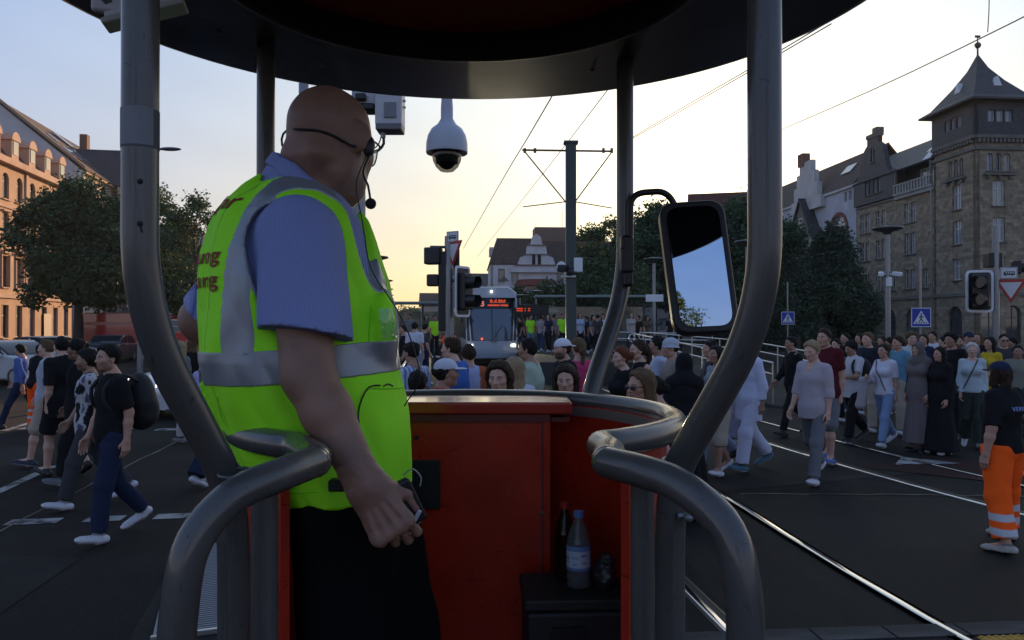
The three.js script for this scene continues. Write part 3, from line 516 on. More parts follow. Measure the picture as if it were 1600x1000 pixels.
// rails: head flush with the road, groove and check lip inside
const railSteel = M(0.62, 0.60, 0.57, 0.22, 1, { roughnessMap: smudge, key: 'rail' }), railDark = M(0.015, 0.014, 0.013, 0.6, 0.3), railRust = M(0.12, 0.09, 0.07, 0.5, 0.7);
function rail(curve, off, inner) {
  const N = 90, P = []; for (let i = 0; i <= N; i++) { const p = curve.getPointAt(i / N), t = curve.getTangentAt(i / N); P.push([p.x - t.z * off, p.z + t.x * off, -t.z, t.x]); }
  const strip = (a, b, y) => { const pos = [], idx = [], nor = []; P.forEach(([x, z, nx, nz], i) => { pos.push(x + nx * a, y, z + nz * a, x + nx * b, y, z + nz * b); nor.push(0, 1, 0, 0, 1, 0); if (i) { const k = i * 2; idx.push(k - 2, k - 1, k, k - 1, k + 1, k); } }); const g = new THREE.BufferGeometry(); g.setAttribute('position', new THREE.Float32BufferAttribute(pos, 3)); g.setAttribute('normal', new THREE.Float32BufferAttribute(nor, 3)); g.setAttribute('uv', new THREE.Float32BufferAttribute(pos.flatMap((v, i) => i % 3 === 0 ? [v, pos[i + 2]] : []), 2)); g.setIndex(idx); return g; };
  const head = () => { const pos = [], idx = []; const prof = [[-0.033, 0.006], [-0.028, 0.0135], [-0.015, 0.0165], [0.015, 0.0165], [0.028, 0.0135], [0.033, 0.006]]; P.forEach(([x, z, nx, nz], i) => { prof.forEach(([a, y]) => pos.push(x + nx * a, y, z + nz * a)); if (i) for (let j = 0; j < 5; j++) { const k = i * 6 + j; idx.push(k - 6, k - 5, k, k - 5, k + 1, k); } }); const g = new THREE.BufferGeometry(); g.setAttribute('position', new THREE.Float32BufferAttribute(pos, 3)); g.setAttribute('uv', new THREE.Float32BufferAttribute(pos.flatMap((v, i) => i % 3 === 0 ? [v, pos[i + 2]] : []), 2)); g.setIndex(idx); g.computeVertexNormals(); return g; };
  const r = struct('rail', head(), railSteel); const s = inner;
  struct('rail_groove', strip(s * 0.033, s * 0.075, 0.0085), railDark, r); struct('rail_lip', strip(s * 0.075, s * 0.092, 0.0125), railRust, r); struct('rail_edge', strip(-s * 0.06, -s * 0.033, 0.0075), railDark, r);
}
const track1 = new THREE.CatmullRomCurve3([[2.95, -1], [2.14, -5], [1.775, -8.8], [1.28, -14], [0.3, -24], [-0.93, -37], [-2.6, -55], [-6, -95]].map(([x, z]) => V(x, 0, z)));
const track2 = new THREE.CatmullRomCurve3([[9.2, -1.0], [7.4, -4.4], [5.93, -8.6], [4.98, -13], [4.1, -19], [3.25, -26], [1.95, -40], [-3, -95]].map(([x, z]) => V(x, 0, z)));
for (const c of [track1]) { rail(c, 0.7175, -1); rail(c, -0.7175, 1); }
for (const c of [track2]) { rail(c, 0.66, -1); rail(c, -0.66, 1); }

// kerb strip of concrete slabs and yellow tactile plates at the near right, laid one by one
const concrete = [0.14, 0.125, 0.155].map((v, i) => M(v, v * 0.99, v * 0.96, 0.85, 0, { map: asphaltTex, bumpMap: grainTex, bumpScale: 0.003, key: 'conc' + i }));
const pave = new THREE.Group(); pave.name = 'kerb_strip'; pave.userData.kind = 'structure'; scene.add(pave); pave.position.set(1.85, 0, -4.95); pave.rotation.y = 0.085;
for (let i = 0; i < 9; i++) part('kerbstone', rbx(0.49, 0.05, 0.2, 0.008, 0.25 + i * 0.5 - 0.9, -0.012, 0), concrete[i % 3], pave);
const tact = new THREE.Group(); tact.name = 'tactile_paving'; tact.userData.kind = 'structure'; scene.add(tact); tact.position.set(3.12, 0, -4.78); tact.rotation.y = 0.085;
const yel = M(0.5, 0.27, 0.035, 0.75, 0, { bumpMap: grainTex, bumpScale: 0.002, key: 'yel' });
for (let i = 0; i < 4; i++) for (let j = 0; j < 2; j++) {
  const knobs = []; for (let a = 0; a < 6; a++) for (let b = 0; b < 6; b++) knobs.push(cyl(0.016, 0.011, 0.008, -0.125 + a * 0.05, 0.02, -0.125 + b * 0.05, 8));
  part('tactile_plate', [rbx(0.29, 0.04, 0.29, 0.006, 0, -0.004, 0), ...knobs], yel, tact).position.set(i * 0.3, 0, j * 0.3 - 0.0);
}
struct('pavement', flat([[1.7, -4.8], [6.5, -5.2], [6.5, -2], [1.2, -2]], 0.0085), lightAsph);

// raised platforms and their ramps
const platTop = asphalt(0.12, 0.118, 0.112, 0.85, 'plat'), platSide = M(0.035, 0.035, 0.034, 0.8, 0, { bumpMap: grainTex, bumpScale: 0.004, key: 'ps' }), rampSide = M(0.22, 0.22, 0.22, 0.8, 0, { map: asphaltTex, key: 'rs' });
function slab(pts, y0, y1, mTop, mSide, name) { // prism over [x, z] corners; y1 may be one height per corner
  const n = pts.length, h = pts.map((_, i) => Array.isArray(y1) ? y1[i] : y1), P = [], I = [], Q = [], J = [];
  pts.forEach(([x, z], i) => P.push(x, h[i], z)); for (const t of THREE.ShapeUtils.triangulateShape(pts.map(([x, z]) => new THREE.Vector2(x, -z)), [])) I.push(...t);
  pts.forEach(([x, z], i) => { const j = (i + 1) % n, b = Q.length / 3; Q.push(x, h[i], z, pts[j][0], h[j], pts[j][1], pts[j][0], y0, pts[j][1], x, y0, z); J.push(b, b + 1, b + 2, b, b + 2, b + 3); });
  const mk = (p, i) => { const g = new THREE.BufferGeometry(); g.setAttribute('position', new THREE.Float32BufferAttribute(p, 3)); g.setIndex(i); const q = g.toNonIndexed(); q.computeVertexNormals(); const uv = []; for (let k = 0; k < q.attributes.position.count; k++) uv.push(q.attributes.position.getX(k) + q.attributes.position.getZ(k) * 0.4, q.attributes.position.getZ(k) + q.attributes.position.getY(k)); q.setAttribute('uv', new THREE.Float32BufferAttribute(uv, 2)); return q; };
  const top = struct(name, mk(P, I), mTop); struct('side_wall', mk(Q, J), mSide, top); return top;
}
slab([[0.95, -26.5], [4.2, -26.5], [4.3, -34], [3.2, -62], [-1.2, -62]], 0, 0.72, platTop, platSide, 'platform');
slab([[4.15, -26], [4.25, -33], [8.6, -33], [9.1, -21], [7.2, -17.6], [6.35, -18.6]], 0, [0.72, 0.72, 0.6, 0.05, 0.03, 0.06], platTop, rampSide, 'platform_ramp');
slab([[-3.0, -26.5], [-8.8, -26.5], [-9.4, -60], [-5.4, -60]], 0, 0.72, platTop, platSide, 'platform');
slab([[-2.55, -17.8], [-4.3, -17.8], [-4.9, -26.5], [-3.0, -26.5]], 0, [0.03, 0.03, 0.72, 0.72], platTop, rampSide, 'platform_ramp');
// low pavements along the houses
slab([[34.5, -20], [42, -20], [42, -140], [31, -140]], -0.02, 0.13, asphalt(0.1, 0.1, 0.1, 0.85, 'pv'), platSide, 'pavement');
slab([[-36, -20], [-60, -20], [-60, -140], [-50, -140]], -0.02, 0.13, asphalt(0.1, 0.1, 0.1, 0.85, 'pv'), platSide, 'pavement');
// far wooded ridge
{
  const P = [], I = [], N = 90; for (let i = 0; i <= N; i++) { const x = -420 + i * 9.4, h = 9 + 5 * fbm(i * 0.13, 3, 1) + 2.2 * noise3(i * 0.9, 1, 1); P.push(x, -1, -420 - 20 * Math.sin(i * 0.4), x, h * 0.7, -428 - 20 * Math.sin(i * 0.4), x, h, -440 - 20 * Math.sin(i * 0.4), x, -1, -520); if (i) for (let j = 0; j < 3; j++) { const a = (i - 1) * 4 + j, b = i * 4 + j; I.push(a, b, a + 1, b, b + 1, a + 1); } }
  const g = new THREE.BufferGeometry(); g.setAttribute('position', new THREE.Float32BufferAttribute(P, 3)); g.setIndex(I); g.computeVertexNormals(); struct('hills', g, M(0.06, 0.07, 0.04, 1));
}
// ---------------------------------------------------------------- buildings
reseed(4);
function stoneTex(bw, bh, base, vary, n = 1024, bumpOnly) {
  return canvasTex(n, n, (x) => {
    const rows = 16, cols = 8, H = n / rows, W = n / cols; x.fillStyle = '#6a6258'; x.fillRect(0, 0, n, n);
    for (let r = 0; r < rows; r++) for (let c = -1; c < cols; c++) {
      const o = (r % 2) * W * 0.5 + ((r * 37) % 5) * W * 0.06, v = 1 + (hash3(r, (c + cols) % cols, 3) - 0.5) * vary, w = W - 3;
      for (const ox of [0, n]) { x.fillStyle = bumpOnly ? `rgb(${180 * v},${180 * v},${180 * v})` : `rgb(${base[0] * v},${base[1] * v * (0.98 + 0.05 * hash3(c, r, 1))},${base[2] * v})`; x.fillRect((c * W + o + ox) % (n + W) - 0, r * H + 1.5, w, H - 3); }
    }
    const im = x.getImageData(0, 0, n, n), d = im.data; for (let i = 0; i < d.length; i += 4) { const px = (i >> 2) % n, py = (i >> 2) / n | 0, k = 1 + 0.14 * fbm(px * 0.02, py * 0.02, 5, 3) + (rnd() - 0.5) * 0.12; d[i] *= k; d[i + 1] *= k; d[i + 2] *= k; } x.putImageData(im, 0, 0);
  }, true, [1 / (8 * bw), 1 / (16 * bh)]);
}
const stoneMap = stoneTex(0.62, 0.31, [146, 136, 120], 0.26);
const stone = new THREE.MeshPhysicalMaterial({ color: lin(0.95, 0.88, 0.78), map: stoneMap, bumpMap: stoneMap, bumpScale: 0.02, roughness: 0.92 });
const stoneTrim = M(0.21, 0.19, 0.155, 0.9, 0, { map: wearTex, key: 'trim' });
const slateMap = canvasTex(512, 512, (x, w) => { x.fillStyle = '#22242a'; x.fillRect(0, 0, w, w); for (let r = 0; r < 32; r++) for (let c = -1; c < 22; c++) { const v = 48 + hash3(r, c, 8) * 24; x.fillStyle = `rgb(${v * 1.02},${v},${v * 1.02})`; x.fillRect(c * 24 + (r % 2) * 12, r * 16, 22.5, 14.5); } }, true, [1 / 4, 1 / 4]);
const slate = new THREE.MeshPhysicalMaterial({ color: 0xffffff, map: slateMap, bumpMap: slateMap, bumpScale: 0.01, roughness: 0.6 });
const tileMap = (b) => canvasTex(512, 512, (x, w) => { x.fillStyle = '#2a1a14'; x.fillRect(0, 0, w, w); for (let r = 0; r < 24; r++) for (let c = 0; c < 24; c++) { const v = 0.8 + hash3(r, c, 5) * 0.4; x.fillStyle = `rgb(${b[0] * v},${b[1] * v},${b[2] * v})`; x.fillRect(c * 21.3, r * 21.3, 19.5, 19.5); } }, true, [1 / 5, 1 / 5]);
const redTile = new THREE.MeshPhysicalMaterial({ color: 0xffffff, map: tileMap([98, 52, 42]), roughness: 0.85 }), brownTile = new THREE.MeshPhysicalMaterial({ color: 0xffffff, map: tileMap([84, 68, 58]), roughness: 0.85 });
const render_ = (r, g, b, key) => M(r, g, b, 0.9, 0, { map: wearTex, bumpMap: grainTex, bumpScale: 0.003, key: 'r' + key });
const frameWhite = M(0.6, 0.6, 0.58, 0.5), roomDark = M(0.02, 0.02, 0.022, 0.9), curtain = M(0.5, 0.48, 0.44, 0.9);
const pane = M(0.03, 0.035, 0.045, 0.03, 0, { specularIntensity: 1, ior: 1.7, key: 'pane' }), paneBright = M(0.22, 0.24, 0.27, 0.06, 0, { ior: 1.8, key: 'paneb' });

const paneCurtain = M(0.3, 0.29, 0.26, 0.25, 0, { ior: 1.5, clearcoat: 1, clearcoatRoughness: 0.04, key: 'pcur' }), paneHalf = M(0.1, 0.105, 0.11, 0.05, 0, { ior: 1.8, key: 'ph' }); let paneN = 0;
const paneFor = (o) => { const q = hash3(paneN++, 7, 3); return o.dark ? (q < 0.25 ? paneHalf : pane) : o.bright ? (q < 0.7 ? paneBright : paneCurtain) : q < 0.4 ? pane : q < 0.62 ? paneHalf : q < 0.82 ? paneBright : paneCurtain; };
function wallGeo(w, h, holes, t = 0.35) {
  const s = new THREE.Shape([[0, 0], [w, 0], [w, h], [0, h]].map((p) => new THREE.Vector2(...p)));
  for (const o of holes) s.holes.push(holePath(o));
  const g = new THREE.ExtrudeGeometry(s, { depth: t, bevelEnabled: false, curveSegments: 8 }); return xf(g, 0, 0, -t);
}
function holePath(o, inset = 0) {
  const p = new THREE.Path(), x0 = o.x - o.w / 2 + inset, x1 = o.x + o.w / 2 - inset, y0 = o.y + inset, y1 = o.y + o.h - inset;
  p.moveTo(x0, y0); p.lineTo(x1, y0);
  if (o.arch) { const r = (x1 - x0) / 2; p.lineTo(x1, y1 - r); p.absarc((x0 + x1) / 2, y1 - r, r, 0, Math.PI, false); p.lineTo(x0, y0); } else { p.lineTo(x1, y1); p.lineTo(x0, y1); p.lineTo(x0, y0); }
  return p;
}
// a window set back in its opening: frame with mullions (its pane and sill are sub-parts)
function windowIn(parent, o, tr, fm = frameWhite, kind = 'window', sillM = stoneTrim) {
  const ft = Math.min(0.09, o.w * 0.09), sh = new THREE.Shape(holePath(o).getPoints(8)); sh.holes.push(new THREE.Path(holePath(o, ft).getPoints(8)));
  const fg = xf(new THREE.ExtrudeGeometry(sh, { depth: 0.07, bevelEnabled: false }), 0, 0, -0.26), L = [fg];
  if (o.mull !== 0) { L.push(bx(ft * 0.8, o.h - ft * 2, 0.06, o.x, o.y + o.h / 2, -0.225)); if (o.h > 1.3) L.push(bx(o.w - ft * 2, ft * 0.8, 0.055, o.x, o.y + o.h * 0.68, -0.225)); }
  const f = part(kind, L, o.dark ? darkPost : fm, parent); tr(f);
  const ps = new THREE.ShapeGeometry(new THREE.Shape(holePath(o, ft * 0.6).getPoints(8))); part('pane', xf(ps, 0, 0, -0.238), paneFor(o), f);
  if (!o.nosill) part('sill', bx(o.w + 0.24, 0.1, 0.3, o.x, o.y - 0.05, 0.02), sillM, f);
  return f;
}
// one wall: origin, direction (turn), width, height, windows
function wall(parent, m, x, y, z, turn, w, h, holes, o = {}) {
  const tr = (q) => { q.position.set(x, y, z); q.rotation.y = turn; };
  const wl = part(o.name || 'wall', wallGeo(w, h, holes, o.t || 0.35), m, parent); tr(wl);
  part('room_backing', bx(w - 0.8, h - 0.2, 0.04, w / 2, h / 2, -0.9), roomDark, wl);
  for (const q of holes) if (!q.open) windowIn(parent, q, tr, o.frame || frameWhite, q.kind || 'window', o.sill || stoneTrim);
  if (o.trim) for (const [yy, hh, dd] of o.trim) part('cornice', bx(w + 0.1, hh, dd, w / 2, yy, dd / 2 + 0.003), o.trimM || stoneTrim, wl);
  return tr;
}
const tri = (pts) => { // a thin roof plane or prism face from corner points
  const g = new THREE.BufferGeometry(), P = [], U = []; const a = pts[0], e1 = pts[1].clone().sub(a).normalize(), nn = e1.clone().cross(pts[pts.length - 1].clone().sub(a)).normalize(), e2 = nn.clone().cross(e1);
  for (let i = 1; i < pts.length - 1; i++) for (const p of [a, pts[i], pts[i + 1]]) { P.push(p.x, p.y, p.z); const d = p.clone().sub(a); U.push(d.dot(e1), d.dot(e2)); }
  g.setAttribute('position', new THREE.Float32BufferAttribute(P, 3)); g.setAttribute('uv', new THREE.Float32BufferAttribute(U, 2)); g.computeVertexNormals(); return g;
};
const roofPlane = (pts, t = 0.18) => { const top = tri(pts); const nrm = pts[1].clone().sub(pts[0]).cross(pts[pts.length - 1].clone().sub(pts[0])).normalize(); const low = pts.map((p) => p.clone().addScaledVector(nrm, -t)); const L = [top, tri(low.slice().reverse())]; pts.forEach((p, i) => { const j = (i + 1) % pts.length; L.push(tri([pts[i], low[i], low[j], pts[j]])); }); return merge(L); };

// ---- the stone corner house with the pyramid tower at the right
{
  const B = thing('tower_house', 'dark stone corner house with slate pyramid tower and weather vane', 'building', [39.9, 0, -66], 0.083);
  const win = (x, y, w, h, e = {}) => ({ x, y, w, h, ...e });
  // tower, front face (width 4.6) and street face (depth 5.6)
  const TW = 4.6, TD = 5.7;
  const rows = [[6.0, 1.9], [9.2, 2.1], [12.3, 2.2]];
  const fr = [...rows.map(([y, h], i) => win(2.1, y, 1.15, h, { bright: i > 0 })), ...[-0.8, 0, 0.8].map((q) => win(2.1 + q, 15.3, 0.55, 1.55, { arch: 1, mull: 0 })), win(1.3, 0.4, 1.6, 3.3, { arch: 1, dark: 1, kind: 'doorway_window' }), win(3.4, 0.4, 1.4, 3.3, { arch: 1, dark: 1 })];
  wall(B, stone, 0, 0, 0, 0, TW, 18.4, fr, { trim: [[4.7, 0.3, 0.14], [17.25, 0.28, 0.16], [18.25, 0.3, 0.3]] });
  const st = [...rows.map(([y, h], i) => win(3.2, y, 1.15, h, { bright: i === 2 })), ...[-0.75, 0, 0.75].map((q) => win(3.1 + q, 15.3, 0.5, 1.5, { arch: 1, mull: 0 })), win(2.9, 0.3, 1.9, 3.4, { arch: 1, dark: 1 })];
  wall(B, stone, 0, 0, -TD, -Math.PI / 2, TD, 18.4, st, { trim: [[4.7, 0.3, 0.14], [17.25, 0.28, 0.16], [18.25, 0.3, 0.3]] });
  for (const [x, z, turn, y] of [[2.1, 0, 0, 15.0], [0, -TD + 3.1, -Math.PI / 2, 15.0]]) { const q = part('window_bracket', [bx(2.8, 0.2, 0.35, 0, y, 0.18), bx(0.25, 0.3, 0.25, -1, y - 0.25, 0.13), bx(0.25, 0.3, 0.25, 1, y - 0.25, 0.13), bx(0.25, 0.3, 0.25, 0, y - 0.25, 0.13)], stoneTrim, B); q.position.set(x, 0, z); q.rotation.y = turn; }
  const cor = []; for (let i = 0; i < 12; i++) cor.push(bx(0.2, 0.3, 0.28, 0.2 + i * 0.38, 17.9, 0.16)); for (let i = 0; i < 14; i++) cor.push(bx(0.28, 0.3, 0.2, -0.16, 17.9, -0.3 - i * 0.39));
  cor.forEach((g) => part('corbel', g, stoneTrim, B));
  // slate storey
  const lw = [-1, 0, 1].map((q) => win(2.3 + q * 0.8, 1.15, 0.68, 1.0, { nosill: 1, mull: 0, bright: 1 }));
  wall(B, slate, -0.12, 18.4, 0.12, 0, TW + 0.24, 3.2, lw, { name: 'slate_storey', t: 0.3 });
  wall(B, slate, -0.12, 18.4, -TD - 0.12, -Math.PI / 2, TD + 0.24, 3.2, [-1, 0, 1].map((q) => win(3.0 + q * 0.8, 1.15, 0.68, 1.0, { nosill: 1, mull: 0, bright: 1 })), { name: 'slate_storey', t: 0.3 });
  part('wall', [bx(0.3, 21.6, TD, TW - 0.15, 10.8, -TD / 2 - 0.4), bx(TW, 21.6, 0.3, TW / 2, 10.8, -TD + 0.16)], stone, B);
  // pyramid with a flared foot
  const cx = TW / 2, cz = -TD / 2, lv = [[21.45, 3.25, 3.75], [21.9, 2.55, 3.0], [23.6, 1.35, 1.6], [25.0, 0.55, 0.65], [26.4, 0.02, 0.02]], RP = [];
  for (let i = 0; i < lv.length - 1; i++) { const [y0, a0, b0] = lv[i], [y1, a1, b1] = lv[i + 1]; const c0 = [[-a0, b0], [a0, b0], [a0, -b0], [-a0, -b0]], c1 = [[-a1, b1], [a1, b1], [a1, -b1], [-a1, -b1]]; for (let k = 0; k < 4; k++) { const m = (k + 1) % 4; RP.push(tri([V(cx + c0[k][0], y0, cz + c0[k][1]), V(cx + c0[m][0], y0, cz + c0[m][1]), V(cx + c1[m][0], y1, cz + c1[m][1]), V(cx + c1[k][0], y1, cz + c1[k][1])])); } }
  const TR = part('tower_roof', [...RP, bx(6.5, 0.14, 7.5, cx, 21.36, cz)], slate, B);
  part('finial', [sph(0.28, cx, 27.2, cz), cyl(0.09, 0.05, 1.8, cx, 27.0, cz, 8), bx(0.5, 0.22, 0.04, cx, 28.0, cz), cyl(0.03, 0.03, 0.5, cx, 27.8, cz, 6)], railRust, TR);
  for (const [x, z, turn] of [[cx + 0.3, cz + 1.85, 0], [cx - 1.55, cz - 0.2, -Math.PI / 2]]) { const s = new THREE.Shape([new THREE.Vector2(-0.5, 0), new THREE.Vector2(0.5, 0), new THREE.Vector2(0, 1.15)]); const g = new THREE.ExtrudeGeometry(s, { depth: 0.5, bevelEnabled: false }); const q = part('roof_vent', xf(g, 0, 22.65, -0.2), white, TR); q.position.set(x, 0, z); q.rotation.y = turn; }
  // body along the street: bay beside the tower, loggia, then the curved gable
  const body = [];
  for (const [y, h] of [[5.6, 1.9], [9.0, 2.1]]) body.push(win(8.1 + 1.2, y, 0.75, h), win(9.9 + 0.4, y, 0.75, h, { bright: 1 }));
  body.push(win(9.3, 12.1, 0.8, 2.0, { bright: 1 }), win(10.4, 12.1, 0.8, 2.0));
  for (const z of [1.1, 4.2]) for (const [y, h] of [[5.6, 1.9], [9.0, 2.0], [12.0, 2.1]]) body.push(win(z, y, 0.85, h), win(z + 1.1, y, 0.85, h, { bright: y > 11 }));
  body.push(win(7.0, 5.6, 0.7, 1.8), win(12.3, 5.6, 0.8, 1.8), win(2.2, 0.3, 2.2, 3.3, { arch: 1, dark: 1 }), win(6.2, 0.3, 2.4, 3.4, { arch: 1, dark: 1 }), win(10.2, 0.3, 2.4, 3.4, { arch: 1, dark: 1 }));
  const L = 13.9; wall(B, stone, 0.18, 0, -TD - L, -Math.PI / 2, L, 15.0, body, { trim: [[4.7, 0.3, 0.14], [14.9, 0.25, 0.14]] });
  // loggia floor with pale balustrade, dark recess and posts
  const bal = [bx(0.16, 0.2, 6.2, -0.15, 15.15, -8.9), bx(0.14, 0.14, 6.2, -0.15, 16.1, -8.9)]; for (let i = 0; i < 13; i++) bal.push(bx(0.12, 0.85, 0.22, -0.15, 15.65, -11.8 + i * 0.48)); bal.push(bx(0.3, 0.35, 6.2, 0.05, 14.85, -8.9));
  part('balustrade', bal, render_(0.4, 0.39, 0.35, 'bal'), B);
  part('loggia_wall', bx(0.3, 2.9, 6.4, 1.5, 16.5, -8.9), M(0.05, 0.045, 0.04, 0.9), B);
  const lf = part('loggia_window', [bx(0.08, 2, 0.08, 1.28, 16.3, -7.6), bx(0.08, 2, 0.08, 1.28, 16.3, -8.6), bx(0.08, 2, 0.08, 1.28, 16.3, -9.6), bx(0.08, 0.08, 2.1, 1.28, 17.3, -8.6)], frameWhite, B); part('pane', bx(0.03, 2, 2, 1.3, 16.3, -8.6), paneBright, lf);
  part('loggia_post', bx(0.22, 2.6, 0.22, -0.1, 16.5, -6.0), stoneTrim, B); part('loggia_post', bx(0.22, 2.6, 0.22, -0.1, 16.5, -11.7), stoneTrim, B);
  // main roof
  const MR = part('roof', [roofPlane([V(-0.3, 17.6, -5.7), V(3.6, 20.8, -5.7), V(3.6, 20.8, -19.8), V(-0.3, 17.6, -19.8)]), roofPlane([V(3.6, 20.8, -5.7), V(9, 15, -5.7), V(9, 15, -19.8), V(3.6, 20.8, -19.8)])], slate, B);
  part('skylight', rbx(0.06, 1.0, 0.8, 0.02, 1.15, 19.0, -7.6, 0, 0, -0.86), paneBright, MR);
  const DG = part('dormer', [tri([V(-0.25, 17.7, -7.1), V(-0.25, 17.7, -5.8), V(0.9, 19.4, -6.45)]), tri([V(-0.25, 17.7, -7.1), V(0.9, 19.4, -6.45), V(2.4, 19.4, -6.45)])], white, MR);
  // curved gable: outline in local (street) plane
  const gs = new THREE.Shape(); gs.moveTo(0, 0); gs.lineTo(7.7, 0); gs.lineTo(7.7, 2.4); gs.quadraticCurveTo(6.5, 2.8, 6.2, 4.2); gs.quadraticCurveTo(5.9, 5.8, 4.9, 6.2); gs.lineTo(4.9, 7.0); gs.lineTo(2.8, 7.0); gs.lineTo(2.8, 6.2); gs.quadraticCurveTo(1.8, 5.8, 1.5, 4.2); gs.quadraticCurveTo(1.2, 2.8, 0, 2.4); gs.lineTo(0, 0);
  const gh = [...[-1.2, -0.4, 0.4, 1.2].map((q) => win(3.85 + q, 0.9, 0.6, 1.6, { mull: 0, bright: q > 0 })), win(3.85, 4.3, 0.75, 1.5, { mull: 0 })];
  for (const o of gh) gs.holes.push(holePath(o));
  const gable = part('gable', xf(new THREE.ExtrudeGeometry(gs, { depth: 0.5, bevelEnabled: false }), 0, 0, -0.5), slate, B); gable.position.set(-0.15, 15.1, -19.7); gable.rotation.y = -Math.PI / 2;
  for (const o of gh) windowIn(B, o, (q) => { q.position.set(-0.15, 15.1, -19.7); q.rotation.y = -Math.PI / 2; });
  part('gable_cap', [bx(0.7, 0.4, 2.3, 0.1, 22.2, -15.85), bx(0.8, 0.6, 0.9, 0.1, 22.6, -15.2)], stoneTrim, B);
  part('downpipe', cyl(0.07, 0.07, 14.6, -0.1, 10.3, -5.95, 8), galv, B);
  part('wall', [bx(8.4, 17.4, 0.3, 4.6, 8.7, -19.8), bx(0.3, 17, 14, 8.8, 8.5, -12.6)], stone, B);
}
// ---- pale stepped-gable house further along the street
{
  const B = thing('stepped_gable_house', 'white and lilac house with stepped gable beyond the stone tower house', 'building', [39.9, 0, -66], 0.083);
  const wm = render_(0.55, 0.56, 0.6, 'lil'), ww = render_(0.62, 0.61, 0.58, 'wht'), L = 21; const h = [];
  for (const y of [4.8, 8.2]) for (let i = 0; i < 6; i++) h.push({ x: 1.6 + i * 3.2, y, w: 1.1, h: 2.1, bright: (i + y) % 3 < 1 });
  h.push({ x: 17.2, y: 11.2, w: 3.4, h: 3.6, arch: 1, bright: 1 }, { x: 18.7, y: 16.2, w: 0.6, h: 1.1, mull: 0, nosill: 1 }, { x: 19.7, y: 16.2, w: 0.6, h: 1.1, mull: 0, nosill: 1 }, { x: 9, y: 11.6, w: 1, h: 2 }, { x: 12, y: 11.6, w: 1, h: 2 }, { x: 4, y: 11.6, w: 1, h: 2 });
  wall(B, wm, 0.3, 0, -19.95 - L, -Math.PI / 2, L, 17.9, h, { trim: [[4, 0.25, 0.14], [17.7, 0.3, 0.25]], trimM: ww, sill: ww });
  part('arch_surround', (() => { const s = new THREE.Shape(holePath({ x: 17.2, y: 11.0, w: 4.2, h: 4.2, arch: 1 }).getPoints(10)); s.holes.push(new THREE.Path(holePath({ x: 17.2, y: 11.2, w: 3.4, h: 3.6, arch: 1 }).getPoints(10))); return xf(new THREE.ExtrudeGeometry(s, { depth: 0.12, bevelEnabled: false }), 0, 0, 0.01); })(), M(0.2, 0.07, 0.045, 0.9), B).position.set(0.3, 0, -40.95);
  B.children[B.children.length - 1].rotation.y = -Math.PI / 2;
  const R = part('roof', [roofPlane([V(0.0, 17.9, -20.1), V(4.2, 22.6, -20.1), V(4.2, 22.6, -60), V(0.0, 17.9, -60)]), roofPlane([V(4.2, 22.6, -20.1), V(9, 17, -20.1), V(9, 17, -60), V(4.2, 22.6, -60)])], brownTile, B);
  part('skylight', bx(1.4, 0.08, 2.2, 2.2, 20.55, -25, 0, 0, 0.84), paneBright, R);
  const gs = new THREE.Shape(); gs.moveTo(0, 0); gs.lineTo(8, 0); for (const [x, y] of [[8, 1.5], [7.2, 1.5], [7.2, 3.2], [6.4, 3.2], [6.4, 4.8], [5.6, 4.8], [5.6, 6.2], [2.4, 6.2], [2.4, 4.8], [1.6, 4.8], [1.6, 3.2], [0.8, 3.2], [0.8, 1.5], [0, 1.5]]) gs.lineTo(x, y);
  const g = part('stepped_gable', xf(new THREE.ExtrudeGeometry(gs, { depth: 0.6, bevelEnabled: false }), 0, 0, -0.6), ww, B); g.position.set(-0.3, 16.4, -35); g.rotation.y = -Math.PI / 2;
  part('front_gable', [tri([V(-0.9, 12.6, -34.4), V(-0.9, 12.6, -27.6), V(-0.9, 17.6, -31)])], stoneTrim, B); part('gable_roof', [roofPlane([V(-1.2, 12.5, -27.4), V(1.6, 12.5, -27.4), V(1.6, 18, -31), V(-1.2, 18, -31)]), roofPlane([V(-1.2, 18, -31), V(1.6, 18, -31), V(1.6, 12.5, -34.6), V(-1.2, 12.5, -34.6)])], slate, B);
  part('bay', bx(1.2, 12.6, 6.8, -0.35, 6.3, -31), render_(0.42, 0.36, 0.3, 'bay'), B);
  for (const [y, zz] of [[9.4, -29.6], [9.4, -32.4], [6, -29.6], [6, -32.4], [13.6, -31]]) { const f = part('window', bx(0.08, 1.9, 1.1, -0.93, y + 0.9, zz), frameWhite, B); part('pane', bx(0.04, 1.7, 0.95, -0.965, y + 0.9, zz), pane, f); }
  part('chimney', bx(1, 1.6, 1.4, 0, 23.0, -32), M(0.16, 0.08, 0.06, 0.9), R); part('wall', bx(8.6, 17.6, 0.3, 4.8, 8.8, -41), wm, B);
}
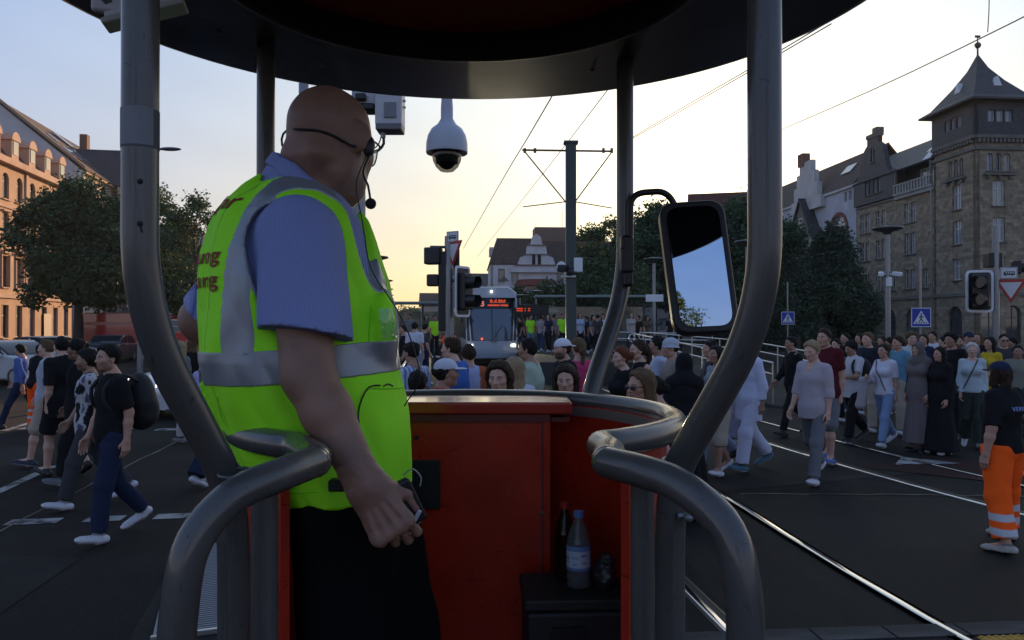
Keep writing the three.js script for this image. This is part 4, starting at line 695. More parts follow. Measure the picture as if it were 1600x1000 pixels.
// ---- lit orange facade at the left and the taller house behind it
{
  const ang = Math.atan2(0.166, 0.986) ; // street runs away and slightly left
  const B = thing('orange_facade_house', 'four-storey house with sunlit orange facade and small dormers', 'building', [-40, 0, -60], Math.PI / 2 - ang + Math.PI);
  // local +x runs along the street towards the camera's far side; the facade faces local +z
  B.rotation.y = Math.PI / 2 + ang; // facade normal (+z local) points to the road
  const om = render_(0.58, 0.38, 0.24, 'or'), ot = render_(0.62, 0.42, 0.30, 'ot'), L0 = -14, W = 31; const h = [];
  for (let i = 0; i < 13; i++) { const x = 1.3 + i * 2.36; h.push({ x, y: 1.0, w: 1.15, h: 2.6 }, { x, y: 5.0, w: 1.1, h: 2.5 }, { x, y: 8.7, w: 1.1, h: 2.2 }, { x, y: 12.0, w: 1.1, h: 2.1, arch: 1 }); }
  wall(B, om, -17, 0, 0, 0, W, 15.2, h, { trim: [[4.3, 0.3, 0.2], [8.0, 0.22, 0.16], [11.4, 0.2, 0.14], [14.95, 0.5, 0.55]], trimM: ot, sill: ot, frame: M(0.09, 0.06, 0.045, 0.6) });
  for (let i = 0; i < 13; i++) { const x = -17 + 1.3 + i * 2.36; part('window_hood', bx(1.5, 0.14, 0.3, x, 7.75, 0.15), ot, B); part('window_hood', bx(1.5, 0.12, 0.25, x, 11.05, 0.12), ot, B); for (const q of [-0.68, 0.68]) part('window_surround', bx(0.12, 2.6, 0.1, x + q, 6.3, 0.05), ot, B); if (i % 3 === 0) part('pilaster', bx(0.4, 10.4, 0.12, x - 1.18, 9.7, 0.06), ot, B); }
  const R = part('mansard_roof', [roofPlane([V(-17, 15.2, -0.2), V(14, 15.2, -0.2), V(14, 18.2, -2.4), V(-17, 18.2, -2.4)]), roofPlane([V(-17, 18.2, -2.4), V(14, 18.2, -2.4), V(14, 19.0, -6), V(-17, 19.0, -6)])], slate, B);
  for (let i = 0; i < 10; i++) { const x = -15.5 + i * 3.1; const d = part('dormer', [bx(1.2, 1.7, 1.8, x, 16.4, -1.2), xf(new THREE.CylinderGeometry(0.75, 0.75, 1.9, 12, 1, false, 0, Math.PI), x, 17.1, -1.15, Math.PI / 2, Math.PI / 2, 0)], ot, B); part('pane', bx(0.8, 1.1, 0.05, x, 16.5, -0.28), pane, d); }
  part('wall', [bx(0.3, 15, 12, 14.1, 7.5, -6.2), bx(0.3, 15, 12, -17.1, 7.5, -6.2)], om, B);
  // side door and dark shop band
  part('door', bx(1.5, 3, 0.1, 8.4, 1.5, 0.06), M(0.05, 0.03, 0.03, 0.6), B);

  const C = thing('high_roof_house', 'taller cream house with big brown roof and skylights behind the orange facade', 'building', [-40, 0, -60], B.rotation.y);
  const cm = render_(0.62, 0.52, 0.4, 'cr'), gw = render_(0.66, 0.64, 0.62, 'gw'); const hh = [];
  // local x here is towards the camera when negative; the house begins where the orange one ends
  const far = -1; const X0 = 16.5, X1 = 42;
  for (let i = 0; i < 8; i++) for (const y of [1, 5, 9, 13]) hh.push({ x: 1.8 + i * 3.1, y, w: 1.2, h: 2.3 });
  wall(C, cm, X0, 0, 0, 0, X1 - X0, 17.5, hh, { trim: [[4.2, 0.25, 0.15], [17.3, 0.35, 0.4]], trimM: ot, sill: ot });
  const RR = part('roof', [roofPlane([V(X0 - 0.2, 17.4, 0.5), V(X1, 17.4, 0.5), V(X1, 24.6, -8.4), V(X0 - 0.2, 24.6, -8.4)]), roofPlane([V(X0 - 0.2, 24.6, -8.4), V(X1, 24.6, -8.4), V(X1, 17.4, -17), V(X0 - 0.2, 17.4, -17)])], brownTile, C);
  part('gable_wall', [bx(0.35, 17.4, 17, X0, 8.7, -8.3), (() => { const s = new THREE.Shape([new THREE.Vector2(-8.3, 0), new THREE.Vector2(8.3, 0), new THREE.Vector2(0, 6.9)]); return xf(new THREE.ExtrudeGeometry(s, { depth: 0.35, bevelEnabled: false }), X0 - 0.17, 17.4, -8.3, 0, Math.PI / 2, 0); })()], gw, C);
  part('verge', roofPlane([V(X0 - 0.45, 17.7, 0.5), V(X0 + 0.05, 17.7, 0.5), V(X0 + 0.05, 24.95, -8.4), V(X0 - 0.45, 24.95, -8.4)], 0.25), M(0.3, 0.22, 0.15, 0.8), C);
  const slope = Math.atan2(7.2, 8.9);
  for (const [x, t, w, l] of [[19, 0.3, 0.8, 1.6], [20.2, 0.3, 0.8, 1.6], [21.4, 0.32, 0.8, 1.6], [20.0, 0.52, 0.7, 1.3], [24.6, 0.4, 0.9, 2.0], [27.4, 0.72, 1.6, 2.4], [33, 0.5, 1.4, 2.4], [37.5, 0.35, 1.2, 2]]) part('skylight', bx(w, 0.12, l, x, 17.4 + 7.2 * t + 0.16, 0.5 - 8.9 * t + 0.06, slope, 0, 0), paneBright, RR);
  part('chimney', bx(0.9, 2.6, 0.8, 29.5, 22.6, -4.4), M(0.18, 0.1, 0.07, 0.9), RR);
  // cream dormer gable
  const ds = new THREE.Shape([[0, 0], [6.5, 0], [6.5, 2.2], [3.25, 6.2], [0, 2.2]].map((p) => new THREE.Vector2(...p)));
  part('dormer_gable', xf(new THREE.ExtrudeGeometry(ds, { depth: 0.4, bevelEnabled: false }), 24.5, 15.4, 0.7), cm, C);
  part('dormer_roof', [roofPlane([V(24.2, 17.3, 1.3), V(27.75, 21.9, 1.3), V(27.75, 21.9, -5), V(24.2, 17.3, -5)]), roofPlane([V(27.75, 21.9, 1.3), V(31.3, 17.3, 1.3), V(31.3, 17.3, -5), V(27.75, 21.9, -5)])], slate, C);
}
// ---- white gabled house in the middle distance
function simpleHouse(label, pos, turn, w, d, h, ridge, wm, rm, n, fl, name = 'house') {
  const B = thing(name, label, 'building', pos, turn); const holes = [];
  for (let i = 0; i < n; i++) for (let k = 0; k < fl; k++) holes.push({ x: w / n * (i + 0.5), y: 1.2 + k * (h / fl), w: Math.min(1.2, w / n * 0.5), h: h / fl * 0.55, mull: 0, dark: 0 });
  wall(B, wm, -w / 2, 0, 0, 0, w, h, holes, { sill: wm });
  const sh = []; const nd = Math.max(2, Math.round(d / 3.2)); for (let i = 0; i < nd; i++) for (let k = 0; k < fl; k++) sh.push({ x: d / nd * (i + 0.5), y: 1.2 + k * (h / fl), w: 1.1, h: h / fl * 0.55, mull: 0 });
  wall(B, wm, -w / 2, 0, -d, -Math.PI / 2, d, h, sh, { sill: wm }); wall(B, wm, w / 2, 0, 0, Math.PI / 2, d, h, sh, { sill: wm });
  const e = 0.4; part('roof', [roofPlane([V(-w / 2 - e, h, e), V(w / 2 + e, h, e), V(w / 2 + e, ridge, -d / 2), V(-w / 2 - e, ridge, -d / 2)]), roofPlane([V(-w / 2 - e, ridge, -d / 2), V(w / 2 + e, ridge, -d / 2), V(w / 2 + e, h, -d - e), V(-w / 2 - e, h, -d - e)]), tri([V(-w / 2, h, 0), V(-w / 2, ridge, -d / 2), V(-w / 2, h, -d)]), tri([V(w / 2, h, 0), V(w / 2, h, -d), V(w / 2, ridge, -d / 2)])], rm, B);
  return B;
}
{
  const B = thing('gabled_villa', 'ornate white villa with curved gable and red bay roof behind the tram', 'building', [3.4, 0, -108], 0.06);
  const wm = render_(0.78, 0.77, 0.76, 'vil'), rt = M(0.2, 0.06, 0.04, 0.85); const h = [];
  for (const x of [1.5, 3.4, 9.8, 11.5]) for (const y of [1, 4.6, 8]) h.push({ x: x, y, w: 0.95, h: 1.9, mull: 0, dark: 1 });
  for (const x of [5.2, 6.4, 7.6]) for (const y of [1, 4.4]) h.push({ x, y, w: 0.9, h: 2.2, mull: 0, dark: 1 });
  h.push({ x: 6.05, y: 9.3, w: 0.4, h: 1.5, arch: 1, mull: 0, nosill: 1 }, { x: 6.75, y: 9.3, w: 0.4, h: 1.5, arch: 1, mull: 0, nosill: 1 });
  wall(B, wm, -6.4, 0, 0, 0, 13, 10.6, h.filter((q) => q.y + q.h < 10.5), { sill: wm });
  const gs = new THREE.Shape(); const half = [[3.6, 0], [3.6, 0.7], [2.7, 1.0], [2.3, 2.1], [1.5, 2.4], [1.35, 3.6], [0.8, 4.0], [0.6, 5.0], [0, 5.4]]; gs.moveTo(-3.6, 0); for (const [x, y] of half) gs.lineTo(x, y); for (const [x, y] of half.slice().reverse()) gs.lineTo(-x, y);
  part('gable', xf(new THREE.ExtrudeGeometry(gs, { depth: 0.5, bevelEnabled: false }), 0, 9.4, 0.02), wm, B);
  const gw = part('gable_window', [bx(0.45, 1.5, 0.08, -0.4, 11.1, 0.56), bx(0.45, 1.5, 0.08, 0.4, 11.1, 0.56)], roomDark, B);
  part('gable_band', [bx(6.4, 0.16, 0.2, 0, 10.4, 0.62), bx(4, 0.14, 0.2, 0, 11.9, 0.62), bx(2.6, 0.14, 0.2, 0, 13.2, 0.62)], M(0.22, 0.15, 0.13, 0.9), B);
  part('bay_roof', xf(new THREE.CylinderGeometry(2.6, 3.1, 0.9, 12, 1, false, -Math.PI / 2, Math.PI), 0, 7.9, 0.0), rt, B);
  part('bay', xf(new THREE.CylinderGeometry(2.5, 2.5, 7.4, 12, 1, false, -Math.PI / 2, Math.PI), 0, 3.7, 0.1), M(0.4, 0.3, 0.27, 0.9), B);
  for (let i = 0; i < 5; i++) { const a = -1.1 + i * 0.55; const f = part('window', bx(0.8, 1.9, 0.1, Math.sin(a) * 2.5, 5.6, 0.1 + Math.cos(a) * 2.5, 0, a, 0), wm, B); part('pane', bx(0.6, 1.7, 0.1, Math.sin(a) * 2.53, 5.6, 0.1 + Math.cos(a) * 2.53, 0, a, 0), pane, f); }
  for (const x of [-4.6, 4.75]) part('window_hood', tri([V(x - 0.8, 8.2, 0.1), V(x + 0.8, 8.2, 0.1), V(x, 8.9, 0.1)]), M(0.2, 0.14, 0.12, 0.9), B);
  const R = part('mansard_roof', [roofPlane([V(-6.6, 10.6, 0.2), V(6.8, 10.6, 0.2), V(6.0, 14.6, -3.4), V(-5.4, 14.6, -3.4)]), roofPlane([V(-6.6, 10.6, -14), V(-6.6, 10.6, 0.2), V(-5.4, 14.6, -3.4), V(-5.4, 14.6, -11)]), roofPlane([V(-5.4, 14.6, -3.4), V(6, 14.6, -3.4), V(6, 14.8, -11), V(-5.4, 14.6, -11)])], brownTile, B);
  part('roof_tower', bx(4.6, 3.2, 4, 2.4, 14.6, -5), M(0.17, 0.13, 0.1, 0.9), R); for (const z of [-4, -6.5]) part('dormer', bx(0.9, 1.2, 0.9, -6.0, 12.7, z), wm, R);
  part('antenna', cyl(0.04, 0.03, 3, 4.4, 17.5, -5, 6), galv, R);
  wall(B, wm, -6.4, 0, -13, -Math.PI / 2, 13, 10.6, [2, 5, 8, 11].flatMap((x) => [1.2, 4.8, 8].map((y) => ({ x, y, w: 1, h: 1.8, mull: 0, dark: 1 }))), { sill: wm });
}
simpleHouse('plain house with steep red tiled roof right of the white villa', [9.5, 0, -112], 0.05, 9, 10, 10, 15.6, render_(0.52, 0.5, 0.5, 'h1'), redTile, 3, 3);
simpleHouse('small grey gabled house left of the white villa', [-6.5, 0, -150], 0.2, 10, 12, 8, 12.5, render_(0.4, 0.38, 0.36, 'h2'), slate, 4, 3);
simpleHouse('low cream house far down the tram line', [-14, 0, -175], 0.15, 13, 10, 6.5, 9.5, render_(0.5, 0.45, 0.38, 'h3'), brownTile, 4, 2);
simpleHouse('grey rendered house between the trees beyond the red truck', [-38, 0, -92], 1.2, 12, 10, 11.5, 14, render_(0.3, 0.31, 0.34, 'h4'), slate, 4, 4);
simpleHouse('long dark-roofed house behind the trees at the right', [19, 0, -96], -0.1, 15, 12, 9, 13.2, render_(0.4, 0.38, 0.34, 'h5'), brownTile, 5, 3);
simpleHouse('steep-gabled house hidden behind the lime trees at the right', [30.5, 0, -112], -0.25, 9, 14, 14, 22.5, render_(0.36, 0.3, 0.26, 'h6'), redTile, 3, 4);
// ---------------------------------------------------------------- trees
const leafGeo = (() => { // a spray of small folded leaves
  reseed(8); const L = []; for (let i = 0; i < 9; i++) { const s = rr(0.1, 0.17), g = new THREE.BufferGeometry(); const P = [0, 0, 0, -s * 0.42, s * 0.12, s * 0.55, 0, 0, s * 1.25, s * 0.42, s * 0.12, s * 0.55]; g.setAttribute('position', new THREE.Float32BufferAttribute(P, 3)); g.setIndex([0, 2, 1, 0, 3, 2]); const q = g.toNonIndexed(); q.computeVertexNormals(); xf(q, rr(-0.24, 0.24), rr(-0.2, 0.2), rr(-0.24, 0.24), rr(-1.2, 1.2), rr(0, 6.3), rr(-1.2, 1.2)); L.push(q); } return merge(L);
})();
const leafMats = [[0.046, 0.105, 0.034], [0.04, 0.09, 0.032], [0.07, 0.118, 0.036], [0.034, 0.07, 0.028]].map((c, i) => M(...c, 0.75, 0, { transmission: 0.4, thickness: 0, side: THREE.DoubleSide, key: 'leaf' + i }));
const barkMat = M(0.06, 0.048, 0.038, 0.95, 0, { bumpMap: grainTex, bumpScale: 0.02, key: 'bark' });
function tree(label, pos, h, w, o = {}) {
  reseed(o.seed || 1); const T = thing(o.name || 'street_tree', label, 'tree', pos, 0, o.group), tr = [], th = o.trunk ?? h * 0.28, r0 = o.r ?? h * 0.018;
  const lobes = []; const n = o.lobes || 11;
  tr.push(bar(V(0, -0.2, 0), V(0.05, th, 0.03), r0 * 1.15, 9, r0 * 0.8)); tr.push(bar(V(0.05, th - 0.05, 0.03), V(0.1, h * 0.75, -0.1), r0 * 0.8, 8, r0 * 0.25));
  for (let i = 0; i < n; i++) {
    const a = i * 2.4 + rr(-0.4, 0.4), u = (i + 0.5) / n, y = th * 0.95 + (h - th) * (0.12 + 0.78 * u), prof = o.cone ? (1.05 - u) : Math.sin(Math.PI * Math.min(1, 0.18 + u * 0.78)) , rad = w * 0.5 * prof * rr(0.45, 0.75);
    const c = V(Math.cos(a) * rad, y, Math.sin(a) * rad * 0.9), R = w * (o.cone ? 0.2 : 0.23) * rr(0.75, 1.2) * (0.7 + 0.4 * prof); lobes.push([c, R]);
    const b = V(0.08, th + (y - th) * 0.45, 0); tr.push(bar(b, c, r0 * 0.35, 6, r0 * 0.08));
    for (let k = 0; k < 3; k++) tr.push(bar(c.clone().lerp(b, 0.35), c.clone().add(V(rr(-R, R), rr(-0.2, R), rr(-R, R)).multiplyScalar(0.8)), r0 * 0.13, 5, r0 * 0.04));
  }
  part('trunk', tr, barkMat, T);
  const pts = []; const dens = o.dens ?? 1;
  for (const [c, R] of lobes) { const m = Math.min(2600, Math.round(190 * R * R * R * dens * 0.55 + 130 * R * R * dens)); for (let k = 0; k < m; k++) { const u = rr(-1, 1), a = rr(0, 6.283), q = Math.sqrt(1 - u * u), rad = R * Math.pow(rnd(), 0.42); const p = V(q * Math.cos(a) * rad, u * rad * 0.8, q * Math.sin(a) * rad).add(c); if (noise3(p.x * 0.9 + (o.seed || 1) * 9, p.y * 0.9, p.z * 0.9) + 0.6 * noise3(p.x * 2.1, p.y * 2.1, p.z * 2.1) < (o.gap ?? 0.03)) continue; pts.push(p); } }
  const im = new THREE.InstancedMesh(leafGeo, leafMats[(o.tone ?? 0)], pts.length), mt = new THREE.Matrix4(), q = new THREE.Quaternion(), e = new THREE.Euler(), col = new THREE.Color();
  const ls = o.leaf ?? 1; pts.forEach((p, i) => { e.set(rr(-0.6, 0.6), rr(0, 6.28), rr(-0.6, 0.6)); mt.compose(p, q.setFromEuler(e), V(1, 1, 1).multiplyScalar(rr(0.75, 1.4) * ls)); im.setMatrixAt(i, mt); const v = 0.55 + 0.75 * rnd() + 0.35 * noise3(p.x * 0.8, p.y * 0.8, p.z * 0.8); im.setColorAt(i, col.setRGB(v * (0.95 + 0.15 * rnd()), v, v * 0.9)); });
  im.name = 'crown'; im.userData.kind = 'stuff'; im.castShadow = im.receiveShadow = true; T.add(im); return T;
}
const gp = (px, d, y = 0) => [(px - 800) / 1200 * d, y, -d];
tree('big dark lime tree in front of the orange facade', gp(122, 46), 10.9, 7.2, { seed: 11, lobes: 17, dens: 1.2, gap: -0.06, trunk: 2.9, r: 0.3, leaf: 1.15 });
tree('second lime tree just right of the big one, partly behind the booth post', gp(226, 50), 11.2, 7.4, { seed: 12, lobes: 14, dens: 1.2, gap: -0.06, trunk: 3, leaf: 1.15 });
tree('tall loose-crowned tree left of the man in the vest', gp(300, 43), 10.1, 4.9, { seed: 17, lobes: 11, dens: 0.7, gap: 0.03, trunk: 2.6 });
tree('small bushy tree low behind the loose-crowned one', gp(266, 58), 9.2, 6.4, { seed: 14, lobes: 10, trunk: 2, leaf: 1.2 });
tree('round lime tree between the catenary mast and the mirror arm', gp(955, 66), 11.6, 7.5, { seed: 21, lobes: 12, tone: 2, leaf: 1.3, gap: -0.06 });
tree('tall lime tree behind the bus mirror', gp(1022, 60), 12, 7.4, { seed: 22, lobes: 13, tone: 0, leaf: 1.3 });
tree('leafy tree hidden largely behind the mirror housing', gp(1092, 58), 10.4, 7.5, { seed: 23, lobes: 12, tone: 3, leaf: 1.3 });
tree('backlit tree at the sun, right beside the mirror', gp(1170, 54), 12.0, 6.4, { seed: 24, lobes: 15, tone: 0, leaf: 1.25, dens: 1.3 });
tree('tree between the booth post and the pale houses', gp(1246, 52), 9.2, 3.4, { seed: 25, lobes: 11, tone: 1, leaf: 1.25 });
tree('dense dark conical tree in front of the stone tower house', gp(1302, 42), 7.6, 5.6, { seed: 26, lobes: 20, cone: 1, tone: 3, dens: 1.6, gap: -0.2, trunk: 1.3 });
tree('low green tree above the platform shelter', gp(925, 50), 6.4, 4.4, { seed: 27, lobes: 9, tone: 2, leaf: 1.1 });
tree('young tree in front of the white villa, left one', gp(812, 72), 5.6, 4.2, { seed: 28, lobes: 8, tone: 2, leaf: 1.3 });
tree('young tree in front of the white villa, right one', gp(862, 66), 5.9, 4.4, { seed: 29, lobes: 8, tone: 2, leaf: 1.3 });
tree('light green tree low beside the platform lamp', gp(990, 47), 5.8, 4.2, { seed: 30, lobes: 9, tone: 2, leaf: 1.1 });
tree('tall tree mass behind the backlit tree, further off', gp(1196, 78), 13, 9.5, { seed: 33, lobes: 14, tone: 1, leaf: 1.5, gap: -0.15 });
tree('broad tree mass behind the mirror, further off', gp(1100, 84), 12.5, 11, { seed: 34, lobes: 14, tone: 3, leaf: 1.5, gap: -0.15 });
// the tree that shows in the mirror stands behind the camera
tree('tree behind the booth, seen only in the mirror', [-0.45, 0, 16], 8.5, 3.8, { seed: 41, lobes: 11, dens: 0.8, gap: 0.0, trunk: 2.5 });
{ // clipped hedge closing the view under the trees at the right
  reseed(61); const T = thing('hedge', 'long dark hedge under the trees right of the mirror', 'hedge', gp(1215, 63)); part('stem', bx(12, 2.6, 1, 0, 1.3, 0), M(0.02, 0.022, 0.012, 1), T); const n = 3200, im = new THREE.InstancedMesh(leafGeo, leafMats[3], n), mt = new THREE.Matrix4(), q = new THREE.Quaternion(), e = new THREE.Euler(); for (let i = 0; i < n; i++) { mt.compose(V(rr(-6.4, 6.4), rr(0.1, 3.2) + 0.3 * noise3(i, 1, 1), rr(0.2, 0.9)), q.setFromEuler(e.set(rr(-1, 1), rr(0, 6), rr(-1, 1))), V(1.3, 1.3, 1.3)); im.setMatrixAt(i, mt); } im.name = 'foliage'; im.userData.kind = 'stuff'; T.add(im);
}
// distant woodland left of the tram line
{
  reseed(60); const pts = []; for (let i = 0; i < 5200; i++) { const x = rr(-75, -8), z = rr(-215, -190), h = 5.5 + 3 * fbm(x * 0.09, 2, 7) + 1.5 * noise3(x * 0.5, 1, 3); pts.push(V(x, rr(0.5, 1) * h, z)); }
  const im = new THREE.InstancedMesh(leafGeo, leafMats[1], pts.length), mt = new THREE.Matrix4(), q = new THREE.Quaternion(), e = new THREE.Euler(); pts.forEach((p, i) => { mt.compose(p, q.setFromEuler(e.set(rr(-1, 1), rr(0, 6), rr(-1, 1))), V(4, 4, 4)); im.setMatrixAt(i, mt); }); im.name = 'woodland'; im.userData.kind = 'stuff'; tag(im, 'low dark woodland on the horizon beyond the tram stop', 'woodland'); scene.add(im);
}

// ---------------------------------------------------------------- street furniture
reseed(70);
function discLamp(label, px, d, h, o = {}) { // flat round street lamp
  const s = o.s ?? 1, L = thing('street_lamp', label, 'street lamp', gp(px, d), o.turn ?? 0, o.group);
  part('pole', [cyl(0.1 * s, 0.075 * s, h * 0.96, 0, h * 0.48, 0, 14), cyl(0.13 * s, 0.13 * s, 0.5, 0, 0.25, 0, 14)], o.dark ? darkPost : galv, L);
  part('lamp_head', xf(new THREE.LatheGeometry([[0.02, -0.22], [0.1, -0.2], [0.14, -0.12], [0.46, -0.03], [0.48, 0], [0.46, 0.03], [0.1, 0.08], [0.0, 0.085]].map(([a, b]) => new THREE.Vector2(a * s, b * s)), 28), 0, h, 0), o.dark ? darkPost : M(0.14, 0.14, 0.14, 0.5, 0.3), L);
  if (o.cams) { for (const q of [-1, 1]) part('camera', [rbx(0.16, 0.14, 0.3, 0.03, q * 0.26, h * 0.71, 0.1, 0.15, q * 0.5, 0), bar(V(0, h * 0.71, 0), V(q * 0.25, h * 0.71, 0.05), 0.025)], white, L); part('junction_box', rbx(0.16, 0.3, 0.12, 0.02, 0, h * 0.66, 0.1), white, L); }
  if (o.sign) part('platform_sign', rbx(0.82, 0.34, 0.05, 0.015, 0.0, h * 0.64, 0.11), white, L);
  return L;
}
discLamp('tall grey disc lamp with two cameras in front of the stone house', 1387, 25, 5.15, { cams: 1 });
discLamp('disc lamp with white sign board left of the mirror', 1022, 36, 5.1, { sign: 1 });
discLamp('disc lamp half hidden between the mirror and the booth post', 1168, 29, 5.15, {});
discLamp('small disc lamp with sign plate in front of the white villa', 865, 58, 4.9, { sign: 1 });
discLamp('disc lamp on the platform right of the tram roof', 838, 50, 4.2, {});
discLamp('disc lamp close beside the tram roof corner', 813, 62, 4.4, {});
discLamp('nearest disc lamp just right of the vest', 588, 34, 5.0, { dark: 1, s: 1.15 });
discLamp('second disc lamp of the receding row right of the vest', 600, 50, 4.9, { dark: 1, s: 1.2 });
discLamp('third disc lamp of the receding row right of the vest', 604, 66, 5.1, { dark: 1, s: 1.2 });
discLamp('farthest disc lamp of the receding row right of the vest', 607, 82, 5.2, { dark: 1, s: 1.2 });
{ // curved lamp whose flat head shows right of the left post
  const L = thing('street_lamp', 'flat-headed road lamp whose post hides behind the left booth post', 'street lamp', gp(219, 26));
  part('pole', [cyl(0.1, 0.06, 7.9, 0, 3.95, 0, 10), bar(V(0, 7.9, 0), V(0.75, 7.97, 0), 0.035)], galv, L); part('lamp_head', sph(0.5, 1.0, 7.97, 0, 0.75, 0.12, 0.35), galv, L);
}
// catenary mast with its cross arms
{
  const d = 27, c = gp(892, d), T = thing('catenary_mast', 'tall dark catenary mast with braced cross arms beside the tram', 'mast', c);
  part('mast', [bx(0.36, 8.4, 0.3, 0, 4.2, 0), bx(0.5, 0.08, 0.4, 0, 8.42, 0)], darkPost, T);
  const m = (px, py) => V((px - 892) / 1200 * d, 2 + (508 - py) / 1200 * d, 0);
  part('cross_arm', bar(m(816, 234), m(958, 236), 0.035, 8), darkPost, T);
  part('brace', bar(m(818, 234), m(886, 318), 0.025, 6), darkPost, T); part('brace', bar(m(957, 236), m(898, 316), 0.025, 6), darkPost, T);
  part('steady_arm', [bar(m(817, 323), m(892, 314), 0.02, 6), bar(m(892, 314), m(957, 325), 0.02, 6)], darkPost, T);
  for (const px of [820, 836, 943, 956]) part('insulator', cyl(0.05, 0.05, 0.16, (px - 892) / 1200 * d, 2 + (508 - 235) / 1200 * d, 0.02, 8), railRust, T);
  part('camera', [rbx(0.3, 0.26, 0.42, 0.06, -0.3, 3.98, 0.28, 0.1, -0.5, 0), sph(0.14, -0.05, 3.85, 0.3)], blackPlastic, T); part('camera_housing', [rbx(0.3, 0.5, 0.3, 0.03, 0.24, 4.1, 0.12), bx(0.5, 0.06, 0.1, -0.1, 3.7, 0.2), cyl(0.16, 0.16, 0.1, -0.36, 4.05, 0.36, 16, Math.PI / 2 - 0.1, 0, 0)], white, T);
}
function wire(label, pts, r, grp) { const o = part('overhead_wire', tubePts(pts, r, 5, false), M(0.03, 0.03, 0.03, 0.6), scene); o.name = numbered('overhead_wire'); tag(o, label, 'wire', grp); }
wire('thin overhead wire rising from the tram to the roof centre', [at(724, 388, 60), at(790, 272, 34), at(858, 158, 20), at(930, 20, 14)], 0.018);
wire('thin overhead wire rising right of the roof centre wire', [at(745, 402, 80), at(890, 218, 34), at(942, 150, 25), at(1040, 20, 17)], 0.016);
wire('twin carrier wire slanting from mast to the right post, upper', [at(985, 216, 26), at(1080, 160, 20), at(1175, 105, 16), at(1300, 30, 13)], 0.012);
wire('twin carrier wire slanting from mast to the right post, lower', [at(985, 218, 26), at(1080, 164, 20), at(1175, 109, 16), at(1300, 36, 13)], 0.012);
wire('single overhead wire crossing the sky above the stone tower', [at(1180, 220, 34), at(1390, 128, 24), at(1600, 26, 18), at(1700, -25, 16)], 0.016);
wire('short hanging wire at the top right of the sky', [at(1548, -20, 19), at(1547, 20, 19), at(1545, 49, 19)], 0.012);

// traffic signals, yield signs
const signWhite = M(0.62, 0.62, 0.62, 0.5), signRed = M(0.42, 0.025, 0.02, 0.45);
function signalHead(parent, n, w, h, name = 'signal_head') { // faces local +z; n lamps with visors
  const hd = part(name, rbx(w, h, w * 0.75, 0.03, 0, 0, 0), blackPlastic, parent);
  for (let i = 0; i < n; i++) { const y = h / 2 - h / n * (i + 0.5), r = Math.min(w * 0.4, h / n * 0.42); part('lens', xf(new THREE.CylinderGeometry(r, r, 0.03, 20), 0, y, w * 0.38, Math.PI / 2), glassDark, hd); const v = new THREE.CylinderGeometry(r * 1.08, r * 1.12, w * 0.8, 18, 1, true, -Math.PI * 0.85, Math.PI * 1.7); part('visor', xf(v, 0, y, w * 0.37 + w * 0.4, Math.PI / 2, 0, 0), blackPlastic, hd); }
  return hd;
}
function yieldSign(parent, s, turn = 0, x = 0, y = 0, z = 0) {
  const tri_ = (k, c) => { const r = s * k; const sh = new THREE.Shape(); const p = [[-r, r * 0.866], [r, r * 0.866], [0, -r * 0.866]]; sh.moveTo(...p[0]); sh.lineTo(...p[1]); sh.lineTo(...p[2]); sh.lineTo(...p[0]); return sh; };
  const g = part('yield_sign', xf(new THREE.ExtrudeGeometry(tri_(0.5), { depth: 0.012, bevelEnabled: true, bevelSize: 0.012, bevelThickness: 0.004, bevelSegments: 2 }), 0, 0, -0.02), signRed, parent); g.position.set(x, y, z); g.rotation.y = turn;
  part('sign_face', xf(new THREE.ExtrudeGeometry(tri_(0.36), { depth: 0.003, bevelEnabled: false }), 0, s * 0.02, 0), signWhite, g); return g;
}
const tramIcon = canvasTex(256, 192, (x, w, h) => { x.fillStyle = '#cfcfcf'; x.fillRect(0, 0, w, h); x.strokeStyle = '#222'; x.lineWidth = 8; x.strokeRect(8, 8, w - 16, h - 16); x.fillStyle = '#1c1c1c'; x.beginPath(); x.moveTo(40, 130); x.lineTo(52, 84); x.quadraticCurveTo(58, 72, 80, 70); x.lineTo(216, 70); x.lineTo(216, 130); x.closePath(); x.fill(); x.fillStyle = '#cfcfcf'; for (const q of [78, 112, 146, 180]) x.fillRect(q, 84, 24, 20); x.fillStyle = '#1c1c1c'; x.fillRect(60, 134, 34, 10); x.fillRect(160, 134, 34, 10); });
const iconMat = new THREE.MeshPhysicalMaterial({ color: 0xffffff, map: tramIcon, roughness: 0.5 });
function plate(parent, w, h, m, x, y, z, turn = 0) { const g = part('tram_plate', rbx(w, h, 0.02, 0.008), signWhite, parent); g.position.set(x, y, z); g.rotation.y = turn; part('plate_print', xf(new THREE.PlaneGeometry(w * 0.97, h * 0.96), 0, 0, 0.0125), m, g); return g; }
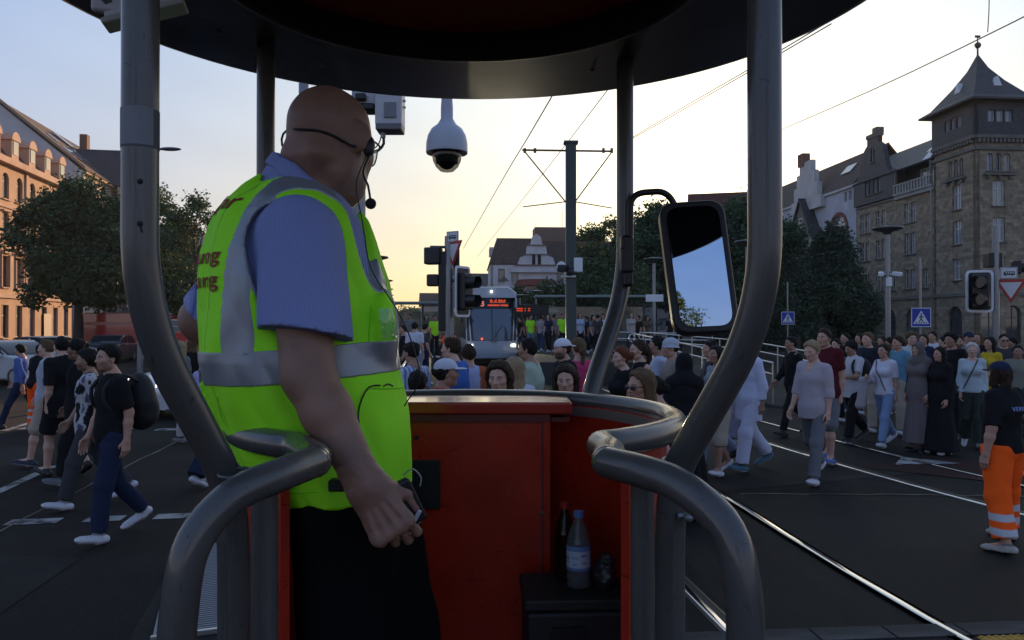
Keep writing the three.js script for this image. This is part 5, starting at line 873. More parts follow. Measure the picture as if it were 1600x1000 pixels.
{
  const d = 14, T = thing('signal_post', 'grey post with yield sign, tram plate and several black signal heads left of the tram', 'traffic signal', gp(702, d));
  const Y = (py) => 2 + (508 - py) / 1200 * d, X = (px) => (px - 702) / 1200 * d;
  part('post', cyl(0.085, 0.085, 3.62, 0, 1.81, 0, 16), galv, T);
  plate(T, 0.26, 0.2, iconMat, X(708), Y(371), 0.12, -0.55); yieldSign(T, 0.5, -0.85, X(708), Y(397), 0.13);
  part('signal_arm', [bar(V(X(672), Y(386), 0.02), V(0, Y(386), 0), 0.025), bar(V(X(672), Y(438), 0.02), V(0, Y(438), 0), 0.02), bar(V(0, Y(438), 0), V(X(722), Y(440), 0.1), 0.03)], darkPost, T);
  const b1 = signalHead(T, 1, 0.3, 0.31); b1.position.set(X(677), Y(400), 0.0); b1.rotation.y = Math.PI - 0.25; const b2 = signalHead(T, 1, 0.22, 0.22); b2.position.set(X(677), Y(438), 0); b2.rotation.y = Math.PI - 0.2;
  part('back_box', [rbx(0.14, 1.45, 0.16, 0.02, X(691), Y(455), -0.02), rbx(0.1, 0.5, 0.14, 0.02, X(713), Y(408), -0.1)], blackPlastic, T);
  const s = signalHead(T, 2, 0.26, 0.66); s.position.set(X(727), Y(456), 0.1); s.rotation.y = 0.95; s.position.z = 0.16;
  const bw = new THREE.Shape(); const rrp = (sh, w, h, r) => { sh.moveTo(-w / 2 + r, -h / 2); sh.lineTo(w / 2 - r, -h / 2); sh.quadraticCurveTo(w / 2, -h / 2, w / 2, -h / 2 + r); sh.lineTo(w / 2, h / 2 - r); sh.quadraticCurveTo(w / 2, h / 2, w / 2 - r, h / 2); sh.lineTo(-w / 2 + r, h / 2); sh.quadraticCurveTo(-w / 2, h / 2, -w / 2, h / 2 - r); sh.lineTo(-w / 2, -h / 2 + r); sh.quadraticCurveTo(-w / 2, -h / 2, -w / 2 + r, -h / 2); return sh; };
  rrp(bw, 0.42, 0.92, 0.08); const hole = new THREE.Path(); rrp(hole, 0.34, 0.84, 0.05); bw.holes.push(hole);
  part('white_rim', xf(new THREE.ExtrudeGeometry(bw, { depth: 0.02, bevelEnabled: false }), 0, 0, -0.06), white, s); part('back_board', rbx(0.38, 0.88, 0.015, 0.005, 0, 0, -0.055), blackPlastic, s);
  const d2 = 17, T2 = thing('signal_post', 'white-rimmed two-lamp signal with yield sign before the stone house', 'traffic signal', gp(1556, d2)); const Y2 = (py) => 2 + (508 - py) / 1200 * d2, X2 = (px) => (px - 1556) / 1200 * d2;
  part('post', cyl(0.07, 0.07, 4.2, 0, 2.1, 0, 14), galv, T2); part('signal_arm', [bar(V(X2(1531), Y2(445), 0), V(0, Y2(445), 0), 0.025), bar(V(X2(1531), Y2(470), 0), V(0, Y2(470), 0), 0.025), bar(V(0, Y2(418), 0), V(X2(1588), Y2(418), 0), 0.025)], darkPost, T2);
  const q = signalHead(T2, 2, 0.32, 0.74); q.position.set(X2(1529), Y2(455), 0.12); q.rotation.y = -0.75; const b3 = new THREE.Shape(); rrp(b3, 0.56, 0.94, 0.12); const h3 = new THREE.Path(); rrp(h3, 0.46, 0.83, 0.07); b3.holes.push(h3);
  const rim = part('white_rim', xf(new THREE.ExtrudeGeometry(b3, { depth: 0.025, bevelEnabled: false }), 0, 0, -0.02), white, T2); rim.position.set(X2(1531), Y2(455), 0.0); rim.rotation.y = -0.2; part('back_board', rbx(0.5, 0.88, 0.015, 0.005, X2(1531), Y2(455), -0.03, 0, -0.2, 0), blackPlastic, T2);
  plate(T2, 0.34, 0.26, iconMat, X2(1572), Y2(427), 0.1, -0.3); yieldSign(T2, 0.58, -0.5, X2(1575), Y2(455), 0.1);
  const b4 = signalHead(T2, 1, 0.24, 0.3); b4.position.set(X2(1587), Y2(418), 0.02); b4.rotation.y = 1.2; part('junction_box', rbx(0.3, 0.32, 0.25, 0.02, X2(1555), Y2(406), -0.08), blackPlastic, T2);
}
const walkTex = canvasTex(256, 256, (x, w) => { x.fillStyle = '#c9ccd2'; x.fillRect(0, 0, w, w); x.fillStyle = '#14329a'; x.fillRect(10, 10, w - 20, w - 20); x.fillStyle = '#d4d6d8'; x.beginPath(); x.moveTo(128, 34); x.lineTo(232, 214); x.lineTo(24, 214); x.closePath(); x.fill(); x.strokeStyle = x.fillStyle = '#16181c'; x.lineWidth = 13; x.lineCap = 'round'; x.beginPath(); x.arc(130, 82, 11, 0, 7); x.fill(); x.beginPath(); x.moveTo(129, 100); x.lineTo(127, 142); x.lineTo(106, 182); x.moveTo(127, 142); x.lineTo(150, 180); x.moveTo(129, 106); x.lineTo(104, 134); x.moveTo(129, 106); x.lineTo(156, 128); x.stroke(); for (const q of [56, 88, 120, 152, 184]) x.fillRect(q, 192, 18, 14); });
const walkMat = new THREE.MeshPhysicalMaterial({ color: 0xffffff, map: walkTex, roughness: 0.45 });
for (const [px, py, d, s, turn, lab] of [[1439, 496, 22, 0.56, -0.05, 'blue pedestrian crossing sign beside the tall disc lamp'], [1231, 497, 36, 0.6, -0.1, 'smaller blue pedestrian crossing sign close to the right booth post']]) {
  const T = thing('crossing_sign', lab, 'road sign', gp(px, d), turn), y = 2 + (508 - py) / 1200 * d; part('post', cyl(0.035, 0.035, y + 1.7, 0, (y + 1.7) / 2, -0.05, 10), galv, T); part('sign_plate', rbx(s, s, 0.025, 0.012, 0, y, 0), galv, T); part('sign_face', xf(new THREE.PlaneGeometry(s * 0.985, s * 0.985), 0, y, 0.0145), walkMat, T);
}
// stainless handrails of the platform ramps
function handrail(label, pts, o = {}) { // pts: ground points with heights
  const T = thing('handrail', label, 'handrail', pts[0]); const loc = pts.map((p) => p.clone().sub(pts[0])); const hs = o.hs || [1.0, 0.72];
  for (const h of hs) part('rail', pipe(loc.map((p) => p.clone().add(V(0, h, 0))), 0.024, 0.05, 8), steel, T);
  for (let i = 0; i < loc.length - 1; i++) { const L = loc[i].distanceTo(loc[i + 1]), n = Math.max(1, Math.round(L / 1.6)); for (let k = 0; k <= n; k++) { if (i && !k) continue; const p = loc[i].clone().lerp(loc[i + 1], k / n); part('post', bar(p.clone(), p.clone().add(V(0, hs[0], 0)), 0.021, 8), steel, T); } }
  const a = loc[0]; part('rail_end', pipe([a.clone().add(V(0, hs[0], 0)), a.clone().add(V(-0.18, hs[0] - 0.02, 0)), a.clone().add(V(-0.18, hs[1] + 0.02, 0)), a.clone().add(V(0, hs[1], 0))], 0.024, 0.12, 8), steel, T); return T;
}
handrail('long stainless handrail sloping down the ramp towards the right post', [V(4.15, 0.7, -26), V(4.9, 0.5, -23.2), V(6.35, 0.08, -18.7)]);
handrail('stainless handrail on the far side of the ramp', [V(5.3, 0.7, -31), V(8.0, 0.45, -25.8), V(9.1, 0.1, -21)]);
handrail('stainless handrail low behind the blond man', [V(7.2, 0.06, -19.2), V(9.6, 0.05, -20.4)]);
handrail('short stainless barrier at the back edge of the platform', [V(4.3, 0.7, -33), V(8.6, 0.62, -33)]);
handrail('steep stainless rail of the left ramp beside the traffic signal', [V(-3.0, 0.72, -26.5), V(-2.55, 0.03, -17.8)]);
handrail('stainless barrier crossing the left platform behind the signal post', [V(-4.2, 0.72, -27), V(-3.1, 0.72, -27)]);
part('glass_infill', beam(V(0.0, 0.42, 0), V(0.45, -0.27, 8.7), 0.012, 0.72), M(0.35, 0.36, 0.37, 0.4, 0.4), scene.children.filter((o) => o.name.startsWith('handrail'))[4]);
// shelters and displays
function shelter(label, px, d, w, h, y0, o = {}) {
  const T = thing('tram_shelter', label, 'shelter', gp(px, d, y0), o.turn || 0); part('roof', rbx(w, 0.14, 1.9, 0.04, 0, h, 0), M(0.2, 0.24, 0.23, 0.5), T);
  for (const q of [-1, -0.33, 0.33, 1]) part('post', bx(0.09, h, 0.09, q * w * 0.47, h / 2, -0.7), darkPost, T);
  for (const q of [-0.66, 0, 0.66]) part('glass_panel', bx(w * 0.29, h * 0.66, 0.02, q * w * 0.47, h * 0.48, -0.72), M(0.5, 0.55, 0.55, 0.06, 0, { transmission: 0.85, thickness: 0, key: 'shg' }), T);
  part('bench', [bx(w * 0.6, 0.06, 0.4, 0, 0.48, -0.45), bx(0.08, 0.45, 0.3, -w * 0.2, 0.24, -0.45), bx(0.08, 0.45, 0.3, w * 0.2, 0.24, -0.45)], darkPost, T); return T;
}
shelter('green-roofed platform shelter behind the catenary mast', 925, 44, 6.6, 2.9, 0.72); shelter('glazed platform shelter left of the catenary mast', 836, 52, 3.6, 2.5, 0.72); shelter('long low shelter roof far left of the tram', 626, 46, 8.5, 2.6, 0.72, { turn: 0.1 });
const ledTex = (w, h, draw) => canvasTex(w, h, (x) => { x.fillStyle = '#050302'; x.fillRect(0, 0, w, h); draw(x); });
const dotTex = ledTex(128, 32, (x) => { x.fillStyle = '#ff4a18'; for (const [a, b] of [[8, 30], [36, 22], [74, 8], [100, 14]]) for (let i = 0; i < b; i += 4) { x.fillRect(a + i, 8, 3, 6); x.fillRect(a + i, 18, 3, 5); } });
{
  const T = thing('departure_display', 'dark departure display with orange letters right of the tram', 'display', gp(826, 44)); const y = 2 + (508 - 484) / 1200 * 44; part('post', cyl(0.06, 0.06, y - 0.2, 1.0, (y - 0.2) / 2, 0, 8), galv, T); part('post', cyl(0.06, 0.06, y - 0.2, -1.0, (y - 0.2) / 2, 0, 8), galv, T); part('housing', rbx(2.3, 0.62, 0.25, 0.03, 0, y, 0), blackPlastic, T);
  const em = new THREE.MeshPhysicalMaterial({ color: 0x000000, emissive: 0xffffff, emissiveMap: dotTex, emissiveIntensity: 0.8, roughness: 0.4 }); part('display_screen', xf(new THREE.PlaneGeometry(0.95, 0.4), -0.3, y, 0.13), em, T);
}
// surveillance mast with box and dome camera, close in front of the booth
{
  const d = 6, T = thing('camera_mast', 'slim grey mast behind the man carrying white camera boxes', 'mast', gp(560, d)); const Y = (py) => 2 + (508 - py) / 1200 * d, X = (px) => (px - 560) / 1200 * d;
  part('pole', cyl(0.055, 0.055, Y(40), 0, Y(40) / 2, 0, 16), galv, T); part('mounting_arm', [bar(V(0, Y(118), 0), V(X(720), Y(112), 0.05), 0.03), bar(V(0, Y(140), 0), V(X(606), Y(140), 0.03), 0.025)], galv, T);
  const wbox = M(0.5, 0.5, 0.52, 0.45); const bxs = part('camera_box', rbx(0.205, 0.36, 0.2, 0.012, X(611), Y(165), 0.05), wbox, T); part('box_foot', rbx(0.2, 0.06, 0.19, 0.01, X(611), Y(203), 0.05), M(0.14, 0.14, 0.15, 0.5), bxs); part('connector_plate', [bx(0.09, 0.1, 0.01, X(614), Y(178), 0.155), bx(0.09, 0.02, 0.015, X(614), Y(189), 0.158)], M(0.2, 0.2, 0.22, 0.5), bxs);
  part('gland', [cyl(0.02, 0.02, 0.05, X(600), Y(212), 0.05, 10), cyl(0.01, 0.01, 0.03, X(632), Y(160), 0.05, 8, 0, 0, 1.57), cyl(0.01, 0.01, 0.03, X(632), Y(170), 0.05, 8, 0, 0, 1.57)], wbox, bxs);
  part('cable', tubePts([V(X(600), Y(214), 0.05), V(X(601), Y(226), 0.05), V(X(594), Y(235), 0.04), V(X(582), Y(238), 0.0), V(0, Y(240), 0.0)], 0.011, 8), blackPlastic, T);
  part('cable', tubePts([V(X(597), Y(214), 0.05), V(X(594), Y(225), 0.05), V(X(585), Y(234), 0.04), V(0, Y(236), 0.0)], 0.005, 6), blackPlastic, T);
  const c2 = part('camera_box', rbx(0.17, 0.22, 0.18, 0.02, X(574), Y(150), 0.0), wbox, T); part('lens_hood', [rbx(0.12, 0.06, 0.16, 0.02, X(577), Y(172), 0.04), rbx(0.08, 0.05, 0.1, 0.01, X(568), Y(158), 0.1)], blackPlastic, c2);
  const cx = X(699), k = d / 1200, L = (a) => new THREE.LatheGeometry(a.map(([r, py]) => new THREE.Vector2(r * k, Y(py))), 40);
  const dm = part('dome_camera', xf(L([[0.5, 118], [9, 118], [8.6, 158], [9.5, 172], [9.5, 188], [15, 197], [24, 204], [29.5, 214], [32, 226], [32.3, 240], [31.5, 242], [23, 239], [1, 238]]), cx, 0, 0.05), M(0.42, 0.44, 0.5, 0.4), T);
  part('camera_dome_glass', xf(L([[23, 239], [23, 246], [21.5, 254], [17, 263], [10, 269.5], [0.2, 271.5]]), cx, 0, 0.05), M(0.4, 0.38, 0.35, 0.03, 0, { transmission: 1, thickness: 0, ior: 1.5, side: THREE.DoubleSide, key: 'dome' }), dm);
  part('camera_core', [cyl(0.085, 0.09, 0.1, cx, Y(247), 0.05, 20), sph(0.07, cx, Y(253), 0.06)], blackPlastic, dm); 
}
{ const T = thing('lamp_mast', 'grey mast rising behind the bald man and the far left post', 'mast', gp(474, 9)); part('pole', cyl(0.06, 0.058, 6.5, 0, 3.25, 0, 14), galv, T); part('cap', sph(0.07, 0, 6.5, 0, 1, 0.5, 1), galv, T); }
// ---------------------------------------------------------------- tram
reseed(90);
{
  const T = thing('tram', 'white and dark tram with lit headlights and orange destination display', 'tram', gp(769, 37), 0.096);
  const body = M(0.36, 0.42, 0.5, 0.3, 0, { clearcoat: 0.5, clearcoatRoughness: 0.15, key: 'tr' }), dark = M(0.018, 0.02, 0.024, 0.25), silver = M(0.4, 0.42, 0.45, 0.3, 0.6);
  const zn = (y) => y < 1.3 ? 0.1 - 0.15 * Math.max(0, 0.8 - y) : 0.1 - 0.2 * (y - 1.3) - 0.06 * (y - 1.3) ** 2, wy = (y) => 1.24 - 0.05 * Math.max(0, y - 2.4) ** 2;
  const N = (u, y, off = 0) => { const a = Math.abs(u); return V(u * wy(y), y, zn(y) - 0.42 * Math.pow(a, 2.6) + off); };
  const surf = (yf0, yf1, u0, u1, off, nu = 14, ny = 8) => { const P = [], I = [], U = []; for (let j = 0; j <= ny; j++) { const t = j / ny, y = yf0 + (yf1 - yf0) * t, a = typeof u0 === 'function' ? u0(t) : u0, b = typeof u1 === 'function' ? u1(t) : u1; for (let i = 0; i <= nu; i++) { const p = N(a + (b - a) * i / nu, y, off); P.push(p.x, p.y, p.z); U.push(i / nu, t); if (i && j) { const k = j * (nu + 1) + i; I.push(k - nu - 2, k - nu - 1, k, k - nu - 2, k, k - 1); } } } const g = new THREE.BufferGeometry(); g.setAttribute('position', new THREE.Float32BufferAttribute(P, 3)); g.setAttribute('uv', new THREE.Float32BufferAttribute(U, 2)); g.setIndex(I); g.computeVertexNormals(); return g; };
  const L = 28, side = []; side.push(bx(0.08, 0.75, L, -1.2, 0.9, -L / 2 - 0.35), bx(0.08, 0.75, L, 1.2, 0.9, -L / 2 - 0.35), bx(0.08, 0.5, L, -1.2, 3.1, -L / 2 - 0.35), bx(0.08, 0.5, L, 1.2, 3.1, -L / 2 - 0.35));
  part('body', [...side, bx(2.4, 0.12, L, 0, 3.4, -L / 2 - 0.5), bx(2.3, 0.1, L, 0, 0.55, -L / 2 - 0.5)], body, T);
  part('side_glazing', [bx(0.05, 1.6, L, -1.2, 2.06, -L / 2 - 0.4), bx(0.05, 1.6, L, 1.2, 2.06, -L / 2 - 0.4)], dark, T);
  part('lower_panel', surf(0.62, 1.24, -1, 1, 0), body, T); part('front_mask', surf(1.24, 3.42, -1, 1, 0), dark, T);
  part('windscreen', surf(1.26, 2.78, (t) => -0.7 - 0.12 * t, (t) => 0.7 + 0.12 * t, 0.012), M(0.075, 0.1, 0.14, 0.06, 0, { ior: 1.7, key: 'ws' }), T);
  for (const q of [-1, 1]) { part('silver_pillar', surf(0.9, 3.2, (t) => q * (0.78 + 0.13 * t), (t) => q * (0.83 + 0.13 * t), 0.02, 3), silver, T); part('silver_edge', surf(0.8, 3.3, q * 0.965, q * 1.0, 0.014, 3), silver, T); }
  part('centre_bar', surf(1.26, 2.78, -0.02, 0.02, 0.018, 2), dark, T);
  part('bumper', [surf(0.42, 0.64, -1.0, 1.0, 0.06), bx(2.3, 0.3, 0.5, 0, 0.52, -0.45)], M(0.3, 0.35, 0.42, 0.4), T);
  for (const z of [-5.2, -18]) part('underframe', bx(2.1, 0.45, 8, 0, 0.3, z), blackPlastic, T);
  // roof hood
  const h = new THREE.Shape(); h.moveTo(-1.22, 0); h.lineTo(1.22, 0); h.quadraticCurveTo(1.25, 0.14, 1.12, 0.2); h.lineTo(0.82, 0.42); h.lineTo(-0.82, 0.42); h.lineTo(-1.12, 0.2); h.quadraticCurveTo(-1.25, 0.14, -1.22, 0);
  part('roof_hood', xf(new THREE.ExtrudeGeometry(h, { depth: 3.2, bevelEnabled: true, bevelSize: 0.04, bevelThickness: 0.18, bevelSegments: 4 }), 0, 3.42, -3.95), body, T); part('roof_equipment', rbx(1.7, 0.35, 20, 0.05, 0, 3.62, -17), M(0.2, 0.22, 0.24, 0.5), T);
  const led = canvasTex(512, 128, (x, w, hh) => { x.fillStyle = '#06070a'; x.fillRect(0, 0, w, hh); x.fillStyle = '#ff8f7a'; x.font = 'bold 96px sans-serif'; x.fillText('613', 4, 112); x.fillStyle = '#ff5a1c'; x.font = 'bold 62px sans-serif'; x.fillText('B.d.Bbf', 232, 64); for (let i = 0; i < 21; i++) if (i !== 12) x.fillRect(206 + i * 13, 86 + (i * 7 % 3), 10, 22); });
  part('display_screen', surf(2.86, 3.32, -0.78, 0.78, 0.02), new THREE.MeshPhysicalMaterial({ color: 0x050505, emissive: 0xffffff, emissiveMap: led, emissiveIntensity: 0.62, roughness: 0.2 }), T);
  const em = (r, g, b, k) => new THREE.MeshPhysicalMaterial({ color: 0x111111, emissive: lin(r, g, b), emissiveIntensity: k, roughness: 0.3 });
  for (const q of [-1, 1]) { const c = N(q * 0.84, 1.02, 0.03); part('headlight', xf(rbx(0.26, 0.13, 0.05, 0.04), c.x, c.y, c.z, 0, q * 0.5, 0), em(1, 0.93, 0.75, 4), T); const pl = new THREE.SpotLight(0xfff0cc, 60, 0, 0.5, 0.6); pl.name = 'headlight'; pl.position.set(c.x, c.y, c.z + 0.12); pl.target.position.set(c.x, 0.2, c.z + 9); pl.castShadow = true; T.add(pl, pl.target); }
  part('top_light', sph(0.06, 0, 3.64, -0.52), em(1, 0.97, 0.9, 3), T); part('cab_light', rbx(0.09, 0.1, 0.02, 0.02, -0.5, 1.34, 0.1), em(1, 0.12, 0.05, 1.2), T);
  part('wiper', [bar(N(0.0, 1.3, 0.05), N(0.42, 2.0, 0.05), 0.016, 6), tubePts([N(-0.1, 1.3, 0.05), N(0.05, 1.16, 0.07), N(0.2, 1.3, 0.05)], 0.016, 6)], blackPlastic, T);
  for (const q of [-1, 1]) part('outside_mirror', [bar(V(q * 1.2, 2.6, -0.5), V(q * 1.42, 2.6, -0.25), 0.02), rbx(0.12, 0.5, 0.2, 0.03, q * 1.44, 2.4, -0.2)], blackPlastic, T);
}
// ---------------------------------------------------------------- cars and truck
function car(label, pos, turn, paintM, o = {}) { // +x is forward, turned by turn
  const C = thing('parked_car', label, 'car', pos, turn, o.group), w = 1.74, Lc = o.len ?? 4.2, s = Lc / 4.2;
  const prof = (pts) => { const sh = new THREE.Shape(); sh.moveTo(pts[0][0] * s, pts[0][1]); for (let i = 1; i < pts.length; i++) pts[i].length === 4 ? sh.quadraticCurveTo(pts[i][0] * s, pts[i][1], pts[i][2] * s, pts[i][3]) : sh.lineTo(pts[i][0] * s, pts[i][1]); return sh; };
  const ex = (sh, ww, b) => xf(new THREE.ExtrudeGeometry(sh, { depth: ww - b * 2, bevelEnabled: true, bevelSize: b, bevelThickness: b, bevelSegments: 3, curveSegments: 8 }), 0, 0, -(ww - b * 2) / 2);
  part('body', ex(prof([[-2.05, 0.3], [-2.1, 0.6], [-2.1, 0.85, -2.0, 0.9], [-1.8, 0.95], [0.8, 0.95], [1.4, 0.92, 1.85, 0.8], [2.08, 0.72, 2.08, 0.55], [2.05, 0.28], [1.75, 0.26], [1.7, 0.58, 1.35, 0.6], [1.0, 0.58, 0.95, 0.26], [-0.95, 0.26], [-1.0, 0.58, -1.35, 0.6], [-1.7, 0.58, -1.75, 0.28]]), w, 0.06), paintM, C);
  const cab = part('cabin_glass', ex(prof([[-1.9, 0.94], [-1.75, 1.2, -1.35, 1.38], [-0.6, 1.45, 0.0, 1.4], [0.35, 1.34, 0.95, 0.94]]), w * 0.88, 0.05), glassDark, C); part('roof', ex(prof([[-1.5, 1.36], [-0.6, 1.5, 0.02, 1.44], [0.12, 1.4], [-0.6, 1.42, -1.4, 1.33]]), w * 0.84, 0.03), paintM, C);
  part('pillar', [beam(V(0.05 * s, 1.42, 0.68), V(0.92 * s, 0.95, 0.78), 0.06, 0.05), beam(V(0.05 * s, 1.42, -0.68), V(0.92 * s, 0.95, -0.78), 0.06, 0.05), bx(0.08, 0.46, 1.55, -0.5 * s, 1.18, 0)], paintM, C);
  for (const [x, z] of [[1.33, 0.76], [1.33, -0.76], [-1.36, 0.76], [-1.36, -0.76]]) { const wh = part('wheel', cyl(0.31, 0.31, 0.2, x * s, 0.31, z, 22, Math.PI / 2), blackPlastic, C); part('rim', cyl(0.19, 0.19, 0.02, x * s, 0.31, z + Math.sign(z) * 0.105, 14, Math.PI / 2), silverM, wh); }
  for (const q of [-1, 1]) { part('headlight', o.round ? xf(new THREE.TorusGeometry(0.115, 0.03, 10, 24), 2.08 * s, 0.72, q * 0.6, 0, Math.PI / 2, 0) : rbx(0.06, 0.14, 0.34, 0.03, 2.06 * s, 0.68, q * 0.62), o.lit ? M(0.1, 0.1, 0.1, 0.3, 0, { emissive: lin(1, 0.93, 0.8), emissiveIntensity: o.lit, key: 'hl' + o.lit }) : M(0.5, 0.5, 0.52, 0.1), C); part('tail_light', rbx(0.05, 0.2, 0.24, 0.02, -2.1 * s, 0.72, q * 0.68), M(0.3, 0.01, 0.01, 0.3), C); part('door_mirror', rbx(0.12, 0.13, 0.2, 0.04, 0.72 * s, 1.0, q * 0.97), paintM, C); }
  part('grille', [rbx(0.04, 0.2, 0.9, 0.02, 2.1 * s, 0.42, 0), rbx(0.04, 0.1, 0.42, 0.01, 2.12 * s, 0.45, 0)], blackPlastic, C); part('door_line', [bx(0.012, 0.6, 1.765, -0.48 * s, 0.64, 0), bx(0.012, 0.55, 1.765, 0.62 * s, 0.64, 0)], blackPlastic, C);
  return C;
}
const silverM = M(0.35, 0.35, 0.36, 0.3, 0.7), cp = (r, g, b, k) => M(r, g, b, 0.3, 0, { clearcoat: 1, clearcoatRoughness: 0.05, key: 'cp' + k });
const carG = 'cars standing in the road at the left';
car('silver hatchback at the left edge, partly behind the worker in orange', [-17.2, 0, -26.5], -0.42, cp(0.42, 0.45, 0.47, 1), { group: carG });
car('white estate car with grey windows, behind the silver hatchback', [-21.5, 0, -36], -0.35, cp(0.55, 0.55, 0.54, 2), { group: carG, len: 4.6 });
car('pale car cut by the picture edge behind the hatchback', [-25.4, 0, -36.5], -0.3, cp(0.6, 0.6, 0.6, 3), { group: carG });
car('white car with round ring headlight behind the backpack', [-6.75, 0, -18.0], -2.21, cp(0.6, 0.61, 0.63, 4), { round: 1, lit: 2, len: 3.8, group: carG });
car('dark car with glowing lamps below the big lime tree', [-21.5, 0, -41], -1.4, cp(0.05, 0.05, 0.06, 5), { lit: 3, group: carG });
{
  const R = cp(0.34, 0.03, 0.028, 6), T = thing('red_truck', 'red truck parked under the trees behind the left post', 'truck', [-23.2, 0, -47], -0.35);
  part('cargo_box', rbx(5.2, 2.0, 2.2, 0.06, -0.6, 1.75, 0), R, T); part('cab', (() => { const sh = new THREE.Shape([[0, 0.4], [1.9, 0.4], [1.9, 1.3], [1.3, 2.3], [0, 2.5]].map((p) => new THREE.Vector2(...p))); return xf(new THREE.ExtrudeGeometry(sh, { depth: 2.0, bevelEnabled: true, bevelSize: 0.06, bevelThickness: 0.06 }), 2.1, 0, -1.0); })(), R, T);
  part('cab_glass', beam(V(3.94, 1.5, 0), V(3.5, 2.25, 0), 1.8, 0.05), glassDark, T); for (const q of [-1, 1]) part('headlight', rbx(0.06, 0.2, 0.35, 0.03, 4.08, 0.85, q * 0.7), M(0.5, 0.4, 0.2, 0.2), T);
  part('chassis', bx(6.8, 0.3, 1.6, 0.4, 0.6, 0), blackPlastic, T); for (const [x, z] of [[-2.4, 1], [-2.4, -1], [3, 1], [3, -1]]) part('wheel', cyl(0.42, 0.42, 0.28, x, 0.42, z * 0.95, 20, Math.PI / 2), blackPlastic, T);
  part('number_plate', bx(0.03, 0.14, 0.5, 4.1, 0.6, 0), M(0.5, 0.42, 0.25, 0.5), T); part('side_stripe', bx(4.6, 0.18, 2.24, -0.6, 2.1, 0), M(0.45, 0.2, 0.18, 0.5), T);
  const bt = canvasTex(512, 128, (x, w, h) => { x.fillStyle = '#b8342a'; x.fillRect(0, 0, w, h); x.fillStyle = '#d59a90'; x.font = 'italic bold 60px sans-serif'; x.fillText('~', 40, 80); for (let i = 0; i < 9; i++) x.fillRect(300 + i * 17, 48 + (i % 3) * 5, 12, 26 - (i % 2) * 8); x.strokeStyle = '#8a241c'; x.lineWidth = 4; for (const q of [128, 256, 384]) { x.beginPath(); x.moveTo(q, 0); x.lineTo(q, h); x.stroke(); } });
  const S = thing('red_trailer', 'red trailer with pale print right of the left post', 'trailer', gp(282, 33), 0.12); part('cargo_box', rbx(2.7, 0.95, 1.8, 0.05, 0, 1.25, -0.9), cp(0.36, 0.05, 0.035, 7), S); const pm = new THREE.MeshPhysicalMaterial({ color: 0xffffff, map: bt, roughness: 0.5 }); part('side_print', xf(new THREE.PlaneGeometry(2.55, 0.8), 0, 1.25, 0.004), pm, S); part('chassis', bx(2.4, 0.14, 1.4, 0, 0.68, -0.9), blackPlastic, S); for (const q of [-1, 1]) part('wheel', cyl(0.32, 0.32, 0.2, q * 0.6, 0.32, -0.12, 18, Math.PI / 2), blackPlastic, S); part('roof_frame', [bar(V(-1.2, 1.72, -0.1), V(-0.4, 1.95, -0.1), 0.03), bar(V(-0.4, 1.95, -0.1), V(1.2, 1.74, -0.1), 0.03)], silverM, S);
}
// ---------------------------------------------------------------- the raised round control booth
reseed(100);
const BC = V(-0.13, 0, -1.885); // its centre on the ground; the camera looks at it from behind
const scuff = (n, base, dark, seed, rep) => canvasTex(1024, 1024, (x, w, hh) => { reseed(seed); x.fillStyle = base; x.fillRect(0, 0, w, hh); const im = x.getImageData(0, 0, w, hh), d = im.data; for (let i = 0; i < d.length; i += 4) { const px = (i >> 2) % w, py = (i >> 2) / w | 0, k = 1 + 0.16 * fbm(px * 0.008, py * 0.008, seed, 3); d[i] *= k; d[i + 1] *= k; d[i + 2] *= k; } x.putImageData(im, 0, 0); for (let i = 0; i < n; i++) { x.strokeStyle = rnd() < 0.6 ? dark : 'rgba(255,255,255,0.25)'; x.lineWidth = rr(0.6, 2.2); x.beginPath(); const a = rr(0, w), b = rr(0, hh), t = rr(-0.6, 0.6) + (rnd() < 0.4 ? 1.57 : 0), l = rr(10, 110); x.moveTo(a, b); x.quadraticCurveTo(a + Math.cos(t) * l * 0.5 + rr(-6, 6), b + Math.sin(t) * l * 0.5 + rr(-6, 6), a + Math.cos(t) * l, b + Math.sin(t) * l); x.stroke(); } for (let i = 0; i < n / 2; i++) { x.fillStyle = dark; x.beginPath(); x.ellipse(rr(0, w), rr(0, hh), rr(1, 5), rr(1, 4), rr(0, 3), 0, 7); x.fill(); } }, true, rep);
const scuffGrey = scuff(240, '#d8d6d2', 'rgba(30,28,26,0.4)', 5, [2, 0.5]), scuffRed = scuff(160, '#e2e2e2', 'rgba(40,14,10,0.45)', 6, [1, 1]);
const tubeGrey = M(0.108, 0.104, 0.101, 0.52, 0.0, { map: scuffGrey, roughnessMap: smudge, bumpMap: smudge, bumpScale: 0.0003, clearcoat: 0.25, clearcoatRoughness: 0.4, key: 'tube' });
const redIn = M(0.56, 0.037, 0.015, 0.45, 0, { map: scuffRed, roughnessMap: smudge, bumpMap: smudge, bumpScale: 0.0005, clearcoat: 0.2, clearcoatRoughness: 0.35, key: 'redin' });
const roofDark = M(0.018, 0.018, 0.02, 0.7, 0, { roughnessMap: smudge, key: 'roofd' });
const booth = thing('control_booth', 'raised round red booth with grey tube posts and dark disc roof around the man', 'booth', [BC.x, 0, BC.z]);
const bl = (x, y, d) => V(x - BC.x, y + 2, -d - BC.z); // from camera-relative x, height and distance to the booth's own axes
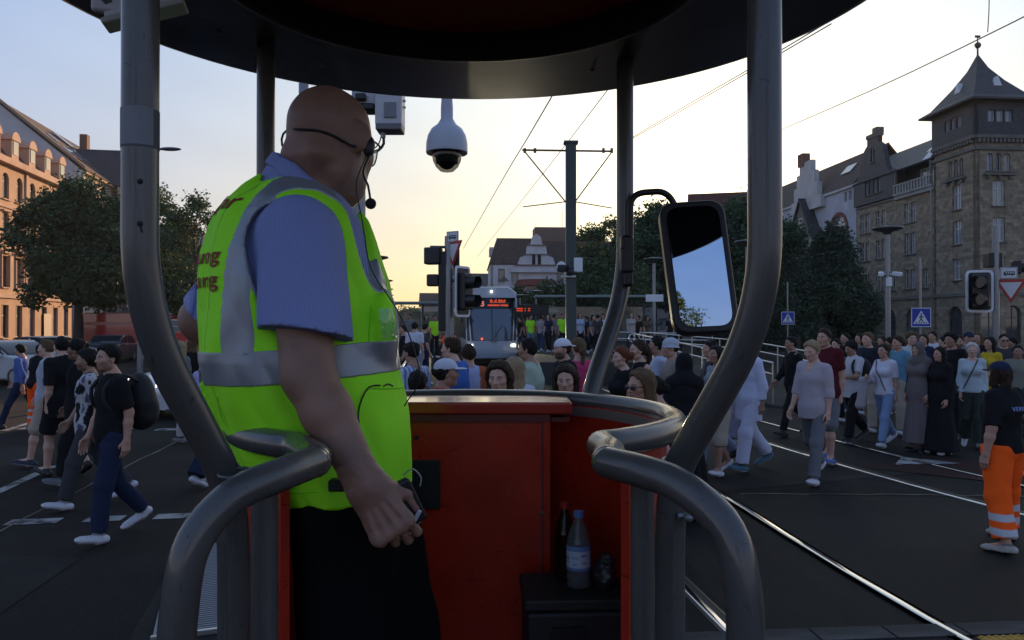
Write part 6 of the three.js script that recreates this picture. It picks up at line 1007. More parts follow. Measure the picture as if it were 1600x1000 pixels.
{
  const RY = 2.875;
  // roof: flat dark overhang, raised red middle, shallow cone on top
  const Lp = (a) => new THREE.LatheGeometry(a.map(([r, y]) => new THREE.Vector2(r, y)), 96);
  const roof = part('roof', Lp([[0.62, RY + 0.004], [1.085, RY], [1.112, RY + 0.008], [1.118, RY + 0.03], [1.11, RY + 0.05], [0.9, RY + 0.13], [0.4, RY + 0.26], [0.001, RY + 0.3]]), roofDark, booth);
  part('ceiling_ring', Lp([[0.6, RY + 0.09], [0.6, RY - 0.012], [0.615, RY - 0.016], [0.63, RY - 0.012], [0.63, RY + 0.05]]), M(0.03, 0.012, 0.012, 0.5), roof);
  part('ceiling_panel', Lp([[0.605, RY + 0.075], [0.3, RY + 0.085], [0.001, RY + 0.085]]), M(0.28, 0.02, 0.012, 0.5), roof);
  part('ceiling_lamp', [xf(Lp([[0.001, -0.012], [0.03, -0.011], [0.037, -0.003], [0.037, 0.01]]), 0.208, RY + 0.078, 0.42)], M(0.2, 0.06, 0.05, 0.3), roof);
  for (let i = 0; i < 4; i++) { const a = 0.5 + i * 1.57; part('ceiling_screw', cyl(0.007, 0.007, 0.006, Math.cos(a) * 0.85, RY - 0.001, Math.sin(a) * 0.85, 10), galv, roof); }
  // four bent posts
  const posts = [[0.376, 2.55, 0.028], [-0.777, 2.42, 0.028], [0.415, 1.26, 0.0275], [-0.577, 1.19, 0.0275]];
  posts.forEach(([x, d, r], i) => {
    const q = bl(x, 0, d), a = Math.atan2(q.z, q.x), P = (rad, y) => V(Math.cos(a) * rad, y, Math.sin(a) * rad), Rr = Math.hypot(q.x, q.z);
    const far = i < 2; part('post', pipe(far ? [P(Rr, RY + 0.05), P(Rr, 2.13), P(0.578, 1.74), P(0.572, 0.5)] : i === 2 ? [P(Rr, RY + 0.05), P(Rr, 2.02), P(0.645, 1.73), P(0.636, 1.62), P(0.636, 0.3)] : [P(Rr, RY + 0.05), P(Rr, 2.015), P(0.665, 1.735), P(0.652, 1.62), P(0.652, 0.3)], r, far ? 0.16 : 0.13, 24, false, 10), tubeGrey, booth, far ? undefined : i === 2 ? 'right near post with slight bend' : 'left near post with tape patch and two holes');
  });
  // tape patch and holes of the left near post
  { const q = bl(-0.577, 0, 1.19), P = booth.children[booth.children.length - 1];
    const tp = xf(new THREE.CylinderGeometry(0.0282, 0.0282, 0.058, 24, 1, true, -1.15, 2.3), q.x, 2 + (508 - 201) / 1200 * 1.19, q.z); part('tape_patch', tp, M(0.2, 0.21, 0.22, 0.7, 0, { bumpMap: smudge, bumpScale: 0.001, key: 'tape' }), P);
    part('tape_band', xf(new THREE.CylinderGeometry(0.0279, 0.0279, 0.06, 28, 1, true), q.x, 2 + (508 - 203) / 1200 * 1.19, q.z), M(0.085, 0.09, 0.1, 0.75), P);
    const dir = V(-q.x - BC.x * 1, 0, 0); const toCam = V(0 - (q.x + BC.x), 0, -(q.z + BC.z)).normalize();
    for (const py of [284, 350]) { const c = V(q.x, 2 + (508 - py) / 1200 * 1.17, q.z).addScaledVector(toCam, 0.0262); part('post_hole', xf(new THREE.SphereGeometry(0.0045, 12, 8), c.x, c.y, c.z), roomDark, P); }
    part('scratch', xf(new THREE.CapsuleGeometry(0.0016, 0.008, 3, 6), q.x + toCam.x * 0.0275 + 0.002, 2 + (508 - 358) / 1200 * 1.17, q.z + toCam.z * 0.0275, 0, 0, 0.25), roomDark, P); }
  // rim tube round the front, open at the entrance, with the entrance rails that turn out and down
  const RIM = 1.7725; const e1 = bl(0.16, 0, 1.25), e0 = bl(-0.325, 0, 1.25), aR = Math.atan2(e1.z, e1.x), aL = Math.atan2(e0.z, e0.x);
  const rimP = []; { let s = Math.atan2(0.425, 0.30), t = Math.atan2(0.44, -0.28) - 2 * Math.PI; const NN = 80; for (let i = 0; i <= NN; i++) { const a = s + (t - s) * i / NN; const rr0 = 0.52; rimP.push(V(Math.cos(a) * rr0, RIM, Math.sin(a) * rr0)); } rimP.unshift(bl(0.157, -0.224, 1.265), bl(0.164, -0.226, 1.31), bl(0.175, -0.2275, 1.37)); rimP.push(bl(-0.37, -0.2275, 1.38), bl(-0.336, -0.226, 1.31), bl(-0.324, -0.224, 1.265)); }
  part('rim_rail', tubePts(rimP, 0.0275, 18), tubeGrey, booth);
  const hr = (pts) => tubePts(new THREE.CatmullRomCurve3(pts, false, 'centripetal').getSpacedPoints(40), 0.0258, 20);
  part('entrance_rail', hr([bl(0.157, -0.224, 1.255), bl(0.2, -0.226, 1.19), bl(0.25, -0.238, 1.13), bl(0.3, -0.285, 1.075), bl(0.316, -0.36, 1.055), bl(0.318, -0.5, 1.05), bl(0.318, -0.9, 1.05), bl(0.318, -1.4, 1.05)]), tubeGrey, booth, 'right entrance grab rail');
  part('entrance_rail', hr([bl(-0.324, -0.224, 1.255), bl(-0.36, -0.23, 1.16), bl(-0.4, -0.245, 1.11), bl(-0.442, -0.3, 1.07), bl(-0.456, -0.39, 1.055), bl(-0.458, -0.5, 1.05), bl(-0.458, -0.9, 1.05), bl(-0.458, -1.4, 1.05)]), tubeGrey, booth, 'left entrance grab rail');
  part('entrance_post', cyl(0.0215, 0.0215, 1.45, bl(-0.4, 0, 1.245).x, RIM - 0.735, bl(0, 0, 1.245).z, 20), tubeGrey, booth); part('entrance_post', cyl(0.0195, 0.0195, 1.45, bl(0.212, 0, 1.25).x, RIM - 0.735, bl(0, 0, 1.25).z, 20), tubeGrey, booth);
  part('bolt', [sph(0.009, bl(0.312, 0, 1.38).x, 2 - 0.34, bl(0, 0, 1.36).z), cyl(0.006, 0.006, 0.02, bl(0.305, 0, 1.38).x, 2 - 0.34, bl(0, 0, 1.37).z, 8, 0, 0, 1.57)], galv, booth);
  // red shell, floor
  const lim = (a0, a1, r, y0, y1, t = 0.02) => { const sh = new THREE.Shape(); const n = 60; for (let i = 0; i <= n; i++) { const a = a0 + (a1 - a0) * i / n; i ? sh.lineTo(Math.cos(a) * r, Math.sin(a) * r) : sh.moveTo(Math.cos(a) * r, Math.sin(a) * r); } for (let i = n; i >= 0; i--) { const a = a0 + (a1 - a0) * i / n; sh.lineTo(Math.cos(a) * (r - t), Math.sin(a) * (r - t)); } return xf(new THREE.ExtrudeGeometry(sh, { depth: y1 - y0, bevelEnabled: false }), 0, y1, 0, Math.PI / 2); };
  part('body_shell', lim(aR - 0.39, aL - 2 * Math.PI + 0.40, 0.5, 0.55, 1.765), redIn, booth);
  part('rim_trim', lim(aR - 0.39, aL - 2 * Math.PI + 0.40, 0.486, 1.735, 1.762, 0.008), M(0.2, 0.16, 0.14, 0.5), booth);
  part('floor', cyl(0.495, 0.495, 0.05, 0, 0.745, 0, 48), M(0.02, 0.02, 0.02, 0.8), booth); part('pedestal', cyl(0.47, 0.49, 0.72, 0, 0.36, 0, 48), M(0.25, 0.02, 0.015, 0.5), booth);
  // control cabinet across the front with its red top ledge
  const cL = bl(-0.545, 0, 2.14), cR = bl(0.106, 0, 2.14), W = cR.x - cL.x, cxm = (cL.x + cR.x) / 2;
  part('cabinet_front', bx(W, 0.985, 0.02, cxm, 0.77 + 0.492, cR.z), redIn, booth); part('cabinet_side', bx(0.018, 0.985, 0.2, cR.x - 0.009, 1.262, cR.z - 0.11), redIn, booth);
  const lg = part('cabinet_ledge', rbx(W + 0.06, 0.034, 0.20, 0.006, cxm + 0.03, 1.771, cR.z - 0.075), M(0.36, 0.03, 0.02, 0.22, 0, { roughnessMap: smudge, clearcoat: 0.6, clearcoatRoughness: 0.2, key: 'ledge' }), booth);
  part('ledge_bracket', [bx(0.05, 0.012, 0.05, cR.x + 0.028, 1.738, cR.z - 0.02), bx(W, 0.02, 0.012, cxm, 1.742, cR.z + 0.012)], M(0.12, 0.012, 0.01, 0.5), booth);
  part('socket_plate', rbx(0.09, 0.135, 0.012, 0.004, bl(-0.243, 0, 2).x, 2 - (757 - 508) / 1200 * 2.12, cR.z + 0.017), blackPlastic, booth);
  for (const [px, py] of [[650, 652], [846, 652], [846, 800], [700, 652], [760, 652]]) part('screw', cyl(0.0045, 0.0045, 0.004, bl((px - 800) / 1200 * 2.13, 0, 0).x, 2 - (py - 508) / 1200 * 2.13, cR.z + 0.0115, 10, Math.PI / 2), galv, booth);
  part('panel_seam', bx(0.003, 0.97, 0.002, bl(0.085, 0, 0).x, 1.25, cR.z + 0.0105), blackPlastic, booth);
  for (const [x, d] of [[0.303, 1.405], [-0.463, 1.29]]) { const w = bl(x, 0, d), k = part('weld_bead', xf(new THREE.TorusGeometry(0.0275, 0.0035, 8, 24), w.x, 1.752, w.z, Math.PI / 2 + 0.1, 0, 0), tubeGrey, booth); }
  part('cabinet_knob', cyl(0.007, 0.006, 0.012, bl(-0.265, 0, 2).x, 2 - (684 - 508) / 1200 * 2.12, cR.z + 0.014, 12, Math.PI / 2), blackPlastic, booth);
}
// folded white sign board pushed under the roof edge
{
  const p = at(176, 8, 1.42), S = thing('sign_board', 'white folded board with black arrow tucked under the roof at the left post', 'sign board', p, 0.25);
  part('board', [rbx(0.075, 0.1, 0.02, 0.008, 0, 0.035, 0), rbx(0.14, 0.012, 0.05, 0.004, 0.055, -0.002, 0.0, 0, 0, 0.36)], M(0.45, 0.42, 0.42, 0.5), S); part('edge_strip', rbx(0.15, 0.012, 0.055, 0.004, 0.055, -0.013, 0.002, 0, 0, 0.36), M(0.3, 0.29, 0.25, 0.6), S);
  const sh = new THREE.Shape([[-0.012, 0.028], [0.006, 0.028], [0.012, 0.008], [0.0, 0.002], [-0.008, 0.01]].map((q) => new THREE.Vector2(...q))); part('arrow_mark', xf(new THREE.ExtrudeGeometry(sh, { depth: 0.002, bevelEnabled: false }), -0.012, -0.004, 0.01), blackPlastic, S);
}
// bus mirror on the far right post
const mirrorRig = (() => {
  const d = 2.42, T = thing('bus_mirror', 'black bus mirror on a bent arm clamped to the far right post', 'mirror', at(1092, 415, d)); const L = (px, py, dd = d) => at(px, py, dd).sub(T.position);
  part('mirror_arm', pipe([L(984, 420, 2.5), L(985, 302, 2.5), L(1042, 298, 2.5), L(1060, 330, 2.5)], 0.0105, 0.05, 14), blackPlastic, T);
  part('clamp', [rbx(0.042, 0.125, 0.05, 0.012, L(979, 400, 2.5).x, L(0, 398, 2.5).y, L(0, 0, 2.5).z), rbx(0.03, 0.05, 0.045, 0.01, L(981, 432, 2.5).x, L(0, 436, 2.5).y, L(0, 0, 2.5).z), bx(0.01, 0.03, 0.03, L(970, 382, 2.5).x, L(0, 382, 2.5).y, L(0, 0, 2.5).z + 0.03)], blackPlastic, T);
  const W = 0.186, H = 0.415, rot = new THREE.Group(); const outline = (w, h, lean) => { const s = new THREE.Shape(), r = 0.045; const P = [[-w / 2 - lean, h / 2], [w / 2 - lean * 0.6, h / 2], [w / 2 + lean, -h / 2], [-w / 2 + lean, -h / 2]]; for (let i = 0; i < 4; i++) { const a = P[(i + 3) % 4], b = P[i], c = P[(i + 1) % 4], v = (p, q, t) => { const l = Math.hypot(q[0] - p[0], q[1] - p[1]); return [p[0] + (q[0] - p[0]) * t / l, p[1] + (q[1] - p[1]) * t / l]; }; const s0 = v(b, a, r), s1 = v(b, c, r); i ? s.lineTo(...s0) : s.moveTo(...s0); s.quadraticCurveTo(b[0], b[1], s1[0], s1[1]); } s.closePath(); return s; };
  const tiltX = -0.163, tiltY = -0.112;
  const hs = part('housing', xf(new THREE.ExtrudeGeometry(outline(W, H, 0.012), { depth: 0.05, bevelEnabled: true, bevelSize: 0.008, bevelThickness: 0.01, bevelSegments: 4, curveSegments: 10 }), 0, 0, -0.062), blackPlastic, T); hs.rotation.set(tiltX, tiltY, 0.03);
  // convex glass, slightly inside the rim
  const R = 4.0, keep = outline(W - 0.026, H - 0.026, 0.012).getPoints(14), P = [0, 0, 0.004], Nn = [0, 0, 1], idx = [], K = keep.length, rings = 30;
  for (let j = 1; j <= rings; j++) keep.forEach((q, i) => { const x = q.x * j / rings, y = q.y * j / rings, n = V(x / R, y / R, 1).normalize(); P.push(x, y, 0.004 - (x * x + y * y) / (2 * R)); Nn.push(n.x, n.y, n.z); const a = 1 + (j - 1) * K + i, c = 1 + (j - 1) * K + (i + 1) % K; if (j === 1) idx.push(0, a, c); else idx.push(a - K, a, c, a - K, c, c - K); });
  { let ar = 0; keep.forEach((q, i) => { const w = keep[(i + 1) % K]; ar += q.x * w.y - w.x * q.y; }); if (ar < 0) for (let i = 0; i < idx.length; i += 3) [idx[i + 1], idx[i + 2]] = [idx[i + 2], idx[i + 1]]; }
  const g = new THREE.BufferGeometry(); g.setAttribute('position', new THREE.Float32BufferAttribute(P, 3)); g.setAttribute('normal', new THREE.Float32BufferAttribute(Nn, 3)); g.setAttribute('uv', new THREE.BufferAttribute(new Float32Array(P.length / 3 * 2), 2)); g.setIndex(idx);
  const mg = part('mirror_glass', g, M(0.52, 0.62, 0.74, 0.015, 1), hs); mg.position.z = 0.004; return T;
})();
// things standing on the booth floor at the right
{
  const p = V(0.15, 0.77, -1.95); const C = thing('storage_crate', 'black crate on the booth floor carrying the bottles', 'crate', p, 0.05);
  const crM = M(0.015, 0.015, 0.016, 0.55, 0, { bumpMap: smudge, bumpScale: 0.001, key: 'crate' }); part('box', rbx(0.24, 0.54, 0.2, 0.012, 0.0, 0.27, 0), crM, C); part('lid', rbx(0.252, 0.03, 0.21, 0.008, 0, 0.557, 0), crM, C); part('handle', [bx(0.08, 0.012, 0.012, -0.02, 0.5, 0.106), bx(0.09, 0.03, 0.004, -0.02, 0.48, 0.102)], blackPlastic, C);
  const bottle = (label, pos, h, r, liquid, capC, lab) => {
    const B = thing('bottle', label, 'bottle', pos), prof = [[0, 0], [r * 0.8, 0], [r, h * 0.03], [r, h * 0.2], [r * 0.95, h * 0.23], [r, h * 0.26], [r, h * 0.55], [r * 0.96, h * 0.62], [r * 0.7, h * 0.76], [r * 0.38, h * 0.86], [r * 0.34, h * 0.95]];
    part('bottle_body', new THREE.LatheGeometry(prof.map(([a, b]) => new THREE.Vector2(a, b)), 28), M(...liquid, 0.05, 0, { transmission: 0.85, thickness: 0, ior: 1.4, key: 'btl' + h }), B); part('cap', cyl(r * 0.42, r * 0.42, h * 0.08, 0, h * 0.955, 0, 18), capC, B);
    if (lab) part('bottle_label', xf(new THREE.CylinderGeometry(r * 1.012, r * 1.012, h * 0.32, 28, 1, true), 0, h * 0.4, 0), lab, B); return B;
  };
  const lt = canvasTex(256, 128, (x, w, h) => { x.fillStyle = '#b9c3da'; x.fillRect(0, 0, w, h); x.fillStyle = '#6f8fc4'; x.fillRect(0, 0, w, 26); for (let i = 0; i < 8; i++) { x.fillStyle = i % 2 ? '#8aa5d6' : '#7e86a8'; x.fillRect(i * 32 + 4, 40 + (i * 13) % 20, 22, 14); x.fillRect(i * 32 + 8, 80 + (i * 7) % 14, 16, 10); } x.fillStyle = '#5f7fb8'; x.fillRect(0, 112, w, 16); });
  const lm = new THREE.MeshPhysicalMaterial({ color: 0xffffff, map: lt, roughness: 0.5 });
  bottle('clear water bottle with blue cap and pale blue label', V(0.168, 1.342, -1.94), 0.19, 0.0305, [0.55, 0.58, 0.62], M(0.09, 0.22, 0.5, 0.4), lm);
  bottle('dark cola bottle with red cap behind the water bottle', V(0.138, 1.342, -2.015), 0.195, 0.029, [0.12, 0.05, 0.02], M(0.35, 0.02, 0.02, 0.4));
  const bag = thing('carrier_bag', 'crumpled dark bag beside the water bottle in the booth', 'bag', V(0.232, 1.342, -1.93)); bag.scale.set(0.3, 0.17, 0.4); part('bag_body', nets(sdf([{ c: [0, 0.2, 0], r: [0.09, 0.26, 0.09], k: 0.02 }, { c: [0.02, 0.42, 0], r: [0.07, 0.08, 0.07], k: 0.03 }], 0.009, (x, y, z, d) => d + 0.012 * noise3(x * 22, y * 14, z * 22))), M(0.03, 0.03, 0.035, 0.35), bag); part('bag_handle', tubePts([V(-0.03, 0.46, 0), V(-0.01, 0.52, 0.01), V(0.04, 0.46, 0)], 0.004, 6), blackPlastic, bag);
}
// ---------------------------------------------------------------- the crowd
reseed(200);
let pseed = 1; const crowd = [];
const C = { black: [0.014, 0.014, 0.016], white: [0.62, 0.63, 0.68], navy: [0.02, 0.028, 0.06], jeans: [0.035, 0.055, 0.11], lightjeans: [0.2, 0.29, 0.46], grey: [0.16, 0.165, 0.18], dgrey: [0.05, 0.052, 0.058], beige: [0.4, 0.34, 0.27], maroon: [0.085, 0.012, 0.018], teal: [0.12, 0.26, 0.36], green: [0.03, 0.05, 0.035], yellow: [0.6, 0.42, 0.03], orange: [1.0, 0.12, 0.012], neon: [0.34, 0.8, 0.03], pink: [0.55, 0.06, 0.16], blue: [0.05, 0.13, 0.42], red: [0.45, 0.03, 0.05], polo: [0.34, 0.42, 0.34], lilac: [0.4, 0.38, 0.62], olive: [0.09, 0.09, 0.05] };
const tee = (c, e) => ({ col: C[c] || c, sleeve: 0.36, hem: 0.84, ...e }), pants = (c, e) => ({ col: C[c] || c, len: 0.97, ...e }), sh = (c, s, h) => ({ col: C[c] || c, sole: C[s] || s || [0.55, 0.55, 0.55], high: h ?? 0.02 });
function P(label, px, d, yaw, o) { const q = { sex: 'm', skin: 'b', stride: 0, hair: { style: 'short', col: 'brown' }, top: tee('white'), bottom: pants('jeans'), shoe: sh('white'), seed: pseed++, px, d, yaw, ...o }; person(q, label); crowd.push(q); return q; }

// left of the booth
const L1 = P('man in black T-shirt and jeans with black backpack, nearest at the left', 174, 7.2, -38, { h: 1.8, stride: 0.62, hair: { style: 'short', col: 'black', vol: 0.014 }, top: tee('black', { hem: 0.86, loose: 0.026, sleeve: 0.42 }), bottom: pants('navy', { loose: 0.016 }), shoe: sh('white', 'white'), headYaw: 8, beard: 0.35, arms: [{ pitch: 8, elbow: 14 }, { pitch: -14, elbow: 20 }] });
const patchy = (p) => { const v = noise3(p[0] * 11 + 3, p[1] * 9, p[2] * 11) + 0.3 * noise3(p[0] * 25, p[1] * 25, p[2] * 25); return v > 0.12 ? C.black : v < -0.35 ? [0.1, 0.09, 0.16] : [0.42, 0.42, 0.44]; };
P('man in black and white patterned shirt just behind the backpack man', 140, 8.5, -60, { h: 1.73, stride: 0.85, hair: { style: 'short', col: 'black', vol: 0.02 }, skin: 'c', top: { ...tee('white', { sleeve: 0.42, loose: 0.026, hem: 0.8 }), paint: patchy }, bottom: pants('dgrey', { loose: 0.022 }), shoe: sh('white', 'white'), beard: 0.5 });
P('man in black T-shirt, black shorts and black socks with back half turned', 98, 10.2, -118, { h: 1.82, stride: 0.5, hair: { style: 'short', col: 'black' }, skin: 'a', top: tee('black', { loose: 0.04, hem: 0.74, sleeve: 0.48 }), bottom: pants('black', { len: 0.46, loose: 0.05 }), shoe: sh('black', 'black', 0.15), build: 1.1 });
P('tall person all in black between the shorts man and the patterned shirt', 124, 9.7, -70, { h: 1.79, stride: 0.6, hair: { style: 'curly', col: 'black' }, skin: 'd', top: tee('black', { loose: 0.036, sleeve: 0.5, hem: 0.78 }), bottom: pants('black', { loose: 0.028 }), shoe: sh('grey', 'white') });
P('person in loose pale grey T-shirt behind the man in black shorts', 76, 11, -75, { h: 1.78, stride: 0.7, hair: { style: 'short', col: 'light' }, skin: 'a', top: tee([0.4, 0.43, 0.5], { loose: 0.03, hem: 0.72 }), bottom: pants('beige', { len: 0.5, loose: 0.03 }), shoe: sh('navy', 'white') });
const bandO = (c, y0, y1, y2, y3) => (p) => (p[1] > y0 && p[1] < y1) || (p[1] > y2 && p[1] < y3) ? [0.5, 0.52, 0.55] : C[c];
const txt = (s, opt) => canvasTex(512, 128, (x, w, h) => { x.clearRect(0, 0, w, h); x.fillStyle = opt.col; x.font = `bold ${opt.px || 92}px sans-serif`; x.textAlign = 'center'; x.fillText(s, w / 2, 98); });
P('leaning worker in black vest and orange trousers at the far left', 55, 14.6, 150, { h: 1.62, legs: [{ pitch: 12, knee: 6, ab: 6 }, { pitch: 2, knee: 4, ab: 3 }], lean: 8, hair: { style: 'short', col: 'black' }, skin: 'd', top: tee('black', { loose: 0.03 }), bottom: { ...pants('orange', { loose: 0.024 }), paint: bandO('orange', 0.22, 0.28, 0.36, 0.42) }, shoe: sh('black', 'black') });
P('person in blue shirt and dark jeans stepping wide beside the orange worker', 34, 14.9, -80, { h: 1.66, stride: 1.1, hair: { style: 'short', col: 'black' }, top: tee([0.09, 0.15, 0.38], { sleeve: 0.9 }), bottom: pants('navy'), shoe: sh('black', 'black') });
P('person in pale trousers and white T-shirt seen below the left booth post', 283, 13.1, -30, { sex: 'f', h: 1.7, stride: 0.3, hair: { style: 'long', col: 'blond' }, top: tee('grey', { loose: 0.02 }), bottom: pants([0.42, 0.39, 0.38], { loose: 0.03 }), shoe: sh('grey', 'white') });
P('dark-haired woman in lilac top between the left post and the vest', 322, 9.6, 160, { sex: 'f', h: 1.66, stride: 0.4, hair: { style: 'long', col: 'brown' }, top: tee('lilac', { sleeve: 0.4 }), bottom: pants('navy', { loose: 0.03, hemR: 0.09 }), shoe: sh('white', 'white') });
P('person in black standing behind the left booth post', 302, 14.5, -140, { h: 1.74, hair: { style: 'long', col: 'light' }, sex: 'f', top: tee('black', { sleeve: 0.9 }), bottom: pants('black', { len: 0.6 }), shoe: sh('black', 'white') });

// right of the booth, from near to far
const R11 = P('worker in black cap, black T-shirt and orange trousers at the right edge', 1566, 6.95, -152, { h: 1.66, stride: 0.28, legs: [{ pitch: 10, knee: 4, ab: 15, foot: 0 }, { pitch: -8, knee: 8, ab: 14, foot: -4 }], headYaw: -12, hair: { style: 'bob', col: 'brown', vol: 0.002 }, cap: { col: C.navy }, skin: 'b', build: 1.26, top: tee('black', { loose: 0.034, sleeve: 0.46, hem: 0.9 }), bottom: { ...pants('orange', { loose: 0.042, hemR: 0.066, waist: 0.98, len: 0.93 }), paint: bandO('orange', 0.17, 0.235, 0.30, 0.365) }, shoe: sh([0.4, 0.38, 0.34], 'black'), arms: [{ pitch: 4, elbow: 10, ab: 12 }, { pitch: -6, elbow: 14, ab: 12 }] });
P('blond man in pale pink shirt, grey trousers and white shoes', 1271, 9.75, -50, { h: 1.8, stride: 0.8, hair: { style: 'short', col: 'blond', vol: 0.014 }, skin: 'a', top: { col: [0.42, 0.37, 0.40], sleeve: 0.62, hem: 0.8, loose: 0.03, vneck: 1 }, bottom: pants('grey', { loose: 0.014 }), shoe: sh('white', 'white'), headPitch: 12, arms: [{ pitch: 6, elbow: 22, ab: 6 }, { pitch: 0, elbow: 10, ab: 6 }] });
P('tall man in dark maroon shirt and shorts behind the blond man', 1290, 11.1, -52, { h: 1.92, stride: 0.45, hair: { style: 'short', col: 'brown' }, skin: 'b', top: tee('maroon', { loose: 0.03, hem: 0.76 }), bottom: pants('grey', { len: 0.5, loose: 0.03 }), shoe: sh('blue', 'white', 0.05), build: 1.12 });
P('person all in white with teal sneakers crossing behind the right post', 1170, 10.6, -72, { h: 1.82, stride: 0.72, hair: { style: 'short', col: 'black' }, skin: 'c', top: { col: [0.56, 0.58, 0.74], sleeve: 0.9, hem: 0.66, loose: 0.04 }, bottom: pants([0.56, 0.58, 0.72], { loose: 0.028 }), shoe: sh([0.05, 0.14, 0.2], [0.5, 0.6, 0.65]) });
P('person in light jeans and black shoes left of the one in white', 1112, 10.9, -80, { h: 1.78, stride: 0.8, hair: { style: 'short', col: 'black' }, top: tee('dgrey', { sleeve: 0.95 }), bottom: pants([0.27, 0.31, 0.46], { loose: 0.02 }), shoe: sh('black', 'black') });
P('person in mauve grey trousers half hidden by the right post', 1150, 13, -70, { h: 1.72, stride: 0.6, sex: 'f', hair: { style: 'long', col: 'brown' }, top: tee('teal', { sleeve: 0.7 }), bottom: pants([0.2, 0.19, 0.25], { loose: 0.03, hemR: 0.08 }), shoe: sh('beige', 'beige') });
P('man in white T-shirt with backpack straps and black trousers', 1332, 13.1, -68, { h: 1.72, stride: 0.8, hair: { style: 'curly', col: 'black' }, skin: 'c', top: tee([0.5, 0.5, 0.53], { loose: 0.026, hem: 0.78 }), bottom: pants('black', { loose: 0.02 }), shoe: sh('black', 'white'), arms: [{ pitch: 20, elbow: 70, inn: 30 }, { pitch: 20, elbow: 70, inn: 30 }], headPitch: 14 });
P('woman in white T-shirt and light blue jeans with bag strap', 1382, 12.6, -58, { sex: 'f', h: 1.69, stride: 0.8, hair: { style: 'bun', col: 'brown' }, skin: 'b', top: { col: [0.58, 0.58, 0.66], sleeve: 0.42, hem: 0.88, loose: 0.03, neck: 0.08 }, bottom: pants('lightjeans', { loose: 0.014 }), shoe: sh('white', 'white'), strap: { side: -1, col: [0.1, 0.1, 0.14] }, arms: [{ pitch: 22, elbow: 80, inn: 25 }, { pitch: -10, elbow: 15 }] });
P('woman in taupe headscarf and long taupe coat', 1436, 12.2, -62, { sex: 'f', h: 1.72, hair: null, skin: 'b', scarf: { col: [0.13, 0.115, 0.105], long: 0.15 }, top: { col: [0.012, 0.012, 0.014], sleeve: 0.98, hem: 0.9, loose: 0.012 }, dress: { col: [0.15, 0.125, 0.125], hem: 0.12, flare: 0.25 }, bottom: pants('black'), shoe: sh('black', 'white') });
P('woman in long black robe right beside the taupe headscarf', 1470, 11.9, -75, { sex: 'f', h: 1.64, hair: { style: 'long', col: 'black' }, skin: 'b', top: { col: C.black, sleeve: 0.98, hem: 0.85, loose: 0.04 }, dress: { col: C.black, hem: 0.05, flare: 0.29 }, bottom: pants('black'), shoe: sh('white', 'white') });
P('grey-haired woman in pale mint top and dark green trousers', 1519, 12.5, -28, { sex: 'f', h: 1.68, stride: 0.3, hair: { style: 'short', col: 'white', vol: 0.014 }, skin: 'a', build: 1.08, top: { col: [0.42, 0.49, 0.52], sleeve: 0.98, hem: 0.92, loose: 0.03, neck: 0.085 }, bottom: pants([0.045, 0.06, 0.052], { loose: 0.03, hemR: 0.07 }), shoe: sh('white', 'white'), strap: { side: 1, col: [0.06, 0.06, 0.06] } });
P('woman with long dark hair in bright yellow T-shirt', 1548, 13.9, -70, { sex: 'f', h: 1.76, stride: 0.3, hair: { style: 'long', col: 'black' }, skin: 'b', top: tee('yellow', { hem: 0.8 }), bottom: pants('navy', { loose: 0.03 }), shoe: sh('white', 'white') });
P('man with sunglasses and dark shirt right of the yellow T-shirt', 1568, 15.2, -20, { h: 1.8, hair: { style: 'short', col: 'black' }, glasses: 1, top: tee('dgrey'), bottom: pants('black'), shoe: sh('black') });
P('broad person in olive grey T-shirt above the orange worker', 1590, 13.4, -30, { h: 1.63, hair: { style: 'short', col: 'black' }, skin: 'c', build: 1.12, top: tee([0.2, 0.2, 0.16]), bottom: pants('dgrey'), shoe: sh('black') });
P('man in dark jacket over blue print behind the white T-shirt couple', 1357, 14.3, -58, { h: 1.83, stride: 0.4, hair: { style: 'short', col: 'light', vol: 0.016 }, skin: 'a', top: tee([0.02, 0.024, 0.035], { sleeve: 0.9, loose: 0.03 }), bottom: pants('beige', { loose: 0.02 }), shoe: sh('white') });
P('dark-haired person in pale teal shirt behind the woman in jeans', 1405, 14, -75, { h: 1.77, stride: 0.4, hair: { style: 'short', col: 'brown', vol: 0.014 }, skin: 'b', top: tee('teal', { loose: 0.03 }), bottom: pants('beige', { loose: 0.02 }), shoe: sh('white') });
P('fair person between the teal shirt and the taupe headscarf', 1424, 15.2, -10, { h: 1.84, hair: { style: 'curly', col: 'light' }, skin: 'a', top: tee([0.5, 0.5, 0.5]), bottom: pants('jeans'), shoe: sh('white') });
P('dark-haired man in black T-shirt behind the black robe', 1487, 13.6, -60, { h: 1.84, stride: 0.5, hair: { style: 'curly', col: 'black' }, skin: 'c', top: tee('black'), bottom: pants('black'), shoe: sh('black', 'white') });
P('bearded man in dark T-shirt between black robe and mint top', 1497, 14.4, -25, { h: 1.78, stride: 0.3, hair: { style: 'short', col: 'brown' }, beard: 0.7, skin: 'b', top: tee('dgrey'), bottom: pants('navy'), shoe: sh('white') });
P('man in dark blue baseball cap behind the grey-haired woman', 1512, 16, -5, { h: 1.84, hair: { style: 'short', col: 'brown' }, cap: { col: C.navy }, top: tee('grey'), bottom: pants('jeans'), shoe: sh('white') });
P('person in black trousers walking behind the blond man', 1238, 13.9, -78, { h: 1.8, stride: 0.9, hair: { style: 'short', col: 'black' }, skin: 'c', top: tee('black', { sleeve: 0.9 }), bottom: pants('black'), shoe: sh('black', 'grey') });
P('person in black hoodie far back between lamp post and jacket man', 1322, 17.5, -70, { h: 1.8, hair: { style: 'short', col: 'black' }, top: tee('black', { sleeve: 0.98 }), bottom: pants('jeans'), shoe: sh('white'), stride: 0.5 });
